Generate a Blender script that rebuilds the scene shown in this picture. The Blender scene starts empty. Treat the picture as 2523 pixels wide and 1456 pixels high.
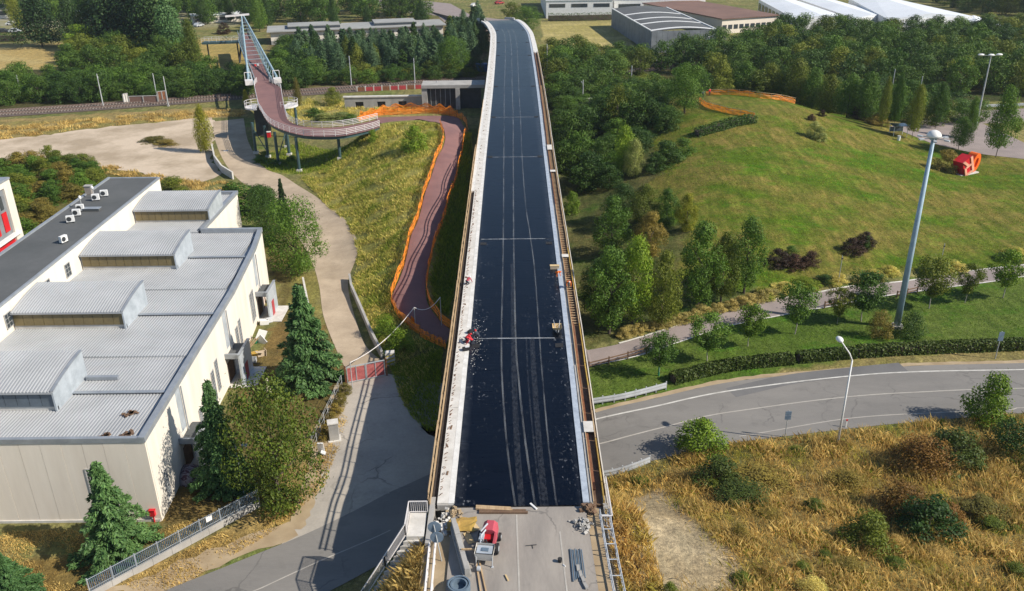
import bpy, bmesh, math, random
import numpy as np
from mathutils import Vector, Matrix, Quaternion
R = math.radians
rng = np.random.default_rng(7)
random.seed(7)
sc = bpy.context.scene
col = sc.collection

# ------------------------------------------------------------------ camera, sky, sun, exposure
FOC, PITCH, ROLL, CAMZ = 2130.0, R(24.7), 0.0115, 49.5      # focal length in pixels of a 2522 px wide picture
cF = np.array([0, math.cos(PITCH), -math.sin(PITCH)]); cR0 = np.array([1., 0, 0]); cU0 = np.array([0, math.sin(PITCH), math.cos(PITCH)])
cR = cR0*math.cos(ROLL) - cU0*math.sin(ROLL); cU = cU0*math.cos(ROLL) + cR0*math.sin(ROLL); cC = np.array([0, 0, CAMZ])
cam = bpy.data.cameras.new('camera'); camo = bpy.data.objects.new('camera', cam); col.objects.link(camo)
cam.sensor_width = 36; cam.lens = FOC/2522*36; cam.clip_start = 0.5; cam.clip_end = 6000
m = Matrix.Identity(4)
for i in range(3):
    m[i][0] = cR[i]; m[i][1] = cU[i]; m[i][2] = -cF[i]; m[i][3] = cC[i]
camo.matrix_world = m
sc.camera = camo
sc.view_settings.view_transform = 'Standard'; sc.view_settings.look = 'None'
sc.view_settings.exposure = 0.40; sc.view_settings.gamma = 1.0; sc.view_settings.use_curve_mapping = False
SUN_EL = R(38); SX, SY = 0.958, -0.287
w = bpy.data.worlds.new('World'); sc.world = w; w.use_nodes = True
nt = w.node_tree; bg = nt.nodes['Background']
sky = nt.nodes.new('ShaderNodeTexSky'); sky.sky_type = 'NISHITA'; sky.sun_disc = False
sky.sun_elevation = SUN_EL; sky.sun_rotation = math.atan2(SX, SY); sky.air_density = 1.0; sky.dust_density = 0.25; sky.ozone_density = 2.5
nt.links.new(sky.outputs[0], bg.inputs[0]); bg.inputs[1].default_value = 0.095
sl = bpy.data.lights.new('sun', 'SUN'); sl.energy = 4.7; sl.angle = R(0.53); sl.color = (1.0, 0.93, 0.82)
so = bpy.data.objects.new('sun', sl); col.objects.link(so)
so.rotation_euler = Vector((SX*math.cos(SUN_EL), SY*math.cos(SUN_EL), math.sin(SUN_EL))).to_track_quat('Z', 'Y').to_euler()
so.location = (60, -20, 80)
sc.cycles.max_bounces = 5; sc.cycles.diffuse_bounces = 2; sc.cycles.glossy_bounces = 2
sc.cycles.transmission_bounces = 3; sc.cycles.transparent_max_bounces = 6
sc.cycles.caustics_reflective = False; sc.cycles.caustics_refractive = False

# ------------------------------------------------------------------ terrain heights
def ray(u, v):
    d = cF*FOC + cR*(u-1261) - cU*(v-728); return d/np.linalg.norm(d)
def GZ(u, v, z=0.0):                 # the point at height z seen at a spot of the photograph
    d = ray(u, v); return cC + d*((z-CAMZ)/d[2])
def rel(pts, z):
    return [(*GZ(u, v, z)[:2], z) for u, v in pts]
CP = [(8,72,0),(25,77,0),(45,81,0),(60,82,0),(85,80,0),(-8,63,0),(-20,50,0),(-30,45,0),(-14,66,0),(8,82,0),
 (-25,70,0),(-22,90,0),(-25,100,0),(-35,130,0),(-45,150,0),(-50,170,0),(-52,187,0),(-70,170,0),(-90,180,0),(-110,200,0),
 (-110,150,0),(-80,140,0),(-60,130,0),(-60,60,0),(-60,90,0),(-45,60,0),(-140,60,0),(-140,120,0),(-17,80,0),(-28,112,0),(-25,122,0),(-26,132,0),
 (-131,222,.6),(-74,241,.6),(-30,256,.6),(17,269,.6),(60,285,.6),(110,300,.6),
 (-130,262,0),(-80,275,0),(-40,300,0),(0,300,0),(60,310,0),(130,335,0),(-200,330,0),(-90,330,0),(0,380,0),(200,380,0),(-200,200,0),(200,200,0),(200,100,0),(-200,60,0),(0,450,0),
 (-100,205,.3),(-60,225,.3),(-40,238,.2),(-15,240,0),(-8,225,0),(8,235,0),(8,210,0),(10,180,0),(10,150,0),(9,120,0),(9,100,0),(-3,100,0),(-3,140,0),(-3,180,0),(-3,210,0),(14,90,0),
 # left embankment with the red path
 (-8.7,93.1,1.0),(-12.7,100.5,1.3),(-14.4,109.6,2.1),(-13.1,121.7,3.6),(-11.6,136.9,5.0),(-10.6,154.7,6.2),(-10.6,169.5,6.9),(-14.1,180,7.0),(-21.9,181.4,7.0),(-27.5,178.9,6.9),
 (-16.3,109.6,2.0),(-15.6,121.7,3.5),(-14.6,136.9,4.9),(-17,150,5.8),(-20,165,6.4),(-24,172,6.2),(-20,140,4.0),(-19.5,128,2.4),(-23,150,4.2),(-27,160,3.2),(-29,168,4.0),
 (-22,119,.3),(-21,112,.2),(-29,147,1.0),(-35,160,.6),(-31,176,5.0),(-35,181,1.5),(-37,172,.4),(-19,105,.2),(-17,97,.1),(-13,93,.2),(-8,110,.7),(-7.5,125,1.6),(-6.5,140,2.6),(-6,160,3.4),(-6,175,3.6),
 (-10,190,3.5),(-22,192,3.0),(-32,192,1.2),(-20,203,.6),(-42,200,.3),(-14,200,1.0),
 # approach embankment and dry field
 (0,53,6.5),(-5,53,6.5),(6,53,6.5),(0,45,6.5),(-5,45,6.5),(6.5,45,6.5),(0,30,6.5),(-6,30,6.5),(8,30,6.5),(0,10,6.5),(-5,58,5.6),(5,58,5.6),(0,63,.2),(-6,62.5,.1),(6.5,64,.1),
 (9,58,3.8),(9,64,.3),(11,54,5.2),(20,54,3.9),(35,54,2.6),(52,54,2.4),(18,62,1.7),(33,68,.8),(50,72,.5),(12,45,6.0),(25,40,5.2),(45,40,4),(75,55,2.6),(75,70,1.0),(40,20,4.5),(90,40,3),
 (-7,49,6.0),(-7.6,46,5.6),(-9,49.5,4.4),(-10.5,46,3.4),(-12.5,49,.9),(-10.5,53,.4),(-13,45,1.5),(-17,40,.6),(-10,36,4),(-9,58,.2),(-7.5,54.5,2.0)]
# park hill on the other side
CP += rel([(1740,245),(1860,236)],8.4) + rel([(1960,262)],7.6) + rel([(2060,300)],5.6) + rel([(2160,345)],3.2) + rel([(2280,385)],1.4) + rel([(2450,395),(2370,425),(2522,390)],.5)
CP += rel([(1700,300)],7.2) + rel([(1800,300),(1900,300)],7.8) + rel([(1620,330)],5.0) + rel([(1680,400)],5.6) + rel([(1800,420)],6.4) + rel([(1950,420)],5.6) + rel([(2120,460)],3.4) + rel([(2300,520)],1.3) + rel([(2500,560)],.6)
CP += rel([(1540,450)],2.5) + rel([(1600,560)],2.6) + rel([(1720,560)],3.6) + rel([(1900,560)],3.6) + rel([(2080,600)],2.2) + rel([(1500,680)],.8) + rel([(1700,690)],1.4) + rel([(1850,690)],1.2) + rel([(2050,680)],.9) + rel([(2250,640)],.7)
CP += rel([(1440,870),(1600,820),(1800,755),(2000,715),(2200,680),(2522,655)],.25) + rel([(1460,980),(1650,920),(1900,890),(2200,865),(2522,850)],.1) + rel([(1420,430),(1430,560),(1400,350)],.4)
for (x, y) in [(40,226),(58,226),(75,222),(90,212),(105,200),(25,222)]: CP.append((x, y, .5))
for (x, y) in [(34,205),(48,209),(60,208)]: CP.append((x, y, 6.2))
for (x, y) in [(74,203),(84,192)]: CP.append((x, y, 2.4))
CP = np.array(CP, float)
_c2 = 2.5**2
def _phi(d2): return np.sqrt(d2 + _c2)
_A = _phi(((CP[:, None, :2]-CP[None, :, :2])**2).sum(2)); _n = len(CP)
_M = np.zeros((_n+1, _n+1)); _M[:_n, :_n] = _A - np.eye(_n)*0.15; _M[_n, :_n] = 1; _M[:_n, _n] = 1
_W = np.linalg.solve(_M, np.concatenate([CP[:, 2], [0]]))
def _axis(lo, hi, step, far_lo, far_hi):
    a = list(np.arange(lo, hi+1e-6, step)); s = step; x = hi
    while x < far_hi: s *= 1.35; x += s; a.append(min(x, far_hi))
    s = step; x = lo; b = []
    while x > far_lo: s *= 1.35; x -= s; b.append(max(x, far_lo))
    return np.array(b[::-1] + a)
TX = _axis(-140, 130, 1.0, -2500, 2500); TY = _axis(18, 330, 1.0, -300, 4500)
def _height(px, py):
    out = np.zeros(len(px))
    for i in range(0, len(px), 20000):
        d2 = (px[i:i+20000, None]-CP[None, :, 0])**2 + (py[i:i+20000, None]-CP[None, :, 1])**2
        out[i:i+20000] = _phi(d2) @ _W[:_n] + _W[_n]
    fx = np.clip((np.abs(px+5)-150)/60, 0, 1); fy = np.clip((py-320)/50, 0, 1); fn = np.clip((20-py)/40, 0, 1)
    out *= (1-fx)*(1-fy)*(1-0*fn)
    fl = (px < -30) & (py < 130) | (py > 335)
    out[fl] *= 0.0 if True else 1
    out = np.clip(out, -0.3, 10)
    k = (np.abs(px-.3) < 8.0) & (py < 54.5); out[k] = np.minimum(out[k], 6.42)
    k = (np.abs(px-.3) < 7.5) & (py > 54.5) & (py < 300); out[k] = np.minimum(out[k], np.clip(7-(py[k]-54.5)*1.1, 0.2, 4.6)); return out
_gx, _gy = np.meshgrid(TX, TY)
_gz = _height(_gx.ravel(), _gy.ravel()).reshape(_gx.shape)
_rough = np.zeros_like(_gz)
def T(x, y):                          # terrain height, bilinear on the mesh grid
    x = np.atleast_1d(np.asarray(x, float)); y = np.atleast_1d(np.asarray(y, float))
    i = np.clip(np.searchsorted(TX, x)-1, 0, len(TX)-2); j = np.clip(np.searchsorted(TY, y)-1, 0, len(TY)-2)
    a = np.clip((x-TX[i])/(TX[i+1]-TX[i]), 0, 1); b = np.clip((y-TY[j])/(TY[j+1]-TY[j]), 0, 1)
    return (_gz[j, i]*(1-a)+_gz[j, i+1]*a)*(1-b) + (_gz[j+1, i]*(1-a)+_gz[j+1, i+1]*a)*b
def T1(x, y): return float(T(x, y)[0])
_ts = np.concatenate([np.arange(40, 330, .4), np.arange(330, 900, 2)])
def G(u, v):                          # the spot of the ground seen at (u, v)
    d = ray(u, v); p = cC[None] + d[None]*_ts[:, None]
    k = np.nonzero(p[:, 2] < T(p[:, 0], p[:, 1]))[0]
    if len(k) == 0: return GZ(u, v, 0)
    k = k[0]
    if k == 0: return p[0]
    a, b = _ts[k-1], _ts[k]
    for _ in range(12):
        mm = (a+b)/2; q = cC + d*mm
        if q[2] < T1(q[0], q[1]): b = mm
        else: a = mm
    q = cC + d*b; return np.array([q[0], q[1], T1(q[0], q[1])])
def depth(p): return float((np.asarray(p)-cC) @ cF)
def top_height(p, vt):                # how tall a thing at p is if its top shows at row vt
    q = np.asarray(p)-cC; k = (728-vt)/FOC
    return float((k*(q @ cF) - q @ cU)/(cU[2]-k*cF[2]))

# ------------------------------------------------------------------ mesh helpers
def np_mesh(name, V, Fc, smooth=False, uv=None):
    V = np.asarray(V, np.float32).reshape(-1, 3); Fc = np.asarray(Fc, np.int32); k = Fc.shape[1]
    me = bpy.data.meshes.new(name); me.vertices.add(len(V)); me.vertices.foreach_set('co', V.ravel())
    me.loops.add(Fc.size); me.loops.foreach_set('vertex_index', Fc.ravel())
    me.polygons.add(len(Fc)); me.polygons.foreach_set('loop_start', np.arange(0, Fc.size, k, dtype=np.int32))
    me.polygons.foreach_set('use_smooth', np.full(len(Fc), bool(smooth)))
    if uv is not None:
        l = me.uv_layers.new(name='UVMap'); l.data.foreach_set('uv', np.asarray(uv, np.float32)[Fc.ravel()].ravel())
    me.update(calc_edges=True); me.validate(); return me
def tag(o, label=None, cat=None, group=None, kind=None):
    if label: o['label'] = label
    if cat: o['category'] = cat
    if group: o['group'] = group
    if kind: o['kind'] = kind
    return o
def link(name, me, mat=None, parent=None, loc=None):
    o = bpy.data.objects.new(name, me); col.objects.link(o)
    if mat is not None and len(me.materials) == 0:
        for mm in (mat if isinstance(mat, (list, tuple)) else [mat]): me.materials.append(mm)
    if parent is not None: o.parent = parent
    if loc is not None: o.location = [float(c) for c in loc]
    return o
def thing(name, label, cat, loc=(0, 0, 0), group=None, rz=0):
    o = bpy.data.objects.new(name, None); o.empty_display_size = .3; col.objects.link(o)
    o.location = [float(c) for c in loc]; o.rotation_euler[2] = rz
    return tag(o, label, cat, group)
class MB:
    def __init__(s): s.v = []; s.f = []; s.mi = []; s.cur = 0
    def add(s, vs, fs):
        b = len(s.v); s.v += [tuple(float(c) for c in p) for p in vs]; s.f += [tuple(b+i for i in f) for f in fs]; s.mi += [s.cur]*len(fs); return s
    def box(s, c, d, rz=0, M=None):
        hx, hy, hz = d[0]/2, d[1]/2, d[2]/2; vs = []
        ca, sa = math.cos(rz), math.sin(rz)
        for z in (-hz, hz):
            for x, y in ((-hx, -hy), (hx, -hy), (hx, hy), (-hx, hy)):
                q = Vector((x*ca-y*sa, x*sa+y*ca, z)) if M is None else M @ Vector((x, y, z))
                vs.append((q[0]+c[0], q[1]+c[1], q[2]+c[2]))
        return s.add(vs, [(3, 2, 1, 0), (4, 5, 6, 7), (0, 1, 5, 4), (1, 2, 6, 5), (2, 3, 7, 6), (3, 0, 4, 7)])
    def b2(s, a, b): return s.box(((a[0]+b[0])/2, (a[1]+b[1])/2, (a[2]+b[2])/2), (abs(b[0]-a[0]), abs(b[1]-a[1]), abs(b[2]-a[2])))
    def beam(s, p, q, wd, ht):        # box from p to q, its width level
        p = Vector(p); q = Vector(q); d = q-p; L = d.length
        if L < 1e-6: return s
        d.normalize(); sd = Vector((-d.y, d.x, 0))
        if sd.length < 1e-4: sd = Vector((1, 0, 0))
        sd.normalize(); up = d.cross(sd); up = -up if up.z < 0 else up
        vs = [e+sd*(a*wd/2)+up*(b*ht/2) for e in (p, q) for a, b in ((-1, -1), (1, -1), (1, 1), (-1, 1))]
        return s.add(vs, [(0, 1, 2, 3), (7, 6, 5, 4), (0, 4, 5, 1), (1, 5, 6, 2), (2, 6, 7, 3), (3, 7, 4, 0)])
    def cyl(s, p, q, r, r2=None, n=8, cap=True):
        p = Vector(p); q = Vector(q); r2 = r if r2 is None else r2; d = (q-p)
        if d.length < 1e-6: return s
        d.normalize(); a = d.orthogonal().normalized(); b = d.cross(a)
        vs = [e+a*(rr*math.cos(2*math.pi*i/n))+b*(rr*math.sin(2*math.pi*i/n)) for e, rr in ((p, r), (q, r2)) for i in range(n)]
        fs = [(i, (i+1) % n, n+(i+1) % n, n+i) for i in range(n)]
        if cap: fs += [tuple(range(n-1, -1, -1)), tuple(range(n, 2*n))]
        return s.add(vs, fs)
    def tube(s, pts, r, n=6):
        for a, b in zip(pts[:-1], pts[1:]): s.cyl(a, b, r, n=n)
        return s
    def prism(s, poly, z0, z1):
        n = len(poly); A = sum(poly[i][0]*poly[(i+1) % n][1]-poly[(i+1) % n][0]*poly[i][1] for i in range(n))
        if A < 0: poly = poly[::-1]
        vs = [(x, y, z0) for x, y in poly]+[(x, y, z1) for x, y in poly]
        return s.add(vs, [tuple(range(n-1, -1, -1)), tuple(range(n, 2*n))]+[(i, (i+1) % n, n+(i+1) % n, n+i) for i in range(n)])
    def quad(s, a, b, c, d): return s.add([a, b, c, d], [(0, 1, 2, 3)])
    def dome(s, c, r, rz, n=12, k=4, lower=False):
        vs = []; fs = []
        for j in range(k+1):
            a = (math.pi/2)*j/k
            for i in range(n): vs.append((c[0]+r*math.cos(a)*math.cos(2*math.pi*i/n), c[1]+r*math.cos(a)*math.sin(2*math.pi*i/n), c[2]+rz*math.sin(a)))
        for j in range(k):
            for i in range(n): fs.append((j*n+i, j*n+(i+1) % n, (j+1)*n+(i+1) % n, (j+1)*n+i))
        fs.append(tuple(range(n-1, -1, -1))); return s.add(vs, fs)
    def ball(s, c, r, n=10, k=6):
        r = (r, r, r) if not isinstance(r, (tuple, list)) else r; vs = [(c[0], c[1], c[2]-r[2])]; fs = []
        for j in range(1, k):
            a = -math.pi/2+math.pi*j/k
            for i in range(n): vs.append((c[0]+r[0]*math.cos(a)*math.cos(2*math.pi*i/n), c[1]+r[1]*math.cos(a)*math.sin(2*math.pi*i/n), c[2]+r[2]*math.sin(a)))
        vs.append((c[0], c[1], c[2]+r[2]))
        for i in range(n): fs.append((0, 1+(i+1) % n, 1+i)); fs.append((len(vs)-1, 1+(k-2)*n+i, 1+(k-2)*n+(i+1) % n))
        for j in range(k-2):
            for i in range(n): fs.append((1+j*n+i, 1+j*n+(i+1) % n, 1+(j+1)*n+(i+1) % n, 1+(j+1)*n+i))
        return s.add(vs, fs)
    def mesh(s, name, off=(0, 0, 0), smooth=False):
        me = bpy.data.meshes.new(name); me.from_pydata([(a-off[0], b-off[1], c-off[2]) for a, b, c in s.v], [], s.f)
        if any(s.mi): me.polygons.foreach_set('material_index', s.mi)
        if smooth: me.polygons.foreach_set('use_smooth', [True]*len(s.f))
        me.update(); return me
    def build(s, name, mat, parent=None, world=True, smooth=False):
        off = parent.location if (parent is not None and world) else (0, 0, 0)
        return link(name, s.mesh(name, off, smooth), mat, parent)
def copy_tree(o, parent=None):
    c = o.copy(); col.objects.link(c)
    if parent is not None: c.parent = parent
    for ch in list(o.children): copy_tree(ch, c)
    return c
def smooth_line(P, n):
    P = [np.asarray(p, float) for p in P]
    if len(P) == 2: return [P[0]+(P[1]-P[0])*t for t in np.linspace(0, 1, n)]
    Q = [2*P[0]-P[1]]+P+[2*P[-1]-P[-2]]; out = []; fine = []
    for i in range(1, len(Q)-2):
        for t in np.linspace(0, 1, 24, endpoint=False):
            a, b, c, d = Q[i-1], Q[i], Q[i+1], Q[i+2]
            fine.append(.5*((2*b)+(c-a)*t+(2*a-5*b+4*c-d)*t*t+(3*b-a-3*c+d)*t**3))
    fine.append(P[-1]); fine = np.array(fine)
    s = np.concatenate([[0], np.cumsum(np.linalg.norm(np.diff(fine[:, :2], axis=0), axis=1))]); q = np.linspace(0, s[-1], n)
    return [np.array([np.interp(t, s, fine[:, k]) for k in range(fine.shape[1])]) for t in q]
def strip(name, L, Rr, mat, dz=.03, n=60, mm=5, parent=None, zfun=None, label=None, cat=None, kind=None):
    L = smooth_line(L, n); Rr = smooth_line(Rr, n); V = []; UV = []; s = 0
    for i in range(n):
        if i: s += float(np.linalg.norm((L[i]+Rr[i]-L[i-1]-Rr[i-1])[:2]))/2
        wd = float(np.linalg.norm((Rr[i]-L[i])[:2]))
        for j in range(mm+1):
            p = L[i]+(Rr[i]-L[i])*j/mm
            z = (zfun(p[0], p[1]) if zfun else T1(p[0], p[1]))+dz
            V.append((p[0], p[1], z)); UV.append((wd*j/mm, s))
    Fc = [(i*(mm+1)+j, i*(mm+1)+j+1, (i+1)*(mm+1)+j+1, (i+1)*(mm+1)+j) for i in range(n-1) for j in range(mm)]
    a = np.array(V)[list(Fc[0])]
    if np.cross(a[1]-a[0], a[2]-a[0])[2] < 0: Fc = [f[::-1] for f in Fc]
    off = np.array(parent.location) if parent is not None else np.zeros(3)
    o = link(name, np_mesh(name, np.array(V)-off, Fc, smooth=True, uv=UV), mat, parent)
    return tag(o, label, cat, None, kind)
def drape(name, poly, mat, dz=.03, step=2.0, kind='structure', label=None, cat=None, rag=0.):
    if rag:
        q = []
        for a, b in zip(poly, poly[1:]+poly[:1]):
            n = max(1, int(math.hypot(b[0]-a[0], b[1]-a[1])/1.6))
            for i in range(n): q.append((a[0]+(b[0]-a[0])*i/n+rag*(random.random()-.5), a[1]+(b[1]-a[1])*i/n+rag*(random.random()-.5)))
        poly = q
    bm = bmesh.new(); bm.faces.new([bm.verts.new((p[0], p[1], 0)) for p in poly])
    bmesh.ops.triangulate(bm, faces=bm.faces[:])
    for ax in (0, 1):
        lo = min(p[ax] for p in poly); hi = max(p[ax] for p in poly); k = math.ceil(lo/step)*step
        while k < hi:
            nrm = (1, 0, 0) if ax == 0 else (0, 1, 0)
            bmesh.ops.bisect_plane(bm, geom=bm.verts[:]+bm.edges[:]+bm.faces[:], plane_co=[c*k for c in nrm], plane_no=nrm); k += step
    z = T([v_.co.x for v_ in bm.verts], [v_.co.y for v_ in bm.verts])
    for v_, zz in zip(bm.verts, z): v_.co.z = float(zz)+dz
    bmesh.ops.recalc_face_normals(bm, faces=bm.faces[:])
    me = bpy.data.meshes.new(name); bm.to_mesh(me); bm.free()
    if len(me.polygons) and me.polygons[0].normal.z < 0: me.flip_normals()
    o = link(name, me, mat); return tag(o, label, cat, None, kind)
def GP(pts): return [G(u, v) for u, v in pts]
def XY(pts): return [tuple(G(u, v)[:2]) for u, v in pts]

# ------------------------------------------------------------------ materials
def _nodes(name):
    m_ = bpy.data.materials.new(name); m_.use_nodes = True; t = m_.node_tree
    return m_, t, t.nodes['Principled BSDF'], t.nodes['Material Output']
def _mix(t, a, b, f, mode='MIX'):
    n = t.nodes.new('ShaderNodeMix'); n.data_type = 'RGBA'; n.blend_type = mode
    for s_, v_ in ((n.inputs[0], f), (n.inputs[6], a), (n.inputs[7], b)):
        if hasattr(v_, 'links'): t.links.new(v_, s_)
        elif isinstance(v_, (int, float)): s_.default_value = v_
        else: s_.default_value = (*v_[:3], 1)
    return n.outputs[2]
def _noise(t, co, scale, det=4, rough=.6):
    n = t.nodes.new('ShaderNodeTexNoise'); n.inputs['Scale'].default_value = scale; n.inputs['Detail'].default_value = det; n.inputs['Roughness'].default_value = rough
    if co is not None: t.links.new(co, n.inputs['Vector'])
    return n.outputs[0]
def _ramp(t, f, lo, hi):
    n = t.nodes.new('ShaderNodeMapRange'); n.inputs[1].default_value = lo; n.inputs[2].default_value = hi
    t.links.new(f, n.inputs[0]); return n.outputs[0]
def _math(t, op, a, b=None):
    n = t.nodes.new('ShaderNodeMath'); n.operation = op
    for s_, v_ in ((n.inputs[0], a), (n.inputs[1], b)):
        if v_ is None: continue
        if hasattr(v_, 'links'): t.links.new(v_, s_)
        else: s_.default_value = v_
    return n.outputs[0]
def _pos(t, scale=None):
    g = t.nodes.new('ShaderNodeNewGeometry'); o = g.outputs['Position']
    if scale is not None:
        n = t.nodes.new('ShaderNodeVectorMath'); n.operation = 'MULTIPLY'; n.inputs[1].default_value = scale; t.links.new(o, n.inputs[0]); o = n.outputs[0]
    return o
def mat(name, c, rough=.8, c2=None, sc_=.6, fine=8.0, var=.18, bump=0., metal=0., stretch=None, spec=.35, lo=.35, hi=.68):
    m_, t, b, o = _nodes(name); p = _pos(t, stretch)
    c2 = c2 or tuple(x*(1-var*1.6) for x in c)
    k = _mix(t, c, c2, _ramp(t, _noise(t, p, sc_, 5), lo, hi))
    fn = _noise(t, p, fine, 3)
    k = _mix(t, k, (1, 1, 1), 0.0) if var == 0 else _mix(t, k, _mix(t, (1-var,)*3, (1+var,)*3, fn), 1.0, 'MULTIPLY')
    t.links.new(k, b.inputs['Base Color']); b.inputs['Roughness'].default_value = rough; b.inputs['Metallic'].default_value = metal
    b.inputs['Specular IOR Level'].default_value = spec
    if bump:
        n = t.nodes.new('ShaderNodeBump'); n.inputs['Strength'].default_value = .6; n.inputs['Distance'].default_value = bump; t.links.new(fn, n.inputs['Height']); t.links.new(n.outputs[0], b.inputs['Normal'])
    return m_
def leaf(name, c1, c2, trans=.2, objvar=.35, rough=.55):
    m_, t, b, o = _nodes(name); g = t.nodes.new('ShaderNodeNewGeometry'); oi = t.nodes.new('ShaderNodeObjectInfo')
    k = _mix(t, c1, c2, g.outputs['Random Per Island'])
    tc = t.nodes.new('ShaderNodeTexCoord'); cl = _ramp(t, _noise(t, tc.outputs['Object'], 3.0, 2), .3, .7)
    k = _mix(t, k, _mix(t, (.72, .72, .72), (1.25, 1.22, 1.1), cl), 1.0, 'MULTIPLY')
    k = _mix(t, k, _mix(t, (1-objvar, 1-objvar*.8, 1-objvar), (1+objvar, 1+objvar*.7, 1+objvar*.3), oi.outputs['Random']), 1.0, 'MULTIPLY')
    k = _mix(t, k, (.84, 1.04, .60), 1.0, 'MULTIPLY')
    t.links.new(k, b.inputs['Base Color']); b.inputs['Roughness'].default_value = rough; b.inputs['Specular IOR Level'].default_value = .25
    tr = t.nodes.new('ShaderNodeBsdfTranslucent'); t.links.new(_mix(t, k, (1.1, 1.25, .5), 1.0, 'MULTIPLY'), tr.inputs[0])
    mx = t.nodes.new('ShaderNodeMixShader'); mx.inputs[0].default_value = trans
    t.links.new(b.outputs[0], mx.inputs[1]); t.links.new(tr.outputs[0], mx.inputs[2]); t.links.new(mx.outputs[0], o.inputs[0])
    return m_
def grass(name, cols, trans=.4, s1=.10, s2=.7):
    m_, t, b, o = _nodes(name); g = t.nodes.new('ShaderNodeNewGeometry'); p = _pos(t)
    k = _mix(t, _mix(t, cols[0], cols[1], _ramp(t, _noise(t, p, s1, 4, .6), .40, .60)), cols[2], _ramp(t, _noise(t, _pos(t, (1.3, .8, 1)), s1*2.3, 4, .65), .50, .66))
    k = _mix(t, k, _mix(t, (.7, .68, .62), (1.3, 1.3, 1.25), _ramp(t, _noise(t, p, s2, 3), .3, .7)), 1.0, 'MULTIPLY')
    k = _mix(t, k, (1.56, 1.48, 1.18), 1.0, 'MULTIPLY')
    k = _mix(t, k, _mix(t, (.6, .6, .6), (1.4, 1.4, 1.4), g.outputs['Random Per Island']), 1.0, 'MULTIPLY')
    t.links.new(k, b.inputs['Base Color']); b.inputs['Roughness'].default_value = .8; b.inputs['Specular IOR Level'].default_value = .15
    tr = t.nodes.new('ShaderNodeBsdfTranslucent'); t.links.new(k, tr.inputs[0]); mx = t.nodes.new('ShaderNodeMixShader'); mx.inputs[0].default_value = trans
    t.links.new(b.outputs[0], mx.inputs[1]); t.links.new(tr.outputs[0], mx.inputs[2]); t.links.new(mx.outputs[0], o.inputs[0]); return m_
def add_cracks(m_, scale=.16, amt=.55):
    t = m_.node_tree; b = t.nodes['Principled BSDF']; src = b.inputs['Base Color'].links[0].from_socket; p = _pos(t)
    wv = t.nodes.new('ShaderNodeVectorMath'); wv.operation = 'ADD'; nz = t.nodes.new('ShaderNodeTexNoise'); nz.inputs['Scale'].default_value = .5; nz.inputs['Detail'].default_value = 5; t.links.new(p, nz.inputs['Vector'])
    sc2 = t.nodes.new('ShaderNodeVectorMath'); sc2.operation = 'SCALE'; sc2.inputs['Scale'].default_value = 2.2; t.links.new(nz.outputs['Color'], sc2.inputs[0]); t.links.new(p, wv.inputs[0]); t.links.new(sc2.outputs[0], wv.inputs[1])
    v = t.nodes.new('ShaderNodeTexVoronoi'); v.feature = 'DISTANCE_TO_EDGE'; v.inputs['Scale'].default_value = scale; t.links.new(wv.outputs[0], v.inputs['Vector'])
    line_ = _math(t, 'SUBTRACT', 1.0, _ramp(t, v.outputs['Distance'], .004, .016)); f = _math(t, 'MULTIPLY', line_, _math(t, 'MULTIPLY', _ramp(t, _noise(t, p, .12, 3), .48, .6), amt))
    st = _math(t, 'MULTIPLY', _ramp(t, _noise(t, p, .35, 5, .7), .56, .72), .35)
    k = _mix(t, _mix(t, src, (.09, .085, .08), f), (.10, .095, .09), st); t.links.new(k, b.inputs['Base Color'])
MT = {}
MT['concrete'] = mat('concrete', (.42, .40, .37), .85, (.30, .29, .27), .5, 6, .12, .01)
MT['pale_concrete'] = mat('pale_concrete', (.66, .63, .58), .85, (.50, .47, .42), .9, 9, .12, .008)
MT['white_kerb'] = mat('white_kerb', (.72, .70, .66), .8, (.56, .54, .50), 1.2, 9, .08)
MT['metal_strip'] = mat('metal_strip', (.42, .47, .53), .6, (.30, .34, .40), 1.5, 7, .12)
MT['dark_trench'] = mat('dark_trench', (.035, .03, .028), .9, (.07, .055, .045), 2.0, 12, .3)
MT['timber'] = mat('timber', (.50, .36, .21), .8, (.36, .24, .13), 1.3, 14, .25, stretch=(6, .6, 6))
MT['timber_yellow'] = mat('timber_yellow', (.50, .33, .07), .7, (.36, .22, .06), .5, 9, .25)
MT['timber_dark'] = mat('timber_dark', (.20, .125, .075), .85, (.12, .07, .045), 1.0, 10, .3)
MT['rust'] = mat('rust', (.25, .10, .045), .8, (.14, .06, .03), 2.0, 20, .3)
MT['asphalt'] = mat('asphalt', (.23, .215, .195), .9, (.175, .165, .152), .16, 5, .10, stretch=(.35, 1.2, 1))
MT['asphalt_dark'] = mat('asphalt_dark', (.165, .16, .155), .9, (.125, .122, .12), .2, 5, .1)
MT['asphalt_apron'] = mat('asphalt_apron', (.45, .40, .335), .9, (.32, .29, .25), .16, 4, .15)
MT['approach'] = mat('approach', (.33, .295, .255), .9, (.24, .215, .19), .35, 4, .12, stretch=(1.6, .35, 1))
for _k in ('asphalt', 'asphalt_apron', 'approach'): add_cracks(MT[_k])
MT['path_pink'] = mat('path_pink', (.30, .245, .225), .9, (.24, .20, .185), .3, 5, .1)
MT['red_path'] = mat('red_path', (.235, .125, .115), .88, (.185, .10, .095), .35, 6, .12)
MT['dirt_track'] = mat('dirt_track', (.48, .38, .27), .95, (.34, .265, .185), .25, 3, .14)
MT['sand_lot'] = mat('sand_lot', (.55, .445, .33), .95, (.37, .29, .20), .09, 1.2, .16, lo=.42, hi=.62)
MT['sand_verge'] = mat('sand_verge', (.42, .325, .205), .95, (.30, .22, .13), .5, 4, .2)
MT['white_line'] = mat('white_line', (.62, .60, .55), .8, (.42, .40, .36), 1.2, 6, .15)
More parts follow.
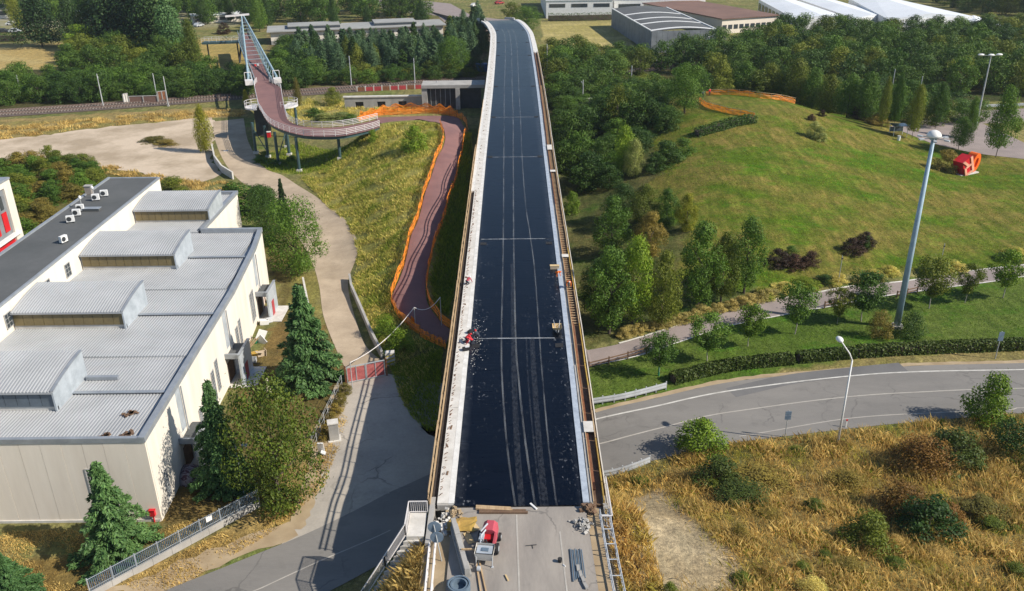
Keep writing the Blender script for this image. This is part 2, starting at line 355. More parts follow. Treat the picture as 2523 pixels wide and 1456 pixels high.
MT['faint_line'] = mat('faint_line', (.44, .41, .36), .85, (.36, .33, .29), 1.0, 5, .15)
MT['ballast'] = mat('ballast', (.145, .11, .09), .95, (.095, .072, .06), .4, 5, .3)
MT['sleeper'] = mat('sleeper', (.37, .335, .295), .9, (.24, .20, .17), .6, 5, .15)
MT['rail_steel'] = mat('rail_steel', (.22, .15, .115), .6, (.14, .09, .07), 2, 9, .15)
MT['galvanised'] = mat('galvanised', (.56, .58, .60), .5, (.44, .46, .48), 1.0, 8, .1, metal=.25)
MT['grey_pole'] = mat('grey_pole', (.46, .47, .47), .6, (.36, .37, .37), 1.0, 8, .1)
MT['mast_paint'] = mat('mast_paint', (.34, .45, .53), .45, (.24, .34, .42), .7, 5, .12)
MT['white_paint'] = mat('white_paint', (.80, .79, .77), .5, (.70, .69, .66), 1.0, 6, .06)
MT['rail_white'] = mat('rail_white', (.72, .68, .66), .5, (.62, .58, .55), 1.0, 6, .08)
MT['green_steel'] = mat('green_steel', (.055, .10, .105), .5, (.035, .07, .075), 1.0, 6, .15)
MT['truss_steel'] = mat('truss_steel', (.35, .46, .50), .5, (.24, .34, .38), 1.0, 6, .15)
MT['dark_steel'] = mat('dark_steel', (.05, .055, .06), .6, (.03, .033, .036), 1.0, 6, .15)
MT['orange_net'] = mat('orange_net', (.92, .255, .02), .7, (.80, .17, .012), .8, 5, .2)
MT['plaster_white'] = mat('plaster_white', (.76, .70, .61), .9, (.62, .56, .47), .5, 3, .06, stretch=(1, 1, .12), lo=.45, hi=.8)
MT['plaster_beige'] = mat('plaster_beige', (.78, .695, .585), .9, (.71, .62, .51), .6, 3, .06, stretch=(1, 1, .15), lo=.45, hi=.8)
MT['corrugated'] = mat('corrugated', (.42, .43, .44), .5, (.35, .36, .37), .25, 2, .08, metal=.1)
MT['flashing'] = mat('flashing', (.36, .385, .41), .45, (.28, .30, .325), .8, 5, .1, metal=.3)
MT['cheek_metal'] = mat('cheek_metal', (.58, .62, .65), .45, (.42, .46, .49), .8, 4, .12, metal=.3)
MT['poly_glaze'] = mat('poly_glaze', (.215, .165, .075), .35, (.165, .13, .065), .6, 4, .15)
MT['blue_glaze'] = mat('blue_glaze', (.12, .15, .18), .35, (.09, .11, .13), .6, 4, .15)
MT['dark_roof'] = mat('dark_roof', (.115, .118, .118), .9, (.085, .09, .09), .12, 1.5, .12)
MT['glass'] = mat('glass', (.06, .07, .08), .12, (.04, .05, .055), 1, 4, .1, spec=.6)
MT['pale_grid'] = mat('pale_grid', (.45, .44, .42), .6)
MT['red_paint'] = mat('red_paint', (.62, .02, .03), .4, (.50, .015, .02), 1, 5, .08)
MT['dull_red'] = mat('dull_red', (.42, .055, .06), .6, (.30, .04, .045), 1, 5, .12)
MT['pink_red'] = mat('pink_red', (.46, .075, .10), .6, (.36, .06, .075), 1, 5, .1)
MT['rubber'] = mat('rubber', (.025, .025, .027), .85)
MT['blue_pipe'] = mat('blue_pipe', (.14, .19, .24), .55, (.10, .14, .18), 1.5, 7, .15)
MT['sign_back'] = mat('sign_back', (.17, .23, .30), .55, (.12, .17, .23), 2, 6, .1)
MT['blue_paint'] = mat('blue_paint', (.03, .13, .36), .5)
MT['hivis'] = mat('hivis', (.95, .20, .02), .8); MT['hivis_red'] = mat('hivis_red', (.70, .04, .05), .8)
MT['cloth_dark'] = mat('cloth_dark', (.05, .055, .075), .9); MT['cloth_white'] = mat('cloth_white', (.7, .7, .7), .9); MT['skin'] = mat('skin', (.45, .27, .19), .7)
MT['helmet_white'] = mat('helmet_white', (.8, .8, .78), .4); MT['hair'] = mat('hair', (.03, .02, .015), .8)
MT['cardboard'] = mat('cardboard', (.55, .44, .31), .9); MT['ply'] = mat('ply', (.62, .47, .26), .8, (.5, .36, .18), 1, 6, .12)
MT['green_plastic'] = mat('green_plastic', (.02, .22, .11), .5); MT['umbrella'] = mat('umbrella', (.62, .56, .45), .9, (.5, .44, .34), 2, 6, .1)
MT['yellow_paint'] = mat('yellow_paint', (.62, .47, .02), .6); MT['orange_paint'] = mat('orange_paint', (.90, .16, .015), .5, (.80, .12, .01), 1, 4, .08)
MT['salmon'] = mat('salmon', (.86, .40, .27), .55); MT['brown_roof'] = mat('brown_roof', (.21, .125, .095), .9, (.16, .095, .075), .1, 1, .1)
MT['grey_sheet'] = mat('grey_sheet', (.24, .255, .265), .6, (.17, .18, .19), .4, 2, .12); MT['white_sheet'] = mat('white_sheet', (.78, .80, .82), .5, (.68, .70, .72), .05, .6, .06)
MT['grey_tile_roof'] = mat('grey_tile_roof', (.34, .34, .32), .85, (.27, .27, .26), .15, 1.5, .1)
MT['bark'] = mat('bark', (.11, .085, .065), .95, (.065, .05, .04), 3, 20, .3); MT['pale_bark'] = mat('pale_bark', (.36, .33, .29), .9, (.25, .22, .19), 3, 14, .2)
MT['straw'] = mat('straw', (.42, .28, .12), .9, (.32, .2, .08), 2, 9, .2)
# ------------------------------------------------------------------ ground
def in_poly(px, py, poly):
    c = np.zeros(len(px), bool); j = len(poly)-1
    for i in range(len(poly)):
        xi, yi = poly[i]; xj, yj = poly[j]
        k = ((yi > py) != (yj > py)) & (px < (xj-xi)*(py-yi)/((yj-yi) or 1e-9)+xi); c ^= k; j = i
    return c
ZONES = [  # outline in the photograph, main colour, patch colour
 ([(-900,0),(600,0),(600,60),(-900,90)], (.26,.24,.13), (.34,.32,.28)),
 ([(-600,108),(150,108),(220,150),(145,172),(-600,180)], (.45,.345,.165), (.38,.27,.11)),
 ([(450,95),(610,95),(620,170),(450,175)], (.40,.29,.11), (.28,.22,.08)),
 ([(660,60),(1190,40),(1200,205),(660,215)], (.10,.085,.04), (.26,.19,.10)),
 ([(0,172),(640,172),(640,240),(0,275),(-500,290),(-500,180)], (.05,.055,.022), (.09,.08,.035)),
 ([(1330,50),(1510,50),(1575,125),(1450,130),(1335,95)], (.44,.36,.165), (.30,.26,.09)),
 ([(1345,120),(1700,110),(2522,40),(3200,0),(3200,270),(2250,262),(2000,255),(1740,222),(1600,300),(1400,400),(1345,260)], (.05,.06,.022), (.10,.085,.035)),
 ([(2200,250),(2522,250),(2800,240),(2800,420),(2522,395),(2200,335)], (.17,.17,.06), (.28,.23,.10)),
 ([(1385,440),(1600,330),(1740,226),(1965,250),(2250,343),(2522,400),(3000,430),(3000,660),(2522,660),(2100,685),(1850,725),(1420,868)], (.080,.130,.010), (.200,.155,.045)),
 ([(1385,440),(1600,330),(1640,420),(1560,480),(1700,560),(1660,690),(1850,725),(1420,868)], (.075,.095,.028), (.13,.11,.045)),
 ([(1430,890),(1800,780),(2100,715),(2522,672),(3000,650),(3000,850),(2522,862),(2100,882),(1800,915),(1640,960),(1440,1000)], (.085,.135,.022), (.115,.150,.035)),
 ([(1640,950),(1800,908),(2100,876),(2522,858),(3000,850),(3000,890),(2522,897),(2100,912),(1791,947),(1600,988),(1470,1018),(1465,1000)], (.30,.23,.11), (.17,.16,.05)),
 ([(1475,1175),(1680,1120),(2060,1062),(2300,1035),(2522,1020),(3200,1000),(3200,2600),(1500,2600),(1490,1300)], (.27,.20,.088), (.18,.15,.05)),
 ([(1525,1250),(1570,1215),(1650,1195),(1710,1270),(1810,1370),(1830,1470),(1640,1490),(1550,1450),(1525,1340)], (.39,.31,.215), (.30,.225,.14)),
 ([(735,425),(900,330),(1090,270),(1160,330),(1130,600),(1090,850),(960,905),(865,720),(880,610),(800,500)], (.33,.28,.095), (.19,.20,.05)),
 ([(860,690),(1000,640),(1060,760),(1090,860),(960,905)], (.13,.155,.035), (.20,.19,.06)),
 ([(620,270),(880,250),(1060,260),(1060,290),(920,300),(740,310),(640,330)], (.30,.25,.10), (.16,.17,.05)),
 ([(620,385),(720,360),(900,340),(740,430),(640,420)], (.20,.195,.05), (.28,.22,.08)),
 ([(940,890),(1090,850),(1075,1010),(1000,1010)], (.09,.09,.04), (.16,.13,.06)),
 ([(390,1300),(640,1240),(870,1010),(840,880),(760,700),(660,560),(630,560),(690,760),(480,1150)], (.17,.115,.045), (.10,.09,.035)),
 ([(-400,1300),(400,1290),(640,1225),(250,1470),(-400,1900)], (.27,.165,.052), (.15,.115,.045)),
 ([(700,650),(800,680),(790,880),(740,880)], (.27,.22,.08), (.17,.16,.05)),
 ([(-400,395),(130,385),(250,405),(400,435),(480,470),(300,520),(0,660),(-400,700)], (.17,.14,.05), (.10,.10,.035)),
 ([(-400,330),(0,300),(500,268),(620,275),(620,290),(480,294),(200,322),(0,350),(-400,380)], (.31,.225,.105), (.20,.18,.06)),
 ([(250,1462),(640,1242),(830,1000),(860,1010),(800,1190),(640,1330),(440,1470)], (.36,.25,.10), (.25,.18,.08)),
]
gx, gy = _gx.ravel(), _gy.ravel(); NG = len(gx)
c1 = np.tile(np.array([.15, .155, .06]), (NG, 1)); c2 = np.tile(np.array([.24, .20, .09]), (NG, 1))
wob = lambda s, a: a*(np.sin(gx*.41*s+gy*.23*s)+np.sin(gx*.19*s-gy*.37*s+1.3)+.7*np.sin(gx*.83*s+gy*.71*s+2.1))
jx, jy = gx+wob(1, .5), gy+wob(1.13, .5)
for poly, a, b in ZONES:
    if max(p[1] for p in poly) <= 300 or True:
        wp = XY(poly) if all(p[0] < 2600 and p[0] > -50 and p[1] < 1500 for p in poly) else [tuple(GZ(u, v, 0 if v < 900 else 3)[:2]) for u, v in poly]
    k = in_poly(jx, jy, wp); c1[k] = a; c2[k] = b
ny_, nx_ = _gx.shape
idx = np.arange(NG).reshape(ny_, nx_)
Fc = np.stack([idx[:-1, :-1], idx[:-1, 1:], idx[1:, 1:], idx[1:, :-1]], -1).reshape(-1, 4)
gme = np_mesh('ground', np.stack([gx, gy, _gz.ravel()], -1), Fc, smooth=True)
for nm, cc in (('main_colour', c1), ('patch_colour', c2)):
    at = gme.color_attributes.new(nm, 'FLOAT_COLOR', 'POINT'); at.data.foreach_set('color', np.concatenate([cc, np.ones((NG, 1))], 1).astype(np.float32).ravel())
def ground_mat():
    m_, t, b, o = _nodes('ground_soil_and_grass'); p = _pos(t)
    def att(n):
        a = t.nodes.new('ShaderNodeAttribute'); a.attribute_name = n; return a.outputs['Color']
    big = _ramp(t, _noise(t, _pos(t, (.05, .075, .1)), 1.0, 7, .68), .41, .55)
    streak = _ramp(t, _noise(t, _pos(t, (.9, .14, .5)), 1.0, 3, .6), .35, .7)
    f = _math(t, 'MULTIPLY', big, _math(t, 'ADD', .55, _math(t, 'MULTIPLY', streak, .45)))
    k = _mix(t, att('main_colour'), att('patch_colour'), f)
    lush = _math(t, 'MULTIPLY', _ramp(t, _noise(t, _pos(t, (.13, .2, .1)), 1.0, 6, .7), .52, .64), .85)
    sp = t.nodes.new('ShaderNodeSeparateColor'); t.links.new(att('main_colour'), sp.inputs[0]); gm = _ramp(t, _math(t, 'SUBTRACT', sp.outputs[1], sp.outputs[0]), -.02, .02)
    k = _mix(t, k, _mix(t, k, (.66, 1.10, .5), 1.0, 'MULTIPLY'), _math(t, 'MULTIPLY', lush, gm))
    k = _mix(t, k, _mix(t, (.78, .8, .78), (1.16, 1.15, 1.1), streak), 1.0, 'MULTIPLY')
    for s_, lo, hi in ((.7, .78, 1.22), (2.6, .68, 1.32), (9.0, .72, 1.28)):
        k = _mix(t, k, _mix(t, (lo,)*3, (hi, hi, hi*.96), _ramp(t, _noise(t, p, s_, 3), .28, .72)), 1.0, 'MULTIPLY')
    t.links.new(k, b.inputs['Base Color']); b.inputs['Roughness'].default_value = .95; b.inputs['Specular IOR Level'].default_value = .1
    n = t.nodes.new('ShaderNodeBump'); n.inputs['Strength'].default_value = 1.0; n.inputs['Distance'].default_value = .22
    t.links.new(_noise(t, p, 1.9, 5, .7), n.inputs['Height']); t.links.new(n.outputs[0], b.inputs['Normal'])
    return m_
tag(link('ground', gme, ground_mat()), kind='structure')

# ------------------------------------------------------------------ roads, paths and lots
W3 = lambda pts: [np.array([x, y, 0.]) for x, y in pts]
far_e = W3([(100,85.5),(80,87.2)]) + GP([(2640,893),(2522,895),(2255,902),(2000,921),(1791,943),(1600,985),(1465,1018)]) + W3([(0,73),(-7.9,67.8),(-15.9,61.1),(-18.7,58.9),(-23.3,55.8),(-33,49),(-55,33)])
near_e = W3([(100,75),(80,76.6)]) + GP([(2640,1012),(2522,1018),(2300,1036),(2081,1058),(1820,1090),(1640,1128),(1480,1172)]) + W3([(0,62.8),(-7.6,58.4),(-10.8,55.8),(-14,53.1),(-18,50),(-26,43.5),(-45,28)])
strip('road', far_e, near_e, MT['asphalt'], .05, 140, 8, kind='structure')
def line(name, pts, wd, m_, dz, n=60, kind='structure', parent=None):
    P = smooth_line(pts, n); L = []; Q = []
    for i in range(n):
        d = P[min(i+1, n-1)]-P[max(i-1, 0)]; nn = np.array([-d[1], d[0], 0])/(np.hypot(d[0], d[1])+1e-9)
        j1, j2 = (.7+.6*random.random(), .7+.6*random.random()) if 'shoulder' in name else (1, 1)
        L.append(P[i]+nn*wd/2*j1); Q.append(P[i]-nn*wd/2*j2)
    V = []; 
    for a, b in zip(L, Q): V += [(a[0], a[1], T1(a[0], a[1])+dz), (b[0], b[1], T1(b[0], b[1])+dz)]
    Fc = [(2*i, 2*i+1, 2*i+3, 2*i+2) for i in range(n-1)]
    me = np_mesh(name, V, Fc)
    if me.polygons[0].normal.z < 0: me.flip_normals()
    o = link(name, me, m_, parent); return tag(o, kind=None if parent else kind)
line('road_marking', W3([(99,84.2)])+GP([(2600,911),(2522,911.6),(2255,916.8),(2081,928.5),(1791,964.7),(1600,1005),(1463,1035)]), .22, MT['white_line'], .066)
line('road_marking', W3([(99,80)])+GP([(2600,957),(2522,957.5),(2300,965),(2081,979.3),(1791,1017),(1640,1052),(1499,1089),(1470,1096)]), .17, MT['faint_line'], .066)
line('road_marking', W3([(99,76)])+GP([(2600,1005),(2493,1009.7),(2300,1018),(2081,1033),(1820,1076)]), .15, MT['faint_line'], .066)
line('road_marking', W3([(-8.5,61.6),(-12,58.8),(-17.5,55),(-26,48.5)]), .12, MT['faint_line'], .066)
line('road_shoulder', W3([(-19.3,60.2),(-24.2,57.0),(-33.5,50.3),(-56,34.3)]), 2.6, MT['sand_verge'], .042, 40)
line('road_shoulder', W3([(-19.2,60),(-19.0,66),(-18.9,75),(-19.2,84)]), 1.6, MT['sand_verge'], .047, 40)
line('asphalt_patch', GP([(2225,905),(2100,917),(1950,935),(1800,968)]), 2.0, MT['asphalt_dark'], .058)
drape('apron', [(-7.7,66.5),(8,76),(8,79)]+XY([(1075,1080),(1058,1072),(1012,1030),(985,985),(972,945)])+[(-14.5,86.3),(-18.9,84.6),(-18.6,75),(-18.9,66),(-19.6,58.0),(-15.9,59.8)], MT['asphalt_apron'], .035, rag=.5)
strip('dirt_track', GP([(862,930),(832,870),(797,780),(785,700),(762,630),(705,545),(645,475),(590,445),(553,400),(530,345),(525,300)]),
      GP([(945,893),(900,850),(868,760),(858,690),(882,610),(862,560),(805,505),(735,458),(695,432),(650,412),(612,350),(600,292)]), MT['dirt_track'], .035, 90, 6, kind='structure')
drape('sand_lot', XY([(-60,352),(0,345),(200,321),(400,300),(480,293),(528,290),(528,345),(523,395),(545,432),(500,448),(440,447),(380,434),(250,408),(130,388),(0,408),(-60,425)]), MT['sand_lot'], .03, 3, rag=1.6)
strip('red_path', GP([(1098,852),(1034,821),(1008,803),(988,779),(967,742),(972,716),(988,680),(1008,604),(1034,532),(1067,422),(1092,363),(1096,333),(1082,305),(1034,296),(931,301)]),
      GP([(1112,819),(1090,800),(1075,783),(1054,752),(1048,720),(1049,685),(1054,652),(1075,576),(1103,486),(1123,425),(1136,363),(1144,328),(1136,302),(1098,287),(925,291)]), MT['red_path'], .16, 110, 8, kind='structure')
pl = GP([(1436,865),(1525,848),(1632,816),(1786,766),(2006,724),(2197,698),(2371,672),(2522,654),(2640,640),(2900,610)])
pr_ = GP([(1447,903),(1581,873),(1690,836),(1791,803),(1930,775),(2052,753),(2255,718),(2430,695),(2522,681),(2640,664),(2900,632)])
pa, pb = np.array([8.9, 91.6, 0]), np.array([9.1, 87.3, 0])
strip('park_path', [pa]+pl, [pb]+pr_, MT['path_pink'], .045, 100, 5, kind='structure')
line('path_kerb', [p+np.array([0, .15, 0]) for p in pl[1:]], .3, MT['pale_concrete'], .07, 90)
line('path_kerb', [p-np.array([0, .12, 0]) for p in pr_], .22, MT['pale_concrete'], .07, 90)
line('road_shoulder', [p+np.array([0, .35, 0]) for p in far_e[:9]], .7, MT['sand_verge'], .04, 90)
drape('parking_lot', XY([(2188,312),(2350,275),(2522,268),(2640,262),(2640,305),(2522,300),(2420,305),(2522,352),(2640,380),(2640,408),(2522,392),(2400,378),(2290,352)]), MT['path_pink'], .05, 3)
drape('far_road', [(-19,340),(-1,330),(-7,371),(-17,418),(-30,470),(-80,520),(-60,440),(-33,420),(-25,380)], MT['path_pink'], .03, 8)
0 and drape('path_bare_patch', XY([(1560,1220),(1650,1190),(1690,1290),(1760,1380),(1740,1440),(1640,1440),(1570,1350),(1545,1280)]), MT['sand_verge'], .03, 1)

# ------------------------------------------------------------------ railway
RA, RB = np.array([-131., 221.8]), np.array([16.8, 268.7]); rd = (RB-RA)/np.linalg.norm(RB-RA); rn = np.array([-rd[1], rd[0]])
def rail_pt(s, off, z=None):
    p = RA+rd*s+rn*off; return np.array([p[0], p[1], T1(p[0], p[1]) if z is None else z])
L_ = [rail_pt(s, 5.2) for s in range(-60, 300, 8)]; Q_ = [rail_pt(s, -5.0) for s in range(-60, 300, 8)]
strip('ballast_bed', L_, Q_, MT['ballast'], .12, 160, 6, kind='structure')
for k, off in enumerate((2.1, -2.1)):
    tr = thing('railway_track', ['rusty railway track on the side towards the woods', 'rusty railway track on the side towards the sand lot'][k], 'railway track', rail_pt(0, off), 'pair of railway tracks')
    for sgn in (-1, 1):
        b_ = MB(); pts = [rail_pt(s, off+sgn*.72)+np.array([0, 0, .42]) for s in range(-60, 300, 10)]
        for a, b in zip(pts[:-1], pts[1:]): b_.beam(a, b, .09, .16)
        b_.build('rail', MT['rail_steel'], tr)
    b_ = MB()
    for s in np.arange(-60, 290, .75):
        p = rail_pt(s, off); b_.beam(p+np.array([*(rn*1.25), .26]), p+np.array([*(-rn*1.25), .26]), .26, .16)
    tag(b_.build('sleepers', MT['sleeper'], tr), kind='stuff')

# ------------------------------------------------------------------ the overpass
BC = smooth_line([(0.30,40,6.45),(0.32,54,6.71),(0.54,80.7,7.42),(0.66,108.2,8.04),(0.80,146.4,8.65),(1.03,174.3,9.12),(1.20,204.2,9.39),(1.25,235,9.6),(1.15,268.9,9.8),(0.4,296,9.7),(-3.2,325,9.3),(-11,365,5.0),(-25,415,1.2),(-48,470,.3)], 440)
BC = np.array(BC); bs = np.concatenate([[0], np.cumsum(np.linalg.norm(np.diff(BC[:, :2], axis=0), axis=1))])
def br(y):                            # a station of the deck (metres along it, about the same as y): centre, direction
    s = y-40; c = np.array([np.interp(s, bs, BC[:, k]) for k in range(3)]); a = np.array([np.interp(s+.6, bs, BC[:, k]) for k in range(3)]); b = np.array([np.interp(s-.6, bs, BC[:, k]) for k in range(3)])
    d = a-b; d /= np.linalg.norm(d[:2]); return c, np.array([d[1], -d[0], 0])
def bpt(y, off, dz=0.):
    c, n = br(y); return c+n*off+np.array([0, 0, dz])
bridge = thing('overpass_bridge', 'long concrete road overpass with black waterproofed deck and unfinished edges', 'bridge', (0.3, 54, 6.7))
def ext(name, x0, x1, z0, z1, s0, s1, m_, step=4.0, parent=bridge, wob_=0.0):
    n = max(2, int((s1-s0)/step)+1); V = []; Fc = []
    for i, s in enumerate(np.linspace(s0, s1, n)):
        j = (rng.random()-.5)*wob_
        for x, z in ((x0+j, z0), (x1+j, z0), (x1+j, z1), (x0+j, z1)): V.append(bpt(s, x, z))
        if i:
            a, b = 4*(i-1), 4*i
            Fc += [(a+k, a+(k+1) % 4, b+(k+1) % 4, b+k) for k in range(4)]
    Fc += [(3, 2, 1, 0), (len(V)-4, len(V)-3, len(V)-2, len(V)-1)]
    return link(name, np_mesh(name, np.array(V)-np.array(parent.location), Fc), m_, parent)
S1 = 326.0
ext('deck_slab', -6.32, 5.81, -.55, -.02, 54.2, S1, MT['concrete'])
ext('deck_edge', -6.9, -6.33, -.55, -.42, 54.2, S1, MT['concrete']); ext('deck_edge', 5.82, 6.95, -.55, -.42, 54.2, S1, MT['concrete'])
for x in (-5.2, -1.8, 1.8, 5.2): ext('girder', x-.45, x+.45, -1.9, -.55, 55, S1, MT['concrete'], 8)
def membrane_mat():
    m_, t, b, o = _nodes('bitumen_membrane'); p = _pos(t); sx = t.nodes.new('ShaderNodeSeparateXYZ'); t.links.new(p, sx.inputs[0])
    k = _mix(t, (.0016, .0025, .0052), (.0028, .0043, .0085), _ramp(t, _noise(t, _pos(t, (.35, 1.3, 1)), .7, 4), .35, .7))
    edge = _ramp(t, _math(t, 'ABSOLUTE', _math(t, 'SUBTRACT', sx.outputs[0], .55)), 2.6, 4.6)
    nearm = _math(t, 'SUBTRACT', 1.0, _ramp(t, sx.outputs[1], 85, 120))
    amt = _math(t, 'MULTIPLY', nearm, _math(t, 'ADD', .12, _math(t, 'MULTIPLY', edge, .88)))
    fl = _ramp(t, _noise(t, _pos(t, (3.6, 1.8, 1)), 1.0, 4, .62), .60, .66)
    cl = _ramp(t, _noise(t, p, .35, 3), .42, .62)
    f = _math(t, 'MULTIPLY', _math(t, 'MULTIPLY', fl, cl), _math(t, 'MULTIPLY', amt, .5))
    k = _mix(t, k, (.40, .42, .44), f)
    haz = _math(t, 'MULTIPLY', _ramp(t, _math(t, 'ABSOLUTE', _math(t, 'SUBTRACT', sx.outputs[0], .55)), 4.3, 5.0), _ramp(t, _noise(t, p, 1.2, 4), .3, .75))
    k = _mix(t, k, (.06, .065, .075), _math(t, 'MULTIPLY', haz, .6))
    t.links.new(k, b.inputs['Base Color'])
    t.links.new(_math(t, 'ADD', .22, _math(t, 'MULTIPLY', _noise(t, _pos(t, (.3, 2, 1)), 1.0, 4), .16)), b.inputs['Roughness'])
    b.inputs['Specular IOR Level'].default_value = .27; b.inputs['Specular Tint'].default_value = (.30, .62, 1, 1)  # blue specular tint stands in for a bluer sky reflected off the deck
    n = t.nodes.new('ShaderNodeBump'); n.inputs['Strength'].default_value = .35; n.inputs['Distance'].default_value = .03
    t.links.new(_noise(t, _pos(t, (.5, 3.2, 1)), 1.0, 3), n.inputs['Height']); t.links.new(n.outputs[0], b.inputs['Normal'])
    return m_
def dust_mat(name, c, amt, scale):
    m_, t, b, o = _nodes(name); b.inputs['Base Color'].default_value = (*c, 1); b.inputs['Roughness'].default_value = .9
    tr = t.nodes.new('ShaderNodeBsdfTransparent'); mx = t.nodes.new('ShaderNodeMixShader')
    f = _math(t, 'MULTIPLY', _ramp(t, _noise(t, _pos(t, scale), 1.0, 4, .6), .32, .62), amt)
    t.links.new(f, mx.inputs[0]); t.links.new(tr.outputs[0], mx.inputs[1]); t.links.new(b.outputs[0], mx.inputs[2]); t.links.new(mx.outputs[0], o.inputs[0]); return m_
MT['membrane'] = membrane_mat(); MT['dust_line'] = dust_mat('dust_line', (.50, .52, .53), .21, (3, .22, 1)); MT['dust_band'] = dust_mat('dust_band', (.36, .38, .41), .065, (4, 2.2, 1))
MT['joint_dust'] = dust_mat('joint_dust', (.50, .53, .56), .5, (1.3, 3, 1)); MT['fleck'] = dust_mat('fleck', (.6, .63, .66), .8, (4, 4, 1))
JO = [54.0, 80.7, 108.2, 146.4, 174.3, 204.2, 246, 268.9, 296, S1]
for a, b in zip(JO[:-1], JO[1:]): ext('membrane_sheet', -5.0, 5.0, -.018, .02, a+.05, b-.05, MT['membrane'], 3)
def deck_line(name, pts, wd, m_, dz=.026, n=90):
    ss = np.linspace(pts[0][0], pts[-1][0], n); V = []
    fine = smooth_line([(s, o_, 0) for s, o_ in pts], 200); fs = [p[0] for p in fine]; fo = [p[1] for p in fine]
    for s in ss:
        o_ = np.interp(s, fs, fo); V += [bpt(s, o_-wd/2, dz), bpt(s, o_+wd/2, dz)]
    return link(name, np_mesh(name, np.array(V)-np.array(bridge.location), [(2*i, 2*i+1, 2*i+3, 2*i+2) for i in range(n-1)]), m_, bridge)
deck_line('dust_track', [(54,-.25),(62,-.97),(72,-1.5),(81,-1.7),(108,-1.74),(146,-1.94),(174,-2.2),(204,-2.4),(269,-2.3),(300,-2.5)], .16, MT['dust_line'])
deck_line('dust_track', [(54,1.3),(62,.64),(72,.1),(81,-.2),(108,-.35),(146,-.31),(174,-.38),(204,-.6),(269,-.6),(300,-.8)], .17, MT['dust_line'], .028)
deck_line('dust_track', [(54,2.95),(62,2.6),(72,2.4),(81,2.3),(98,2.2),(104,2.05),(112,1.8),(122,1.45),(146,1.23),(174,1.1),(204,.95),(269,1.1),(300,.9)], .13, MT['dust_line'], .03)
deck_line('tyre_print', [(54,.25),(62,-.1),(72,-.35),(81,-.42),(100,-.5)], .5, MT['dust_band'], .024)
deck_line('tyre_print', [(54,2.1),(62,1.8),(72,1.6),(81,1.5)], .5, MT['dust_band'], .023)
deck_line('tyre_print', [(54,1.75),(62,1.35),(72,1.0),(81,.9)], .14, MT['dust_band'], .027)
for i, s in enumerate(JO[1:-1]):
    ext('joint_strip', -5.0, 5.0, -.016, .012, s-.05, s+.05, MT['rubber'], 3)
    if i in (0, 1): ext('joint_dust', -4.7 if i else -4.9, 3.9, .021, .025, s-.09, s+.09, MT['joint_dust'], 3)
    elif i in (2, 3): ext('joint_dust', -4.0, 4.4, .021, .025, s-.2, s-.06, MT['joint_dust'], 3)
    for x in (-4.35, 4.3): ext('drain_sheet', x-.42, x+.42, .021, .05, s-2.0 if i < 2 else s-.5, s-1.2 if i < 2 else s+.5, MT['rubber'], 3)
# left edge
ext('kerb_strip', -5.45, -5.0, -.3, .10, 54.3, S1, MT['white_kerb'], 4, wob_=.02)
for k, a in enumerate(np.arange(54.3, 320, 13.3)): ext('walkway_slab', -6.33, -5.46, -.3, .10+.004*(k % 3), a, min(a+13.25, S1), MT['pale_concrete'], 4)
ext('trench_bed', -6.8, -6.34, -.4, -.16, 54.3, 128, MT['dark_trench'], 4)
ext('edge_slab', -6.86, -6.34, -.3, .095, 128.1, S1, MT['white_kerb'], 4)
for k, a in enumerate(np.arange(54.3, 190, 4.0)):
    ext('form_board', -6.92-.02*(k % 2), -6.84, -.4, .16+.03*rng.random(), a, a+3.95, MT['timber'], 4, wob_=.03)
    if a < 126: ext('form_board', -7.12, -7.04, -.45, .02+.05*rng.random(), a+.6, a+4.4, MT['timber'], 4, wob_=.05)
for k, a in enumerate(np.arange(54.6, 150, 2.4)):
    p_ = bpt(a, -7.0, -.3); MB().beam(p_, p_+np.array([0, 0, 1.35]), .08, .06).build('guard_post', MT['timber'], bridge)
for z_ in (.55, .98):
    for a in np.arange(54.4, 148, 4.8): ext('guard_rail', -7.03, -6.97, z_, z_+.13, a, a+4.9, MT['timber'], 5, wob_=.05)
b_ = MB()
for s in np.arange(55, 128, .9):
    for e in (0, .28):
        p = bpt(s+e+rng.random()*.2, -6.3+rng.random()*.12, .06); b_.beam(p, p+np.array([.2+.1*rng.random(), .12*rng.standard_normal(), .14+.1*rng.random()]), .035, .035)
tag(b_.build('rebar_hooks', MT['rust'], bridge), kind='stuff')
b_ = MB()
for s in np.arange(57, 300, 3.1):
    p = bpt(s+rng.random()*2, -5.75-.4*rng.random(), .12); b_.box(p, (.05+.1*rng.random(), .15+.5*rng.random(), .05), (rng.random()-.5)*.8)
tag(b_.build('formwork_scraps', MT['timber_dark'], bridge), kind='stuff')
# right edge
ext('upstand_strip', 5.0, 5.5, -.3, .12, 54.3, S1, MT['metal_strip'], 4, wob_=.02)
ext('walkway_slab', 5.59, 5.8, -.3, .1, 54.3, 75, MT['concrete'], 4)
for k, a in enumerate(np.arange(54.3, 250, 4.2)):
    ext('form_board', 5.82, 5.89, -.3, .17+.04*rng.random(), a, a+4.15, MT['timber'] if a < 118 else MT['rust'], 4, wob_=.04)
    ext('form_board', 6.62, 6.72, -.4, .2+.05*rng.random(), a, a+4.1, MT['timber_yellow'] if (k*7) % 5 in (0, 2, 3) and a < 110 else MT['timber'], 4, wob_=.05)
ext('trench_bed', 5.9, 6.6, -.41, -.16, 54.3, 250, MT['timber_dark'], 4)
ext('edge_slab', 5.6, 6.9, -.3, .15, 250.1, S1, MT['white_kerb'], 4)
ext('outer_board', 6.86, 6.95, -.5, .04, 54.3, 250, MT['pale_concrete'], 4, wob_=.05)
rung = MB().beam((-.36, 0, 0), (.36, 0, 0), .13, .07).mesh('rebar_rung')
rung.materials.append(MT['timber'])
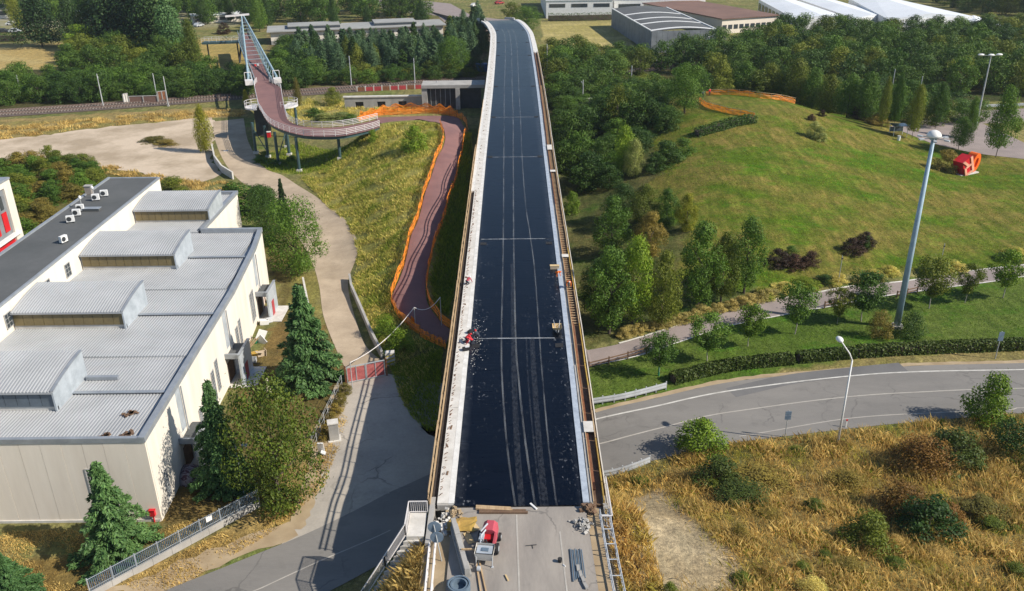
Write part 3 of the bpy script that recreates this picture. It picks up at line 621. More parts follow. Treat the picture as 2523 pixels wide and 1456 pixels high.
for s in np.arange(84, 205, .62):
    o = link('rebar_rung', rung, None, bridge); o.location = Vector(bpt(s, 6.24, -.02)-np.array(bridge.location))
for x in (5.98, 6.5): ext('rebar_bar', x-.035, x+.035, -.1, -.02, 84, 206, MT['rust'], 4)
for a, c in ((63.5, 1.6), (101.5, .9), (137, 1.0), (150, 3.0)): ext('cover_board', 5.75, 6.6, .19, .23, a, a+c, MT['pale_concrete'], 4)
ext('rebar_bundle', 5.9, 6.1, -.1, .02, 56, 84, MT['rust'], 4, wob_=.1)
for s in JO[1:-1]:
    c, n_ = br(s); g0 = T1(c[0], c[1])
    ext('pier_cap', -6, 6, -2.9, -1.9, s-.8, s+.8, MT['concrete'], 2)
    for x in (-3.6, 3.6):
        p = bpt(s, x); MB().cyl((p[0], p[1], min(g0, T1(p[0], p[1]))-.3), (p[0], p[1], p[2]-2.9), .75, n=14).build('pier_column', MT['concrete'], bridge, smooth=False)
ext('abutment', -6.9, 6.9, -6.9, -.56, 55.2, 57.6, MT['concrete'], 2)
for x in (-6.9, 6.55): ext('wing_wall', x, x+.4, -5.5, -.02, 50, 55.2, MT['concrete'], 2)
# parapet on the descending far end
ext('far_ramp', -5.2, 5.2, -1.2, -.03, S1+.02, 470, MT['path_pink'], 4); 
for x in (-5.6, 5.2): ext('far_parapet', x, x+.4, -1.2, .7, S1+.02, 346, MT['pale_concrete'], 4)
# approach road
ap = strip('approach_road', W3([(-4.75,10),(-4.75,53.9)]), W3([(6.2,10),(5.5,53.9)]), MT['approach'], 0, 30, 6, zfun=lambda x, y: 6.70 if y < 52 else 6.70, kind='structure')
drape('approach_shoulder', [(-6.6,10),(7.6,10),(7.2,54.1),(-6.7,54.1)], MT['sand_verge'], .12, 1)

o = MB().beam((.15, 53, 6.71), (.62, 20, 6.71), .13, .01).build('road_marking', MT['faint_line']); tag(o, kind='structure')
o = MB().beam((3.35, 51, 6.71), (4.1, 20, 6.71), .12, .01).build('road_marking', MT['faint_line']); tag(o, kind='structure')
# ------------------------------------------------------------------ vegetation
def diamonds(P, N, size, asp=.6, seed=0, bend=.0):
    r = np.random.default_rng(seed); n = len(P)
    N = N/(np.linalg.norm(N, axis=1, keepdims=True)+1e-9)
    a = np.cross(N, r.standard_normal((n, 3))); a /= np.linalg.norm(a, axis=1, keepdims=True)+1e-9; b = np.cross(N, a)
    s = (size*(.65+.7*r.random(n)))[:, None] if np.isscalar(size) else size[:, None]
    V = np.stack([P-a*s*.5, P+b*s*asp*.5+N*s*.06, P+a*s*.5, P-b*s*asp*.5+N*s*.06], 1).reshape(-1, 3)
    return V, np.arange(4*n).reshape(n, 4)
PROFILE = {
 'round': lambda t: .5*np.sqrt(np.clip(1-(2*np.clip(t, 0, 1)*.97-1)**2, 0, 1))**.8,
 'column': lambda t: .5*np.sin(np.clip(t, 0, 1)*.92*np.pi+.16)**.7*(1-.55*t)*1.2,
 'vase': lambda t: .5*np.clip(.22+1.35*t, 0, 1)*np.clip((1.04-t)*3.2, 0, 1)**.6,
 'cone': lambda t: .5*np.clip(1-t, 0, 1)**.75*np.clip(t*7+.25, 0, 1),
 'ovoid': lambda t: .5*np.clip((np.clip(t, 0, 1)+.02)**.5*(1-np.clip(t, 0, 1))**.72*1.78, 0, 1.05),
 'shrub': lambda t: .5*np.sqrt(np.clip(1-np.clip(t, 0, 1)**2, 0, 1)),
 'flat': lambda t: .5*np.clip(1-np.clip(t, 0, 1)**3, 0, 1)**.5,
}
def crown_mesh(name, kind, n, size, lobes, seed, lr=(.13, .24), fill=.55):
    r = np.random.default_rng(seed); pf = PROFILE[kind]; C = []
    for i in range(lobes):
        t = (i+.5)/lobes if kind != 'shrub' else ((i+.5)/lobes)**1.3
        t = np.clip(t+.06*r.standard_normal(), .03, .97); rad = float(pf(np.array(t))); a = i*2.39996+r.random()*.8
        L = lr[0]+(lr[1]-lr[0])*r.random(); L = min(L, max(.07, rad*.95)); q = max(0, rad-L*.6)*(.62+.5*r.random()**.5)
        if r.random() < .2: q *= .3
        C.append((q*math.cos(a), q*math.sin(a), t, L))
    C = np.array(C); wts = C[:, 3]**2; wts /= wts.sum(); k = r.choice(len(C), n, p=wts)
    d = r.standard_normal((n, 3)); d /= np.linalg.norm(d, axis=1, keepdims=True)
    rr = C[k, 3]*(fill+(1.08-fill)*r.random(n)**.55); rr = np.where(r.random(n) < .07, rr*(1.1+.5*r.random(n)), rr)
    zz = .8 if kind in ('round', 'shrub') else 1.0
    P = C[k, :3]+d*rr[:, None]*np.array([1, 1, zz]); N = d*1.0+r.standard_normal((n, 3))*.38+np.array([0, 0, .2])
    keep = P[:, 2] > .0; P = P[keep]; N = N[keep]; P[:, 2] = np.clip(P[:, 2], 0, 1.1)
    V, Fc = diamonds(P, N, size, .62, seed+1); return np_mesh(name, V, Fc)
def conifer_mesh(name, seed, nb=110, per=46, droop=.25, size=.05, slim=.8):
    r = np.random.default_rng(seed); P = []; N = []; A = []
    for i in range(nb):
        t = ((i+.5)/nb)**1.05*.96; L = .5*(1-t)**slim*(.45+.68*r.random())+.014; a = i*2.39996+.5*r.random()
        d = np.array([math.cos(a), math.sin(a), 0]); sd = np.array([-d[1], d[0], 0])
        m_ = max(8, int(per*(.35+1.3*L)))
        s = r.random(m_)**.7; off = (r.random(m_)-.5)*2*(.03+.20*L*(1-s*.8))
        z = t+.02-droop*L*s**1.5+.10*L*s**3+.012*r.standard_normal(m_)
        P.append(d[None]*(L*s)[:, None]+sd[None]*off[:, None]+np.stack([0*s, 0*s, z], 1))
        N.append(np.array([0, 0, 1.])[None]+.55*r.standard_normal((m_, 3))+d[None]*.3)
        A.append(d[None]*1.0+sd[None]*np.sign(off)[:, None]*.75+np.array([0, 0, -.35])[None]+.25*r.standard_normal((m_, 3)))
    P = np.concatenate(P); N = np.concatenate(N); A = np.concatenate(A); n = len(P)
    N /= np.linalg.norm(N, axis=1, keepdims=True); A -= N*(A*N).sum(1, keepdims=True); A /= np.linalg.norm(A, axis=1, keepdims=True); B = np.cross(N, A)
    s = (size*(.6+.8*r.random(n)))[:, None]
    P[:, 2] = np.clip(P[:, 2], .01, 1.2)
    V = np.stack([P-A*s*.4, P+B*s*.24, P+A*s*.7, P-B*s*.24], 1).reshape(-1, 3)
    return np_mesh(name, V, np.arange(4*n).reshape(n, 4))
def trunk_mesh(name, seed, limbs=5, r0=.022, top=.62, first=.25):
    r = np.random.default_rng(seed); b_ = MB(); pts = [Vector((0, 0, -.02))]
    for i in range(1, 5): pts.append(Vector((.012*r.standard_normal(), .012*r.standard_normal(), top*i/4)))
    for i in range(4): b_.cyl(pts[i], pts[i+1], r0*(1-.2*i), r0*(1-.2*(i+1)), 7)
    for i in range(limbs):
        h = first+(top-first)*(i+.3)/limbs; a = i*2.4+r.random(); e = .16+.1*r.random()
        b_.cyl((0, 0, h), (e*math.cos(a), e*math.sin(a), h+.16+.1*r.random()), r0*.45, r0*.15, 5)
    me = b_.mesh(name); return me
LF = {
 'green': leaf('leaf_green', (0.065,0.119,0.026), (0.138,0.196,0.046)), 'dark': leaf('leaf_dark', (0.032,0.065,0.020), (0.080,0.123,0.038)),
 'wood': leaf('leaf_wood', (.050,.090,.028), (.125,.172,.048), objvar=.42), 'lime': leaf('leaf_lime', (0.123,0.189,0.026), (0.246,0.283,0.043)),
 'olive': leaf('leaf_olive', (0.123,0.138,0.032), (0.239,0.217,0.051)), 'weedy': leaf('leaf_weedy', (.08,.105,.022), (.19,.19,.045)), 'yellow': leaf('leaf_yellow', (0.246,0.225,0.036), (0.406,0.304,0.058)),
 'blue': leaf('needle_blue', (0.051,0.090,0.075), (0.123,0.171,0.152), .1), 'cedar': leaf('needle_cedar', (0.058,0.116,0.065), (0.152,0.225,0.131), .12, .2),
 'spruce': leaf('needle_spruce', (0.026,0.052,0.026), (0.065,0.102,0.046), .1), 'purple': leaf('leaf_purple', (0.043,0.020,0.026), (0.094,0.043,0.049), .15),
 'red': leaf('leaf_red', (.15,.062,.028), (.28,.13,.05)), 'grey': leaf('leaf_grey', (0.275,0.246,0.138), (0.464,0.406,0.246)), 'brown': leaf('leaf_brown', (0.189,0.123,0.051), (0.334,0.217,0.087)),
 'hedge': leaf('leaf_hedge', (0.051,0.072,0.023), (0.116,0.123,0.041), objvar=.15), 'straw': grass('grass_straw', ((.36,.33,.11), (.46,.41,.16), (.18,.23,.045))),
 'turf': grass('grass_turf', ((.105,.17,.016), (.22,.195,.06), (.12,.20,.016)), .35, .05), 'hay': grass('grass_hay', ((.38,.29,.13), (.46,.36,.17), (.27,.19,.08))), 'field': grass('grass_field', ((.46,.345,.15), (.36,.25,.105), (.26,.26,.06))), 'weed': leaf('grass_weed', (.16,.20,.035), (.40,.38,.09), .4, .05),
 'lawn': leaf('grass_lawn', (.07,.135,.015), (.17,.22,.035), .35, .05), 'ornamental': leaf('grass_ornamental', (.42,.27,.16), (.62,.42,.28), .2, .2),
}
LIB = {}
for i in range(4):
    LIB['round_hi', i] = crown_mesh('crown', 'round', 13000, .027, 46, 10+i, (.10, .21)); LIB['round_lo', i] = crown_mesh('crown', 'round', 4200, .047, 30, 20+i, (.11, .22))
    LIB['shrub', i] = crown_mesh('foliage', 'shrub', 5200, .048, 24, 50+i, (.12, .24))
for i in range(4): LIB['ovoid_hi', i] = crown_mesh('crown', 'ovoid', 12000, .027, 52, 110+i, (.07, .17))
for i in range(3):
    LIB['column', i] = crown_mesh('crown', 'column', 9500, .036, 40, 30+i, (.12, .3)); LIB['vase', i] = crown_mesh('crown', 'vase', 4600, .048, 40, 40+i, (.09, .19), .25)
    LIB['cone_hi', i] = conifer_mesh('crown', 60+i, 96, 430, .42, .034, 1.05); LIB['cone_lo', i] = conifer_mesh('crown', 70+i, 110, 60, .25, .06, .6)
    LIB['bigcone', i] = crown_mesh('crown', 'cone', 7500, .036, 50, 80+i, (.12, .22)); LIB['flat', i] = crown_mesh('foliage', 'flat', 5000, .042, 30, 90+i, (.13, .22))
TRK = [trunk_mesh('trunk', 5+i) for i in range(3)]; TRKS = [trunk_mesh('trunk', 15+i, 4, .012, .75, .35) for i in range(2)]; TRKC = [trunk_mesh('trunk', 25, 0, .016, .92)]
_crn = {}
def _shared(me, mt):
    k = (me.name, mt.name)
    if k not in _crn:
        c = me.copy(); c.materials.clear(); c.materials.append(mt); _crn[k] = c
    return _crn[k]
_tn = [0]
def tree(p, h, w_, kind, lf, label, group=None, bark='bark', clear=.16, cat='tree', name=None, slim=False, wz=None):
    _tn[0] += 1; i = _tn[0]
    o = thing(name or 'broadleaf_tree', label, cat, (p[0], p[1], p[2]-.05), group, rz=(i*1.7) % 6.28)
    n = max(k[1] for k in LIB if k[0] == kind)+1; c = link('crown' if cat == 'tree' else 'foliage', _shared(LIB[kind, i % n], LF[lf]), None, o)
    z0 = clear*h; c.location = (0, 0, z0); c.scale = (w_, w_*(.9+.2*rng.random()), h-z0)
    tm = TRKC[0] if kind.startswith('cone') or kind == 'bigcone' else (TRKS[i % 2] if slim else TRK[i % 3])
    if cat == 'tree':
        t_ = link('trunk', _shared(tm, MT[bark]), None, o); th = h*(1.0 if kind.startswith('cone') else .95); tw = min(h, w_*1.25); t_.scale = (tw, tw, th)
    elif wz is None:
        t_ = link('stem', _shared(TRK[i % 3], MT[bark]), None, o); t_.scale = (w_*.6, w_*.6, h*.9)
    return o
def tree_px(u, vb, vt, wpx, kind, lf, label, group=None, **k):
    if k.get('clear', .16) < .07 and vt > 0: vb -= wpx*.5*(-ray(u, vb)[2])*(.75 if kind.startswith('cone') else .55)
    p = G(u, vb); h = max(.6, top_height(p, vt)); return tree(p, h, wpx*depth(p)/FOC, kind, lf, label, group, **k)
def shrub_px(u, vb, vt, wpx, lf, label, group=None, kind='shrub', cat='shrub', name='shrub', **k):
    vb -= wpx*.5*(-ray(u, vb)[2])*.6; p = G(u, vb); h = max(.4, top_height(p, vt)*.95); return tree(p, h, wpx*depth(p)/FOC, kind, lf, label, group, clear=.0, cat=cat, name=name, **k)
def blades(name, pts, z, hmin, hmax, wd, lf, seed, lean=.45, label=None, cat='grass'):
    r = np.random.default_rng(seed); n = len(pts); a = r.random(n)*6.283; h = hmin+(hmax-hmin)*r.random(n)**1.4
    B = np.stack([pts[:, 0], pts[:, 1], z-.03], 1); sd = np.stack([np.cos(a), np.sin(a), 0*a], 1)*(wd*(.6+.8*r.random(n)))[:, None]
    ln = np.stack([r.standard_normal(n)-.35, r.standard_normal(n)+.1, 0*a], 1)*(lean*h*.7)[:, None]
    up = np.stack([0*a, 0*a, h], 1)
    V = np.stack([B-sd*.5, B+sd*.5, B+up*.62+ln*.4+sd*.35, B+up+ln], 1).reshape(-1, 3)
    o = link(name, np_mesh(name, V, np.arange(4*n).reshape(n, 4)), LF[lf]); return tag(o, label, cat, None, 'stuff')
def scatter(poly, n, seed, clump=.0, avoid=(), jit=.0):
    r = np.random.default_rng(seed); P = np.array(poly); lo = P.min(0); hi = P.max(0); out = np.zeros((0, 2))
    while len(out) < n:
        q = lo+(hi-lo)*r.random((n*2, 2))
        if clump: 
            f = np.sin(q[:, 0]*.9+1.7*np.sin(q[:, 1]*.35))+np.sin(q[:, 1]*1.1+1.3*np.sin(q[:, 0]*.5)); q = q[f+r.standard_normal(len(q))*.6 > clump]
        k = in_poly(q[:, 0], q[:, 1], poly)
        for av in avoid: k &= ~in_poly(q[:, 0]+jit*r.standard_normal(len(q)), q[:, 1]+jit*r.standard_normal(len(q)), av)
        out = np.concatenate([out, q[k]])
    return out[:n]
def spread(poly, gap, seed, tries=4000):
    r = np.random.default_rng(seed); P = np.array(poly); lo = P.min(0); hi = P.max(0); out = []
    for _ in range(tries):
        q = lo+(hi-lo)*r.random(2)
        if in_poly(q[:1], q[1:], poly)[0] and all((q[0]-a[0])**2+(q[1]-a[1])**2 > gap*gap for a in out): out.append(q)
    return out
# ------------------------------------------------------------------ factory with the corrugated roof
def WX(u, v, x): d = ray(u, v); q = cC+d*(x/d[0]); return q
def WY(u, v, y): d = ray(u, v); q = cC+d*(y/d[1]); return q
fac = thing('factory_building', 'long white factory with silver corrugated roof and four curved roof lights', 'building', (-31, 61, 0))
RW = [(-31.0, 61.0), (-31.6, 76), (-32.1, 91), (-33.2, 104.5), (-34.2, 111.6)]      # foot of the wall facing the overpass
def rwx(y): return float(np.interp(y, [p[1] for p in RW], [p[0] for p in RW]))
k = 0; x = -31.0
win_x = (WY(218, 1190, 61)[0], WY(247, 1190, 61)[0]); win_z = (WY(232, 1225, 61)[2], WY(222, 1156, 61)[2])
while x > -62:
    x2 = x-1.78; dz = .006*((k*5) % 3)
    b_ = MB()
    if x2 < win_x[0]+.3 and x > win_x[0]-.2 or x2 < win_x[1]-.1 and x > win_x[1]+.1:
        b_.b2((x2+.012, 61-dz, 0), (x-.012, 61.22, win_z[0])); b_.b2((x2+.012, 61-dz, win_z[1]), (x-.012, 61.22, 8.25))
        lo, hi = max(x2+.012, win_x[0]), min(x-.012, win_x[1])
        if lo > x2+.05: b_.b2((x2+.012, 61-dz, win_z[0]), (lo, 61.22, win_z[1]))
        if hi < x-.05: b_.b2((hi, 61-dz, win_z[0]), (x-.012, 61.22, win_z[1]))
    else: b_.b2((x2+.012, 61-dz, 0), (x-.012, 61.22, 8.25))
    b_.build('wall_panel', MT['plaster_beige'], fac); x = x2; k += 1
def window(parent, a, b, z0, z1, nrm, bars=(3, 6), frame=None, depth_=.12, mats=('glass', 'pale_grid')):
    """window from ground points a to b, set into a wall whose outward normal is nrm"""
    a = np.array([a[0], a[1], 0.]); b = np.array([b[0], b[1], 0.]); n_ = np.array([nrm[0], nrm[1], 0.]); d = b-a; L = np.linalg.norm(d); d /= L
    up = np.array([0, 0, 1.])
    P = lambda s, z, o_: a+d*s+up*z+n_*o_
    wo = MB().quad(P(0, z0, .012), P(L, z0, .012), P(L, z1, .012), P(0, z1, .012)).build('window', MT[mats[0]], parent)
    f = MB(); t = .07
    for s0, s1, q0, q1 in ((-.04, L+.04, z0-.05, z0+.03), (-.04, L+.04, z1-.03, z1+.05), (-.04, .04, z0, z1), (L-.04, L+.04, z0, z1)):
        f.beam(P(s0, (q0+q1)/2, .04), P(s1, (q0+q1)/2, .04), .08, q1-q0) if s1-s0 > .2 else f.beam(P((s0+s1)/2, q0, .04), P((s0+s1)/2, q1, .04), s1-s0, .08)
    for i in range(1, bars[0]): f.beam(P(L*i/bars[0], z0, .035), P(L*i/bars[0], z1, .035), .035, .035)
    for j in range(1, bars[1]): f.beam(P(0, z0+(z1-z0)*j/bars[1], .035), P(L, z0+(z1-z0)*j/bars[1], .035), .035, .035)
    fo = f.build('window_frame', MT[mats[1]], None); fo.data.transform(Matrix.Translation(-Vector(parent.location))); fo.parent = wo
    return wo
window(fac, (win_x[0], 61.02), (win_x[1], 61.02), win_z[0], win_z[1], (0, -1), (4, 8))
MB().b2((-62, 60.93, 8.26), (-31.05, 61.3, 8.72)).build('front_flashing', MT['flashing'], fac)
MB().b2((-62, 60.9, 0), (-31.1, 61.0, .25)).build('plinth', MT['pale_concrete'], fac)
for i in range(4):
    (xa, ya), (xb, yb) = RW[i], RW[i+1]
    MB().prism([(xa, ya+(.24 if i == 0 else 0)), (xb, yb), (xb-.3, yb), (xa-.3, ya+(.24 if i == 0 else 0))], 0, 8.25).build('side_wall', MT['plaster_white'], fac)
    MB().prism([(xa+.07, ya-(.05 if i == 0 else 0)), (xb+.07, yb), (xb-.5, yb), (xa-.5, ya-(.05 if i == 0 else 0))], 8.26, 8.78).build('side_flashing', MT['flashing'], fac)
MB().b2((-42.3, 111.3, 0), (-34.3, 111.6, 8.25)).build('back_wall', MT['plaster_white'], fac)
MB().b2((-42.4, 111.15, 8.26), (-34.1, 111.65, 8.85)).build('back_flashing', MT['flashing'], fac)
MB().b2((-42.6, 111.6, 0), (-42.3, 128.3, 8.3)).build('side_wall', MT['plaster_white'], fac)
MB().b2((-42.75, 111.7, 8.31), (-42.2, 128.5, 8.8)).build('side_flashing', MT['flashing'], fac)
MB().b2((-53, 128.1, 0), (-42.7, 128.4, 8.3)).build('back_wall', MT['plaster_white'], fac)
MB().b2((-53, 127.95, 8.31), (-42.8, 128.5, 8.8)).build('back_flashing', MT['flashing'], fac)
def corrug(name, x0, x1, y0, y1, zf, per=.30, hgt=.11, m_='corrugated', thick=True, ny=2):
    n = int((x1-x0)/per); X = []; Z = []
    for i in range(n+1):
        xx = x0+(x1-x0)*i/n
        for f_, h_ in ((0, 0), (.28, 0), (.42, 1), (.86, 1)): X.append(xx+f_*per); Z.append(h_*hgt)
    X = np.clip(np.array(X), x0, x1); Z = np.array(Z); V = []; ys = np.linspace(y0, y1, ny); c = len(X)
    for yy in ys: V += [(a, yy, zf(yy)+b) for a, b in zip(X, Z)]
    Fc = [(j*c+i, j*c+i+1, (j+1)*c+i+1, (j+1)*c+i) for j in range(ny-1) for i in range(c-1)]
    b0 = len(V); V += [(a, y0, zf(y0)-.16) for a in X]; Fc += [(b0+i, b0+i+1, i+1, i) for i in range(c-1)]
    return link(name, np_mesh(name, np.array(V)-np.array(fac.location), Fc), MT[m_], fac)
MB().add([(x+o_, y, 8.2) for x, y in RW for o_ in (-2.2, -.3)], [(2*i, 2*i+1, 2*i+3, 2*i+2) for i in range(4)]).build('eaves_gutter', MT['flashing'], fac)
YS = [61.25, 69.1, 75.9, 85.6, 92.2, 102.2, 111.2]
for a, b in zip(YS[:-1], YS[1:]):
    xr = min(rwx(a), rwx(b))-.45
    corrug('roof_sheet', -52.95, xr, a, b+.05, lambda y, a=a, b=b: 8.34-.16*(y-a)/(b-a))
corrug('roof_sheet', -52.95, -42.8, 111.25, 128.0, lambda y: 8.36-.1*(y-111)/17)
for y in (69.1, 85.6, 102.2): MB().b2((-40.9, y-.32, 8.40), (rwx(y)-.5, y+.1, 8.47)).build('roof_flashing', MT['flashing'], fac)
for i, yf in enumerate((66.0, 82.3, 98.5, 115.2)):
    yb = yf+6.0; x0, x1 = -52.9, (-40.6, -41.0, -41.2, -42.3)[i]
    arc = lambda y, yf=yf: 10.28+.85*math.sin(min(1, (y-yf+.25)/6.3)*1.5)
    mon = MB().b2((x0, yf+.1, 8.3), (x1, yf+.25, 8.75)).build('roof_light', MT['pale_concrete'], fac)
    npn = 11; wd = (x1-x0-.3)/npn
    for q in range(npn):
        g = MB().b2((x0+.1+q*wd+.025, yf+.02, 8.76), (x0+.1+(q+1)*wd-.025, yf+.1, 10.18)); g2 = g.build('glazing_panel', MT['blue_glaze' if i == 0 else 'poly_glaze'], None)
        g2.data.transform(Matrix.Translation(-Vector(fac.location))); g2.parent = mon
    MB().b2((x0, yf+.12, 8.76), (x1-.2, yf+.2, 10.2)).build('glazing_frame', MT['flashing'], fac)
    corrug('roof_light_cover', x0, x1, yf-.18, yb, arc, ny=9)
    V = []; ch = MB(); n = 8
    for side in (x1, x1-.16):
        for q in range(n+1):
            yy = yf-.12+(yb-yf+.12)*q/n; V += [(side, yy, 8.2), (side, yy, arc(yy)+.1)]
    F_ = []
    for q in range(n): a = 2*q; c_ = 2*(n+1)+a; F_ += [(a, a+2, a+3, a+1), (c_+1, c_+3, c_+2, c_), (a+1, a+3, c_+3, c_+1)]
    F_ += [(1, 0, 2*(n+1), 2*(n+1)+1), (2*n, 2*n+1, 4*n+3, 4*n+2)]
    ch.add(V, F_).build('cheek_panel', MT['cheek_metal'], fac)
    cp = MB()
    for q in range(n):
        ya, yc = yf-.15+(yb-yf+.15)*q/n, yf-.15+(yb-yf+.15)*(q+1)/n; cp.beam((x1-.08, ya, arc(ya)+.13), (x1-.08, yc, arc(yc)+.13), .28, .07)
    cp.build('cheek_flashing', MT['flashing'], fac)
    MB().b2((x0, yb-.06, 8.2), (x1-.2, yb, arc(yb)-.02)).build('back_panel', MT['cheek_metal'], fac)
MB().b2((-40.4, 71.2, 8.42), (-37.4, 71.6, 8.75)).build('roof_hatch', MT['flashing'], fac)
rub = MB()
for (u, v, s) in ((322, 1018, .55), (313, 1070, .6), (258, 1074, .4)):
    p = GZ(u, v, 8.45)
    for _ in range(14): rub.box((p[0]+s*.5*rng.standard_normal(), p[1]+s*.5*rng.standard_normal(), 8.48), (.16+.2*rng.random(), .14+.2*rng.random(), .1), rng.random()*3)
tag(rub.build('leaf_litter', MT['timber_dark']), 'small heaps of dark leaf litter on the corrugated roof', 'litter', None, 'stuff')
# blue strips, downpipes, tall slatted windows and porches on the sunny side wall
def wallpt(y, o_=0): return np.array([rwx(y)+o_, y, 0.])
for y, z0 in ((69.6, 3.9), (86.0, 4.0), (102.6, 4.2)):
    MB().b2((rwx(y)-.1, y-.55, z0), (rwx(y)+.05, y+.55, 8.25)).build('cladding_strip', MT['cheek_metal'], fac)
    MB().cyl((rwx(y)+.14, y+.72, .2), (rwx(y)+.14, y+.72, 8.2), .07).build('downpipe', MT['flashing'], fac)
def side_win(y0, y1, z0, z1): window(fac, wallpt(y0, .0), wallpt(y1, .0), z0, z1, (1, 0), (2, 9), mats=('blue_glaze', 'pale_grid'))
for c, z0, z1 in ((63.0, .8, 3.6), (73.9, 1.0, 3.2), (79.0, 1.0, 4.6), (80.6, 1.4, 5.0), (89.2, 1.0, 4.6), (90.6, 1.0, 4.9), (97.6, 1.2, 5), (98.7, 1.2, 5)): side_win(c, c+.9, z0, z1)
for y, lab in ((69.6, 0), (86.0, 1), (102.6, 2)):
    x_ = rwx(y)
    po = MB().b2((x_+1.55, y-1.9, 0), (x_+1.75, y+2.1, 3.9)).build('porch_wall', MT['cheek_metal'], fac)
    for nm, bb, mt_ in (('porch_roof', MB().b2((x_+.05, y-1.7, 3.3), (x_+1.55, y+2.0, 3.42)), 'dark_roof'), ('porch_coping', MB().b2((x_+1.5, y-1.95, 3.9), (x_+1.8, y+2.15, 4.0)), 'flashing'),
                      ('porch_door', MB().b2((x_+.02, y-1.2, 0), (x_+.08, y+1.0, 2.5)), 'timber_dark'), ('porch_end', MB().b2((x_+.05, y-1.8, 3.42), (x_+1.5, y-1.6, 4.0)), 'flashing')):
        bb.build(nm, MT[mt_], fac)
    MB().b2((x_+1.75, y-.6, 0), (x_+1.79, y+.4, 2.1)).build('porch_hatch', MT['dull_red'], fac)
    MB().b2((x_+.0, y-2.3, .02), (x_+3.2, y+2.4, .1)).build('porch_step', MT['pale_concrete'], fac)
# office block behind with the dark flat roof
off = thing('office_block', 'white two storey office block with dark grey flat roof beside the factory', 'building', (-57, 90, 0))
MB().b2((-60.6, 58, 0), (-53.0, 126.2, 11.5)).build('wall', MT['plaster_white'], off)
MB().b2((-60.4, 58.2, 11.52), (-53.2, 126.0, 11.66)).build('roof', MT['dark_roof'], off)
for a, b in (((-60.75, 58, 11.5), (-60.4, 126.3, 11.86)), ((-53.2, 58, 11.5), (-52.95, 126.3, 11.78)), ((-60.4, 125.95, 11.5), (-53.2, 126.3, 11.8))): MB().b2(a, b).build('roof_edging', MT['flashing'], off)
for (ua, va, ub, vb) in ((160, 665, 178, 640), (110, 708, 128, 685), (15, 800, 35, 778), (360, 512, 378, 468)):
    a = WX(ua, va, -52.97); b = WX(ub, vb, -52.97); window(off, (-52.97, min(a[1], b[1])), (-52.97, min(a[1], b[1])+1.2), 8.9, 10.5, (1, 0), (2, 3))
# roof machines
def aircon(p, rz, label, tilt=False):
    t_ = thing('air_conditioner', label, 'air conditioner', p, 'air conditioners on the dark roof', rz)
    MB().box((0, 0, .55), (.95, .42, .8)).build('casing', MT['white_paint'], t_, False)
    MB().cyl((-.12, -.215, .55), (-.12, -.235, .55), .3, n=16).build('fan_grille', MT['dark_steel'], t_, False)
    for x in (-.38, .38): MB().box((x, 0, .08), (.08, .55, .16)).build('foot', MT['dark_steel'], t_, False)
ACL = [(175, 548, .3, 'lone tall air conditioner standing next to the pair of louvred units'), (158, 598, 1.2, 'air conditioner standing alone nearest the front of the dark roof'), (190, 532, .2, 'louvred air conditioner between the tall unit and the larger louvred one'),
       (199, 520, .2, 'larger louvred air conditioner below the first round vent'), (237, 494, .2, 'louvred air conditioner below the second round vent'), (258, 484, .2, 'air conditioner at the far end of the roof group')]
for u, v, rz, lab in ACL: aircon((*GZ(u, v, 11.68)[:2], 11.66), rz, lab)
for i, (u, v, lab) in enumerate(((202, 512, 'white round vent on a pole above the middle units'), (232, 487, 'white round vent on a pole above the far units'))):
    p = GZ(u, v, 11.68); t_ = thing('roof_vent', lab, 'vent', p, 'roof vents'); MB().cyl((0, 0, 0), (0, 0, 1.3), .05).build('pole', MT['grey_pole'], t_, False); MB().ball((0, 0, 1.45), (.2, .2, .3)).build('cap', MT['white_paint'], t_, False, True)
p = GZ(221, 478, 11.7); t_ = thing('roof_chimney', 'small brick coloured chimney on the roof edge behind the round vents', 'chimney', p); MB().box((0, 0, .6), (.9, .7, 1.2)).build('stack', MT['sleeper'], t_, False); MB().box((0, 0, 1.25), (1.05, .85, .1)).build('cap', MT['concrete'], t_, False)
p = GZ(227, 518, 11.7); t_ = thing('roof_hatch', 'low dark hatch box lying between the roof units', 'hatch', p); MB().box((0, 0, .15), (2.2, .8, .3)).build('box', MT['dark_roof'], t_, False); MB().box((0, 0, .33), (2.3, .9, .05)).build('lid', MT['flashing'], t_, False)
# the white and red building at the edge of the picture
c0 = G(67, 612); hr = top_height(c0, 441)
rb = thing('red_shutter_building', 'white building with red shutters at the edge of the picture', 'building', (c0[0], c0[1], 0))
X0, Y0 = c0[0], c0[1]
MB().b2((X0-14, Y0-34, 0), (X0-.45, Y0-1.9, hr)).build('wall', MT['plaster_white'], rb)
MB().b2((X0-14, Y0-1.9, 0), (X0, Y0, hr)).build('corner_pier', MT['plaster_white'], rb)
MB().b2((X0-.44, Y0-34, hr*.30), (X0-.30, Y0-1.91, hr-.9)).build('recess_panel', MT['grey_sheet'], rb)
MB().b2((X0-14.1, Y0-34, hr+.01), (X0+.1, Y0+.1, hr+.3)).build('roof_edging', MT['flashing'], rb)
MB().b2((X0-.44, Y0-34, hr-.88), (X0, Y0-1.91, hr)).build('lintel', MT['plaster_white'], rb)
for q in range(9):
    yy = Y0-2.4-q*2.6
    MB().b2((X0-.28, yy-1.5, hr*.36), (X0-.16, yy-.2, hr*.62)).build('shutter', MT['red_paint'], rb)
    MB().b2((X0-.29, yy-1.2, hr*.66), (X0-.2, yy-.4, hr*.84)).build('window', MT['glass'], rb)
MB().b2((X0-.4, Y0-34, hr*.27), (X0+.5, Y0-1.0, hr*.30)).build('canopy', MT['white_paint'], rb)
MB().b2((X0-.44, Y0-6.5, 0), (X0-.3, Y0-1.92, hr*.26)).build('gate_door', MT['red_paint'], rb)
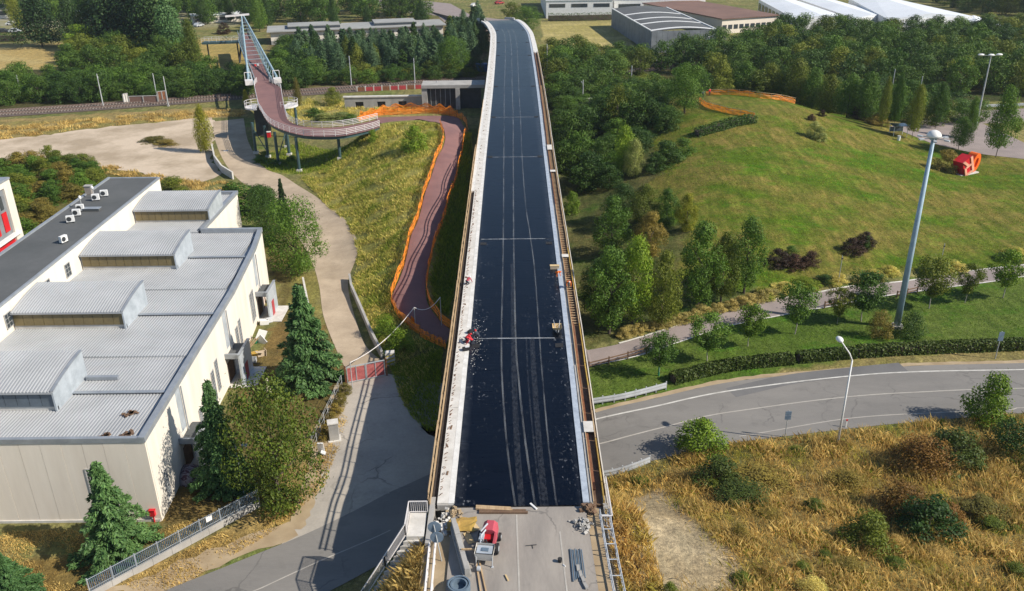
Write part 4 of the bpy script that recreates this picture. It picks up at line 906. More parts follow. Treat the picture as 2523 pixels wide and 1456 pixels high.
# ------------------------------------------------------------------ footbridge
FZ = 7.25
fb = thing('footbridge', 'cycle footbridge with red deck, white railings and lattice span over the railway', 'footbridge', (*GZ(665, 250, FZ)[:2], 0))
near_pts = [(935,312),(915,319),(872,329),(835,335),(771,336),(729,330),(690,318),(665,305),(652,290),(645,277),(638,266),(631,237),(627,214),(633,203)]
far_pts = [(930,294),(905,300),(875,307),(822,314),(771,314),(738,309),(718,302),(708,293),(703,280),(699.6,266),(699,262),(694.6,237),(689.6,216),(664,203)]
Ne = smooth_line([GZ(u, v, FZ) for u, v in near_pts], 46); Fe = smooth_line([GZ(u, v, FZ) for u, v in far_pts], 46)
def slab2(name, A, B, z0, z1, m_, parent):
    V = []; n = len(A)
    for a, b in zip(A, B): V += [(a[0], a[1], z0), (b[0], b[1], z0), (b[0], b[1], z1), (a[0], a[1], z1)]
    Fc = [(4*i+k, 4*i+(k+1) % 4, 4*i+4+(k+1) % 4, 4*i+4+k) for i in range(n-1) for k in range(4)]+[(3, 2, 1, 0), (4*n-4, 4*n-3, 4*n-2, 4*n-1)]
    me = np_mesh(name, np.array(V)-np.array(parent.location), Fc); bm = bmesh.new(); bm.from_mesh(me); bmesh.ops.recalc_face_normals(bm, faces=bm.faces[:]); bm.to_mesh(me); bm.free()
    return link(name, me, m_, parent)
slab2('deck', Ne, Fe, FZ-.1, FZ, MT['red_path'], fb)
slab2('deck_girder', [a+(b-a)*.06 for a, b in zip(Ne, Fe)], [a+(b-a)*.94 for a, b in zip(Ne, Fe)], FZ-.75, FZ-.11, MT['green_steel'], fb)
_post = {}
def railing(pts, h, gap, m_, parent, rails=(1.0, .55), r=.045, name='rail_post', rr=None, bars=None):
    """posts one by one, rails as runs"""
    P = [np.asarray(p, float) for p in pts]; s = np.concatenate([[0], np.cumsum([np.linalg.norm(b-a) for a, b in zip(P[:-1], P[1:])])]); A = np.array(P)
    key = (round(h, 2), round(r, 3), m_.name)
    if key not in _post:
        me = MB().cyl((0, 0, 0), (0, 0, h), r, n=6).mesh(name); me.materials.append(m_); _post[key] = me
    n = max(2, int(round(s[-1]/gap))+1)
    for t in np.linspace(0, s[-1], n):
        q = np.array([np.interp(t, s, A[:, k]) for k in range(3)]); o = link(name, _post[key], None, parent); o.location = Vector(q-np.array(parent.location))
    for f in rails:
        MB().tube([p+np.array([0, 0, h*f]) for p in P], rr or r*.9, 6).build('hand_rail' if f > .9 else 'mid_rail', m_, parent)
railing(Ne, 1.25, 2.2, MT['rail_white'], fb, (1.0, .75, .5, .25), .055)
railing(Fe, 1.25, 2.2, MT['rail_white'], fb, (1.0, .75, .5, .25), .055)
def balcony(cu, cv, ru, lab, a0, a1):
    c = GZ(cu, cv, FZ); rad = ru
    arc_ = [c+np.array([rad*math.cos(a), rad*math.sin(a), 0]) for a in np.linspace(a0, a1, 12)]
    MB().prism([(p[0], p[1]) for p in arc_]+[(c[0], c[1])], FZ-.35, FZ-.02).build('balcony_slab', MT['rail_white'], fb); railing(arc_, 1.2, 1.5, MT['rail_white'], fb, (1., .5), .05)
balcony(632, 262, 2.6, '', R(100), R(285)); balcony(702, 258, 2.9, '', R(-95), R(85))
for (u, v) in ((738,423),(838,393),(686,405),(661,388),(631,378),(713,383),(707,363)):
    p = G(u, v); MB().cyl((p[0], p[1], p[2]-.3), (p[0], p[1], FZ-.6), .3, n=10).build('pier', MT['green_steel'], fb); MB().box((p[0], p[1], p[2]+.15), (1.0, 1.0, .7)).build('pier_footing', MT['pale_concrete'], fb)
for (a, b) in (((661,388),(631,378)),((686,405),(713,383))):
    p, q = G(*a), G(*b); MB().cyl((p[0], p[1], 1), (q[0], q[1], 5.5), .1).build('brace', MT['green_steel'], fb)
p = GZ(726, 262, FZ); MB().cyl((p[0], p[1], T1(p[0], p[1])), (p[0], p[1], FZ-.3), .3, n=10).build('pier', MT['green_steel'], fb)
p = G(648, 335); MB().b2((p[0]-1.4, p[1], 0), (p[0]+1.4, p[1]+2.5, FZ-.8)).build('lift_shaft', MT['dark_steel'], fb)
# lattice span
dn, df_ = GZ(648, 203, FZ), GZ(605, 97, FZ); dd = (df_-dn)/np.linalg.norm(df_-dn); sd = np.array([dd[1], -dd[0], 0]); hw = 1.9
slab2('span_deck', [dn-sd*hw+dd*t for t in (0, 30, 72, 95)], [dn+sd*hw+dd*t for t in (0, 30, 72, 95)], FZ-.45, FZ-.02, MT['red_path'], fb)
L0 = np.linalg.norm(df_-dn); apex = df_+np.array([0, 0, max(6, top_height(np.array([df_[0], df_[1], 0]), 40)-FZ)])
for sg in (-1, 1):
    e0 = dn+sd*sg*(hw+1.6)+np.array([0, 0, 1.2]); e1 = apex+sd*sg*.35
    MB().cyl(e0, e1, .30, .24, n=10).build('top_chord', MT['truss_steel'], fb)
    f0 = dn+sd*sg*(hw+.5)+np.array([0, 0, .1]); f1 = df_+sd*sg*(hw+.5)+np.array([0, 0, .1])
    MB().cyl(f0, f1, .2, n=8).build('bottom_chord', MT['truss_steel'], fb)
    lt = MB(); n = 16
    for i in range(1, n):
        a = e0+(e1-e0)*i/n; b = f0+(f1-f0)*i/n; c = f0+(f1-f0)*(i+1)/n; lt.cyl(a, b, .09, n=5); lt.cyl(a, c, .07, n=5)
    lt.build('lattice', MT['truss_steel'], fb)
    q = df_+sd*sg*(hw+1.0); MB().cyl((q[0], q[1], T1(q[0], q[1])), apex, .32, n=10).build('pylon_leg', MT['dark_steel'], fb)
    b_ = dn+sd*sg*(hw+1.6)-dd*1.2; MB().box((b_[0], b_[1], FZ+.5), (1.9, 2.4, 1.1), math.atan2(dd[1], dd[0])-math.pi/2).build('anchor_block', MT['rail_white'], fb)
    sq = [b_+dd*2+sd*s_*.8+np.array([0, 0, z_]) for s_, z_ in ((-1, 0), (-1, 2.6), (1, 2.6), (1, 0))]; MB().tube(sq, .09).build('portal_frame', MT['rail_white'], fb)
    railing([dn+sd*sg*hw+dd*t for t in np.linspace(2, 94, 12)], 1.2, 6, MT['truss_steel'], fb, (1., .5), .05)
for i in range(3, 15):
    cr = MB(); a = [dn+sd*sg*(hw+1.6)+np.array([0, 0, 1.2])+(apex+sd*sg*.35-(dn+sd*sg*(hw+1.6)+np.array([0, 0, 1.2])))*i/16 for sg in (-1, 1)]; cr.cyl(a[0], a[1], .07, n=5); cr.build('cross_brace', MT['truss_steel'], fb)
MB().beam(apex-sd*5.5+np.array([0, 0, .2]), apex+sd*2.2+np.array([0, 0, .5]), 1.1, .5).build('cap_beam', MT['rail_white'], fb)
# side landing at its far end
la, lb = GZ(592, 100, FZ), GZ(500, 103, FZ)
slab2('side_landing', [la+np.array([0, 1.6, 0]), lb+np.array([0, 1.6, 0])], [la-np.array([0, 1.6, 0]), lb-np.array([0, 1.6, 0])], FZ-.7, FZ-.05, MT['green_steel'], fb)
for o_ in (-1.5, 1.5): railing([la+np.array([0, o_, 0]), lb+np.array([0, o_, 0])], 1.3, 2.2, MT['rail_white'], fb, (1., .5), .05)
for t in (.1, .9): q = la+(lb-la)*t; MB().cyl((q[0], q[1], 0), (q[0], q[1], FZ-.6), .25, n=8).build('pier', MT['dark_steel'], fb)

# ------------------------------------------------------------------ orange netting
def net_mat():
    m_, t, b, o = _nodes('orange_netting'); k = _mix(t, (.95, .25, .012), (1.0, .36, .04), _noise(t, _pos(t, (1, 1, 6)), .9, 3))
    t.links.new(k, b.inputs['Base Color']); b.inputs['Roughness'].default_value = .6; tr = t.nodes.new('ShaderNodeBsdfTranslucent'); t.links.new(k, tr.inputs[0])
    mx = t.nodes.new('ShaderNodeMixShader'); mx.inputs[0].default_value = .35; t.links.new(b.outputs[0], mx.inputs[1]); t.links.new(tr.outputs[0], mx.inputs[2]); t.links.new(mx.outputs[0], o.inputs[0]); return m_
MT['net'] = net_mat()
def netting(name, P, h, label, seed, rails=False, sag=.12, strands=9, lean=0.0):
    r = np.random.default_rng(seed); P = smooth_line(P, max(8, int(len(P)*9))); P = [np.array([p[0], p[1], T1(p[0], p[1])]) for p in P]
    t_ = thing(name, label, 'fence', P[0], 'orange safety fences'); V = []; Fc = []; n = len(P); c = 0
    for q in range(strands):                     # woven bands, each a strip of its own
        ph = r.random()*6
        for i, p in enumerate(P):
            d = P[min(i+1, n-1)]-P[max(i-1, 0)]; nn = np.array([-d[1], d[0], 0])/(np.hypot(d[0], d[1])+1e-6)
            hh = h*(1-sag*(.5+.5*math.sin(i*1.1+ph*.1))-.08*r.random()); z0 = hh*(q+.02)/strands; z1 = hh*(q+.72)/strands
            w0 = nn*(.05*math.sin(i*.9+q*.8)+.04*r.standard_normal()+lean*z0); w1 = nn*(.05*math.sin(i*.9+q*.8+.6)+lean*z1)
            V += [p+w0+np.array([0, 0, z0+.03]), p+w1+np.array([0, 0, z1+.03])]
            if i: Fc.append((c+2*i-2, c+2*i, c+2*i+1, c+2*i-1))
        c += 2*n
    link('netting', np_mesh('netting', np.array(V)-np.array(t_.location), Fc), MT['net'], t_)
    st = MB().cyl((0, 0, -.2), (0, 0, h+.12), .035, n=5).mesh('stake'); st.materials.append(MT['timber_dark'] if not rails else MT['timber'])
    for i in range(0, n, 4): o = link('stake', st, None, t_); o.location = Vector(P[i]-P[0])
    if rails:
        for f in (.62, 1.02): MB().tube([p+np.array([0, 0, h*f]) for p in P], .05, 5).build('timber_rail', MT['timber'], t_)
    return t_
netting('safety_net_fence', GP([(1036,824),(1006,806),(982,782),(965,745),(970,712),(986,672),(1005,604),(1031,532),(1064,422),(1088,363),(1092,335),(1084,310)]), 1.5, 'long orange net fence along the inner side of the red path', 1)
netting('safety_net_fence', GP([(1112,812),(1094,800),(1080,784),(1060,752),(1052,720),(1054,680),(1060,648),(1080,576),(1108,486),(1128,425),(1140,370),(1150,330)]), 1.5, 'orange net fence between the red path and the overpass', 2)
netting('safety_net_fence', GP([(1152,328),(1146,304),(1122,290),(1090,282),(1040,280),(980,283),(925,286),(880,300)]), 1.9, 'sagging orange net fence round the top bend of the red path', 3, sag=.3)
netting('safety_net_fence', GP([(1130,288),(1090,278),(1030,275),(960,278),(884,296)]), 2.6, 'second orange net bunched behind the top bend of the red path', 6, sag=.35, lean=.25)
netting('safety_net_fence', GP([(1034,828),(1060,842),(1098,860)]), 1.3, 'short orange net fence in shade at the foot of the red path', 4)
netting('safety_net_fence', GP([(1738,236),(1800,234),(1880,243),(1958,256)]), 1.25, 'orange net fence with timber rails along the hill top', 5, rails=True, sag=.2)
netting('safety_net_fence', GP([(1722,252),(1742,266),(1790,279),(1830,286),(1858,293)]), 1.25, 'orange net fence with timber rails curving below the hill top', 7, rails=True, sag=.1)
p = G(1012, 806); t_ = thing('warning_flag', 'orange cloth flag at the foot of the red path', 'flag', p); MB().cyl((0, 0, 0), (0, 0, 1.5), .03).build('stick', MT['timber_dark'], t_, False)
MB().add([(0, 0, .5), (.55, .1, .45), (.6, -.05, 1.1), (.1, .03, 1.6), (0, .05, .5), (.55, .15, .45), (.6, 0, 1.1), (.1, .08, 1.6)], [(0, 1, 2, 3), (7, 6, 5, 4), (0, 4, 5, 1), (1, 5, 6, 2), (2, 6, 7, 3)]).build('cloth', MT['orange_net'], t_, False)

# ------------------------------------------------------------------ along the railway
def pole_px(name, u, vb, vt, label, r=.14, m_='grey_pole', group=None, arm=None, cat='pole'):
    p = G(u, vb); h = max(3, top_height(p, vt)); t_ = thing(name, label, cat, p, group)
    MB().cyl((0, 0, -.3), (0, 0, h), r, r*.7, 8).build('shaft', MT[m_], t_, False)
    if arm: MB().cyl((0, 0, h*.86), (arm[0]*.8, arm[1]*.8, h*.9), .05).cyl((0, 0, h*.78), (arm[0]*.8, arm[1]*.8, h*.9), .04).build('bracket', MT[m_], t_, False)
    MB().box((0, 0, .1), (.5, .5, .5)).build('base', MT['concrete'], t_, False)
    return t_, h
CAT = [(52,232,185,'catenary mast at the far end among the lineside bushes'),(255,264,182,'catenary mast with bracket beside the tracks near the long bushes'),(388,248,181,'catenary mast behind the tilted concrete panel'),(415,262,188,'catenary mast in front of the orange painted wall'),
 (866,214,138,'catenary mast behind the tracks in front of the blue conifers'),(1022,206,143,'catenary mast behind the concrete rail bridge'),(1079,262,199,'catenary mast in front of the dark underpass'),(1347,178,109,'catenary mast just past the overpass'),(1435,252,197,'catenary mast standing in the dark bushes by the overpass'),
 (1553,236,162,'slim catenary mast in front of the round hilltop tree'),(1474,152,120,'short catenary mast in the wood behind the tracks'),(107,240,216,'stub catenary mast wrapped in green creeper')]
for u, vb, vt, lab in CAT: pole_px('catenary_mast', u, vb, vt, lab, .16, 'grey_pole', 'catenary masts along the railway', arm=(-rn[0]*1.8*(1 if vb < 245 else -1), -rn[1]*1.8*(1 if vb < 245 else -1)))
a, b = G(850, 268), G(1050, 266)
un = thing('underpass_wall', 'long grey concrete retaining wall with three dark openings below the tracks', 'wall', a); d = (b-a); L = np.linalg.norm(d[:2]); d = d/L; ht = top_height(a, 240)
nrm = np.array([d[1], -d[0], 0]); P = lambda s, o_, z: (a[0]+d[0]*s+nrm[0]*o_, a[1]+d[1]*s+nrm[1]*o_, z)
slots = [(L*.13, L*.23), (L*.40, L*.50), (L*.66, L*.76)]; xs = [0]+[q for s_ in slots for q in s_]+[L]
for i in range(0, len(xs)-1): 
    z0 = 0 if i % 2 == 0 else ht*.62
    MB().beam(P(xs[i], -.4, (z0+ht)/2), P(xs[i+1], -.4, (z0+ht)/2), .8, ht-z0).build('wall_block', MT['concrete'], un)
    if i % 2: MB().beam(P(xs[i], -.7, ht*.3), P(xs[i+1], -.7, ht*.3), .1, ht*.62).build('opening_shade', MT['dark_steel'], un)  # dark panel stands in for the shade inside each opening
MB().beam(P(-.3, -.4, ht+.16), P(L+.3, -.4, ht+.16), 1.2, .3).build('coping', MT['pale_concrete'], un)
a, b = G(880, 226), G(1042, 219); pw = thing('brick_parapet', 'low red brown parapet panels between posts beside the tracks', 'wall', a); d = (b-a)/8
for i in range(8):
    q0, q1 = a+d*i, a+d*(i+1); MB().beam(q0+np.array([0, 0, .6])+d*.06, q1+np.array([0, 0, .6])-d*.06, .2, 1.1).build('brick_panel', MT['dull_red' if i % 3 else 'rust'], pw); MB().box(q0+np.array([0, 0, .7]), (.3, .3, 1.5)).build('post', MT['pale_concrete'], pw)
a = G(1052, 270); cu = thing('rail_underbridge', 'dark concrete rail underbridge beside the overpass', 'bridge', a); zt = top_height(a, 218)
MB().b2((a[0], a[1]+1, 0), (a[0]+14, a[1]+1.8, zt)).build('underbridge_shade', MT['dark_steel'], cu); MB().b2((a[0]-1.2, a[1], 0), (a[0]+.2, a[1]+6, zt+.3)).build('pier', MT['concrete'], cu)  # the dark slab stands in for the shade under the rail bridge
MB().b2((a[0]-1.2, a[1]-.3, zt), (a[0]+15, a[1]+6, zt+.8)).build('beam', MT['concrete'], cu); MB().b2((a[0]+7.5, a[1]-.4, 0), (a[0]+8.6, a[1]+1.0, zt)).build('pier', MT['concrete'], cu)
for i in range(5): MB().b2((a[0]+1+1.25*i, a[1]+.9, .6+.0*i), (a[0]+1.1+1.25*i, a[1]+.99, zt-.4)).build('slat', MT['grey_pole'], cu)
a, b = G(1380, 268), G(1460, 262); wq = thing('rail_retaining_wall', 'grey concrete wall in shade beyond the overpass by the dark bushes', 'wall', a); MB().beam(a+np.array([0, 0, .9]), b+np.array([0, 0, .9]), .5, 2.2).build('wall_block', MT['concrete'], wq); MB().beam(a+np.array([0, 0, 2.1]), b+np.array([0, 0, 2.1]), .7, .2).build('coping', MT['pale_concrete'], wq)
for (u0, u1, v, vt, m_, lab) in ((307, 318, 256, 232, 'pale_concrete', 'pale tilted concrete panel beside the tracks'), (392, 412, 250, 226, 'rust', 'orange painted concrete panel beside the tracks'), (320, 390, 254, 238, 'brown_roof', 'low dark brown wall between the two lineside panels')):
    a, b = G(u0, v), G(u1, v-2); ht = max(1, top_height(a, vt)); t_ = thing('lineside_wall', lab, 'wall', a); MB().beam(a+np.array([0, 0, ht/2]), b+np.array([0, 0, ht/2]), .3, ht).build('panel', MT[m_], t_); MB().beam(a+np.array([0, 0, ht+.05]), b+np.array([0, 0, ht+.05]), .4, .1).build('coping', MT['concrete'], t_)
    n = max(2, int(np.linalg.norm(b-a)/3))
    for i in range(n+1): MB().box(a+(b-a)*i/n+np.array([0, -.2, ht/2]), (.25, .2, ht)).build('pilaster', MT['concrete'], t_)
# lattice gantry over the tracks
g0, g1 = G(1740, 138), G(1780, 135); gz = top_height(g0, 88); ga = thing('rail_gantry', 'white lattice signal gantry rising from the wood', 'gantry', g0)
for q in (g0, g1):
    b_ = MB()
    for dx, dy in ((-.6, -.6), (.6, -.6), (.6, .6), (-.6, .6)): b_.cyl((q[0]+dx, q[1]+dy, 0), (q[0]+dx*.6, q[1]+dy*.6, gz), .08, n=5)
    for i in range(6):
        z0, z1 = gz*i/6, gz*(i+1)/6; b_.cyl((q[0]-.6, q[1]-.6, z0), (q[0]+.6, q[1]-.6, z1), .05, n=4); b_.cyl((q[0]+.6, q[1]+.6, z0), (q[0]-.6, q[1]+.6, z1), .05, n=4); b_.cyl((q[0]+.6, q[1]-.6, z0), (q[0]+.6, q[1]+.6, z1), .05, n=4)
    b_.build('tower', MT['white_paint'], ga)
b_ = MB()
for z in (gz-1.2, gz):
    for dy in (-.5, .5): b_.cyl((g0[0], g0[1]+dy, z), (g1[0], g1[1]+dy, z), .09, n=5)
for i in range(7):
    q = g0+(g1-g0)*i/7; q2 = g0+(g1-g0)*(i+1)/7; b_.cyl((q[0], q[1]-.5, gz-1.2), (q2[0], q2[1]-.5, gz), .06, n=4)
b_.build('truss_beam', MT['white_paint'], ga)

# ------------------------------------------------------------------ buildings behind
def box_building(name, label, A, B, dpt, h, wall, roof, over=.5, gable=0., wins=0, wz=(.35, .75), strips=0):
    """front wall foot from A to B, reaching dpt metres back"""
    A = np.array([A[0], A[1], 0.]); B = np.array([B[0], B[1], 0.]); d = B-A; L = np.linalg.norm(d); d /= L; n_ = np.array([-d[1], d[0], 0]); t_ = thing(name, label, 'building', A)
    Q = lambda s, o_: tuple((A+d*s+n_*o_)[:2])
    MB().prism([Q(0, 0), Q(L, 0), Q(L, dpt), Q(0, dpt)], 0, h).build('wall', MT[wall], t_)
    if gable:
        e = over; a0, a1, a2, a3 = Q(-e, -e), Q(L+e, -e), Q(L+e, dpt+e), Q(-e, dpt+e); m0, m1 = Q(-e, dpt/2), Q(L+e, dpt/2)
        V = [(*a0, h+.02), (*a1, h+.02), (*m1, h+gable), (*m0, h+gable), (*a2, h+.02), (*a3, h+.02)]
        MB().add(V, [(0, 1, 2, 3), (3, 2, 4, 5), (1, 4, 2), (0, 3, 5), (0, 5, 4, 1)]).build('roof', MT[roof], t_)
    else: MB().prism([Q(-over, -over), Q(L+over, -over), Q(L+over, dpt+over), Q(-over, dpt+over)], h+.01, h+.35).build('roof', MT[roof], t_)
    for i in range(wins):
        s0, s1 = L*(i+.14)/wins, L*(i+.86)/wins; MB().beam(A+d*s0-n_*.03+np.array([0, 0, h*(wz[0]+wz[1])/2]), A+d*s1-n_*.03+np.array([0, 0, h*(wz[0]+wz[1])/2]), .1, h*(wz[1]-wz[0])).build('window', MT['glass'], t_)
    for i in range(strips):
        s0 = L*(i+.5)/strips; q = A+d*s0
        if not gable: MB().beam(q+n_*1+np.array([0, 0, h+.4]), q+n_*(dpt-1)+np.array([0, 0, h+.4]), L/strips*.25, .1).build('skylight', MT['cheek_metal'], t_)
    return t_, A, d, n_, L
A, B = G(669, 111), G(1092, 92); t_, A, d, n_, L = box_building('school_building', 'long low white building with grey roof behind the blue conifers', A, B, 15, 4.6, 'plaster_white', 'grey_tile_roof', 1.2)
MB().beam(A+d*0-n_*.06+np.array([0, 0, .7]), A+d*L-n_*.06+np.array([0, 0, .7]), .1, 1.4).build('plinth_band', MT['grey_tile_roof'], t_)
for s0, s1 in ((L*.10, L*.40), (L*.60, L*.85)):
    MB().beam(A+d*s0+n_*9+np.array([0, 0, 5.5]), A+d*s1+n_*9+np.array([0, 0, 5.5]), 11, 1.1).build('upper_roof', MT['grey_tile_roof'], t_)
    MB().beam(A+d*s0+n_*3.42+np.array([0, 0, 5.4]), A+d*s1+n_*3.42+np.array([0, 0, 5.4]), .1, .8).build('clerestory', MT['glass'], t_)
for i in range(9): q = A+d*(L*(.13+.09*i)); MB().beam(q-n_*.05+np.array([0, 0, 2.6]), q+d*2.4-n_*.05+np.array([0, 0, 2.6]), .1, 1.5).build('window', MT['glass'], t_)
MB().beam(A+d*(L*.47)-n_*.1+np.array([0, 0, 1.8]), A+d*(L*.53)-n_*.1+np.array([0, 0, 1.8]), .3, 3.6).build('doorway', MT['dark_steel'], t_)
A, B = G(1345, 46), G(1508, 44); box_building('white_warehouse', 'white warehouse with dark window band at the top of the picture', A, B, 60, 7.6, 'white_paint', 'white_sheet', .3, wins=3, wz=(.62, .82), strips=8)
A, B = G(1512, 38), G(1735, 34); box_building('glazed_warehouse', 'grey white warehouse with glazed front between posts', A, B, 50, 7.0, 'white_paint', 'white_sheet', .3, wins=3, wz=(.12, .7), strips=7)
# grey shed with curved roof strips
A, B = G(1506, 66), G(1602, 130); hs = 7.2; t_ = thing('grey_shed', 'dark grey metal shed with white curved roof strips beside the dry field', 'building', A)
d = (B-A); d[2] = 0; L = np.linalg.norm(d); d /= L; n_ = np.array([-d[1], d[0], 0]); W_ = 23.0; rise = .9; npan = 16
for i in range(npan):
    s0, s1 = L*i/npan+.03, L*(i+1)/npan-.03; MB().beam(A+d*s0+np.array([0, 0, hs/2]), A+d*s1+np.array([0, 0, hs/2]), .3+.06*(i % 2), hs).build('wall_panel', MT['grey_sheet'], t_)
for i in range(12):
    s0, s1 = W_*i/12+.03, W_*(i+1)/12-.03; MB().beam(B+n_*s0+np.array([0, 0, hs/2]), B+n_*s1+np.array([0, 0, hs/2]), .3+.06*(i % 2), hs).build('wall_panel', MT['grey_sheet'], t_)
for (k0, k1, m_, zz) in ((0, 1, 'dark_roof', 0), (.32, .345, 'white_paint', .1), (.55, .575, 'white_paint', .1), (.72, .745, 'white_paint', .1), (.955, .985, 'white_paint', .1)):
    V = []; c = 10
    for s in (L*k0, L*k1):
        for j in range(c+1): q = A+d*s+n_*(W_*j/c); V.append((q[0], q[1], hs+zz+rise*math.sin(math.pi*j/c)))
        for j in range(c+1): q = A+d*s+n_*(W_*j/c); V.append((q[0], q[1], hs+zz-.3+rise*math.sin(math.pi*j/c)))
    m1 = c+1; F_ = []
    for j in range(c): F_ += [(j, j+1, 2*m1+j+1, 2*m1+j), (m1+j, 3*m1+j, 3*m1+j+1, m1+j+1), (j, m1+j, m1+j+1, j+1), (2*m1+j+1, 3*m1+j+1, 3*m1+j, 2*m1+j)]
    o = MB().add(V, F_).build('roof' if k1 == 1 else 'roof_strip', MT[m_], t_)
    bm = bmesh.new(); bm.from_mesh(o.data); bmesh.ops.recalc_face_normals(bm, faces=bm.faces[:]); bm.to_mesh(o.data); bm.free()
for s in (0, W_): MB().beam(A+n_*s+np.array([0, 0, hs+.1]), B+n_*s+np.array([0, 0, hs+.1]), .5, .3).build('gutter', MT['white_paint'], t_)
A, B = G(1640, 44), G(1704, 44); t_ = thing('red_canopy', 'red flat canopy roof behind the grey shed', 'canopy', A); zc = max(4, top_height(A, 22))
MB().prism([tuple(A[:2]), tuple(B[:2]), (B[0]-1, B[1]+12), (A[0]-1, A[1]+12)], zc, zc+.5).build('roof', MT['red_paint'], t_)
for q in (A, B): MB().cyl((q[0], q[1]+.4, 0), (q[0], q[1]+.4, zc), .2).build('post', MT['grey_pole'], t_); MB().cyl((q[0]-.5, q[1]+11, 0), (q[0]-.5, q[1]+11, zc), .2).build('post', MT['grey_pole'], t_)
A, B = G(1776, 84), G(1912, 74); box_building('brown_roof_building', 'grey building with flat brown roof beyond the trees', A, B, 62, 5.5, 'plaster_beige', 'brown_roof', .6, wins=10, wz=(.3, .6))
# long white sheds, axis leading away to the upper left
def shed(label, pts, h, rise_, wall='white_paint', wins=0):
    """pts: eave corners (front a, front b, back b, back a) seen in the photograph"""
    a, b, c, e = [np.array(GZ(u, v, h)) for u, v in pts]; t_ = thing('white_shed', label, 'building', (a[0], a[1], 0), 'long white sheds')
    for p, q, nm in ((a, b, 'gable_wall'), (e, a, 'side_wall'), (b, c, 'side_wall')): MB().beam((p[0], p[1], h/2), (q[0], q[1], h/2), .3, h).build(nm, MT[wall], t_)
    m0, m1 = (a+b)/2+np.array([0, 0, rise_]), (e+c)/2+np.array([0, 0, rise_])
    MB().add([a, b, c, e, m0, m1], [(0, 4, 5, 3), (4, 1, 2, 5), (0, 1, 4)]).build('roof', MT['white_sheet'], t_)
    for i in range(wins):
        p = a+(e-a)*(i+.1)/wins; q = a+(e-a)*(i+.85)/wins; d = (e-a)/np.linalg.norm(e-a); nn = np.array([-d[1], d[0], 0]); nn = nn*(-.2 if nn[0] > 0 else .2)
        MB().beam((p[0]+nn[0], p[1]+nn[1], h*.55), (q[0]+nn[0], q[1]+nn[1], h*.55), .1, h*.5).build('window', MT['glass'], t_)
shed('white long shed with dark side windows beyond the brown roof', [(1962,48),(2085,43),(1950,-3),(1870,-1)], 6.5, 1.2, wins=10)
shed('middle white long shed between two taller ones', [(2108,46),(2185,38),(2035,-6),(1968,-2)], 6.5, 1.0, wins=8)
shed('widest white long shed with pale front slope', [(2190,48),(2395,40),(2200,-4),(2092,-4)], 7.5, 1.6)
shed('low white tent roofed shed in front of the wide shed', [(2180,66),(2320,63),(2300,50),(2200,52)], 5, 2.0)
shed('low white tent roofed shed at the end of the row', [(2330,64),(2475,66),(2440,50),(2350,52)], 5, 2.0)
A, B = G(-30, 48), G(48, 44); box_building('white_house', 'small white house by the parked cars', A, B, 14, 4.5, 'plaster_white', 'grey_tile_roof', .5, gable=1.6, wins=3)
A, B = G(520, 26), G(560, 24); box_building('pink_house', 'low building with red and white roof among poplars', A, B, 10, 3.5, 'plaster_white', 'dull_red', .4, gable=1.2, wins=2)
A, B = G(478, 60), G(600, 52); box_building('white_garages', 'row of low white garages behind the footbridge', A, B, 9, 3.2, 'plaster_white', 'white_sheet', .3, wins=6)
A, B = G(190, 52), G(230, 50); box_building('white_van_shed', 'white shed seen between two dark conifers', A, B, 9, 4.0, 'plaster_white', 'white_sheet', .3, wins=2)
def car(p, rz, paint, label, s=1.0):
    t_ = thing('parked_car', label, 'car', p, 'cars parked far away', rz); prof = [(-2.1, .3), (2.1, .3), (2.15, .75), (1.2, .9), (.6, 1.42), (-1.1, 1.45), (-1.8, .95), (-2.15, .85)]
    V = [(x*s, y*s, z*s) for y in (-.85, .85) for x, z in prof]; n = len(prof)
    MB().add(V, [tuple(range(n)), tuple(range(2*n-1, n-1, -1))]+[(i, n+i, n+(i+1) % n, (i+1) % n) for i in range(n)]).build('body', MT[paint], t_, False)
    for y in (-.86, .86): MB().add([(-1.2*s, y*s*1.005, .95*s), (.95*s, y*s*1.005, .95*s), (.5*s, y*s*1.005, 1.35*s), (-1.05*s, y*s*1.005, 1.36*s)], [(0, 1, 2, 3)]).build('side_window', MT['glass'], t_, False)
    for x in (-1.3, 1.3):
        for y in (-.8, .8): MB().cyl((x*s, y*s-.1, .32*s), (x*s, y*s+.1, .32*s), .32*s, n=12).build('wheel', MT['rubber'], t_, False)
for u, v, rz, pt, lab in ((8,80,.1,'dark_steel','dark car parked at the corner of the picture'),(38,80,.1,'galvanised','silver car parked next to the dark one'),(30,62,0,'white_paint','white van like car parked in front of the white house'),(490,66,1.2,'galvanised','silver car by the white garages'),(1170,16,.8,'white_paint','white car on the far road behind the overpass'),(1230,10,.6,'dull_red','red car on the far road behind the overpass')):
    car(G(u, v), rz, pt, lab, 1.15)
# ------------------------------------------------------------------ trees and shrubs
# by the factory
tree_px(290,1420,1138,250,'cone_hi','cedar','silvery green cedar in front of the factory end wall',clear=.03,name='cedar_tree')
tree_px(30,1540,1362,210,'cone_hi','cedar','silvery green cedar cut by the lower corner of the picture',clear=.03,name='cedar_tree')
tree_px(556,1245,935,190,'cone_hi','cedar','slim drooping cedar beside the factory porch',clear=.03,name='cedar_tree')
tree_px(692,1285,962,225,'round_hi','weedy','big bushy olive green tree by the bar fence and lamp',clear=.02)
tree_px(762,985,700,225,'cone_hi','cedar','broad dark cedar next to the red and white gate',clear=.03,name='cedar_tree')
tree_px(704,575,438,62,'cone_hi','spruce','narrow dark spruce rising behind the round tree by the dirt track',clear=.03,name='spruce_tree')
tree_px(735,695,505,150,'round_hi','green','round green tree between factory corner and dirt track',clear=.05)
tree_px(660,610,470,90,'round_hi','dark','dark tree against the back corner of the factory',clear=.02)
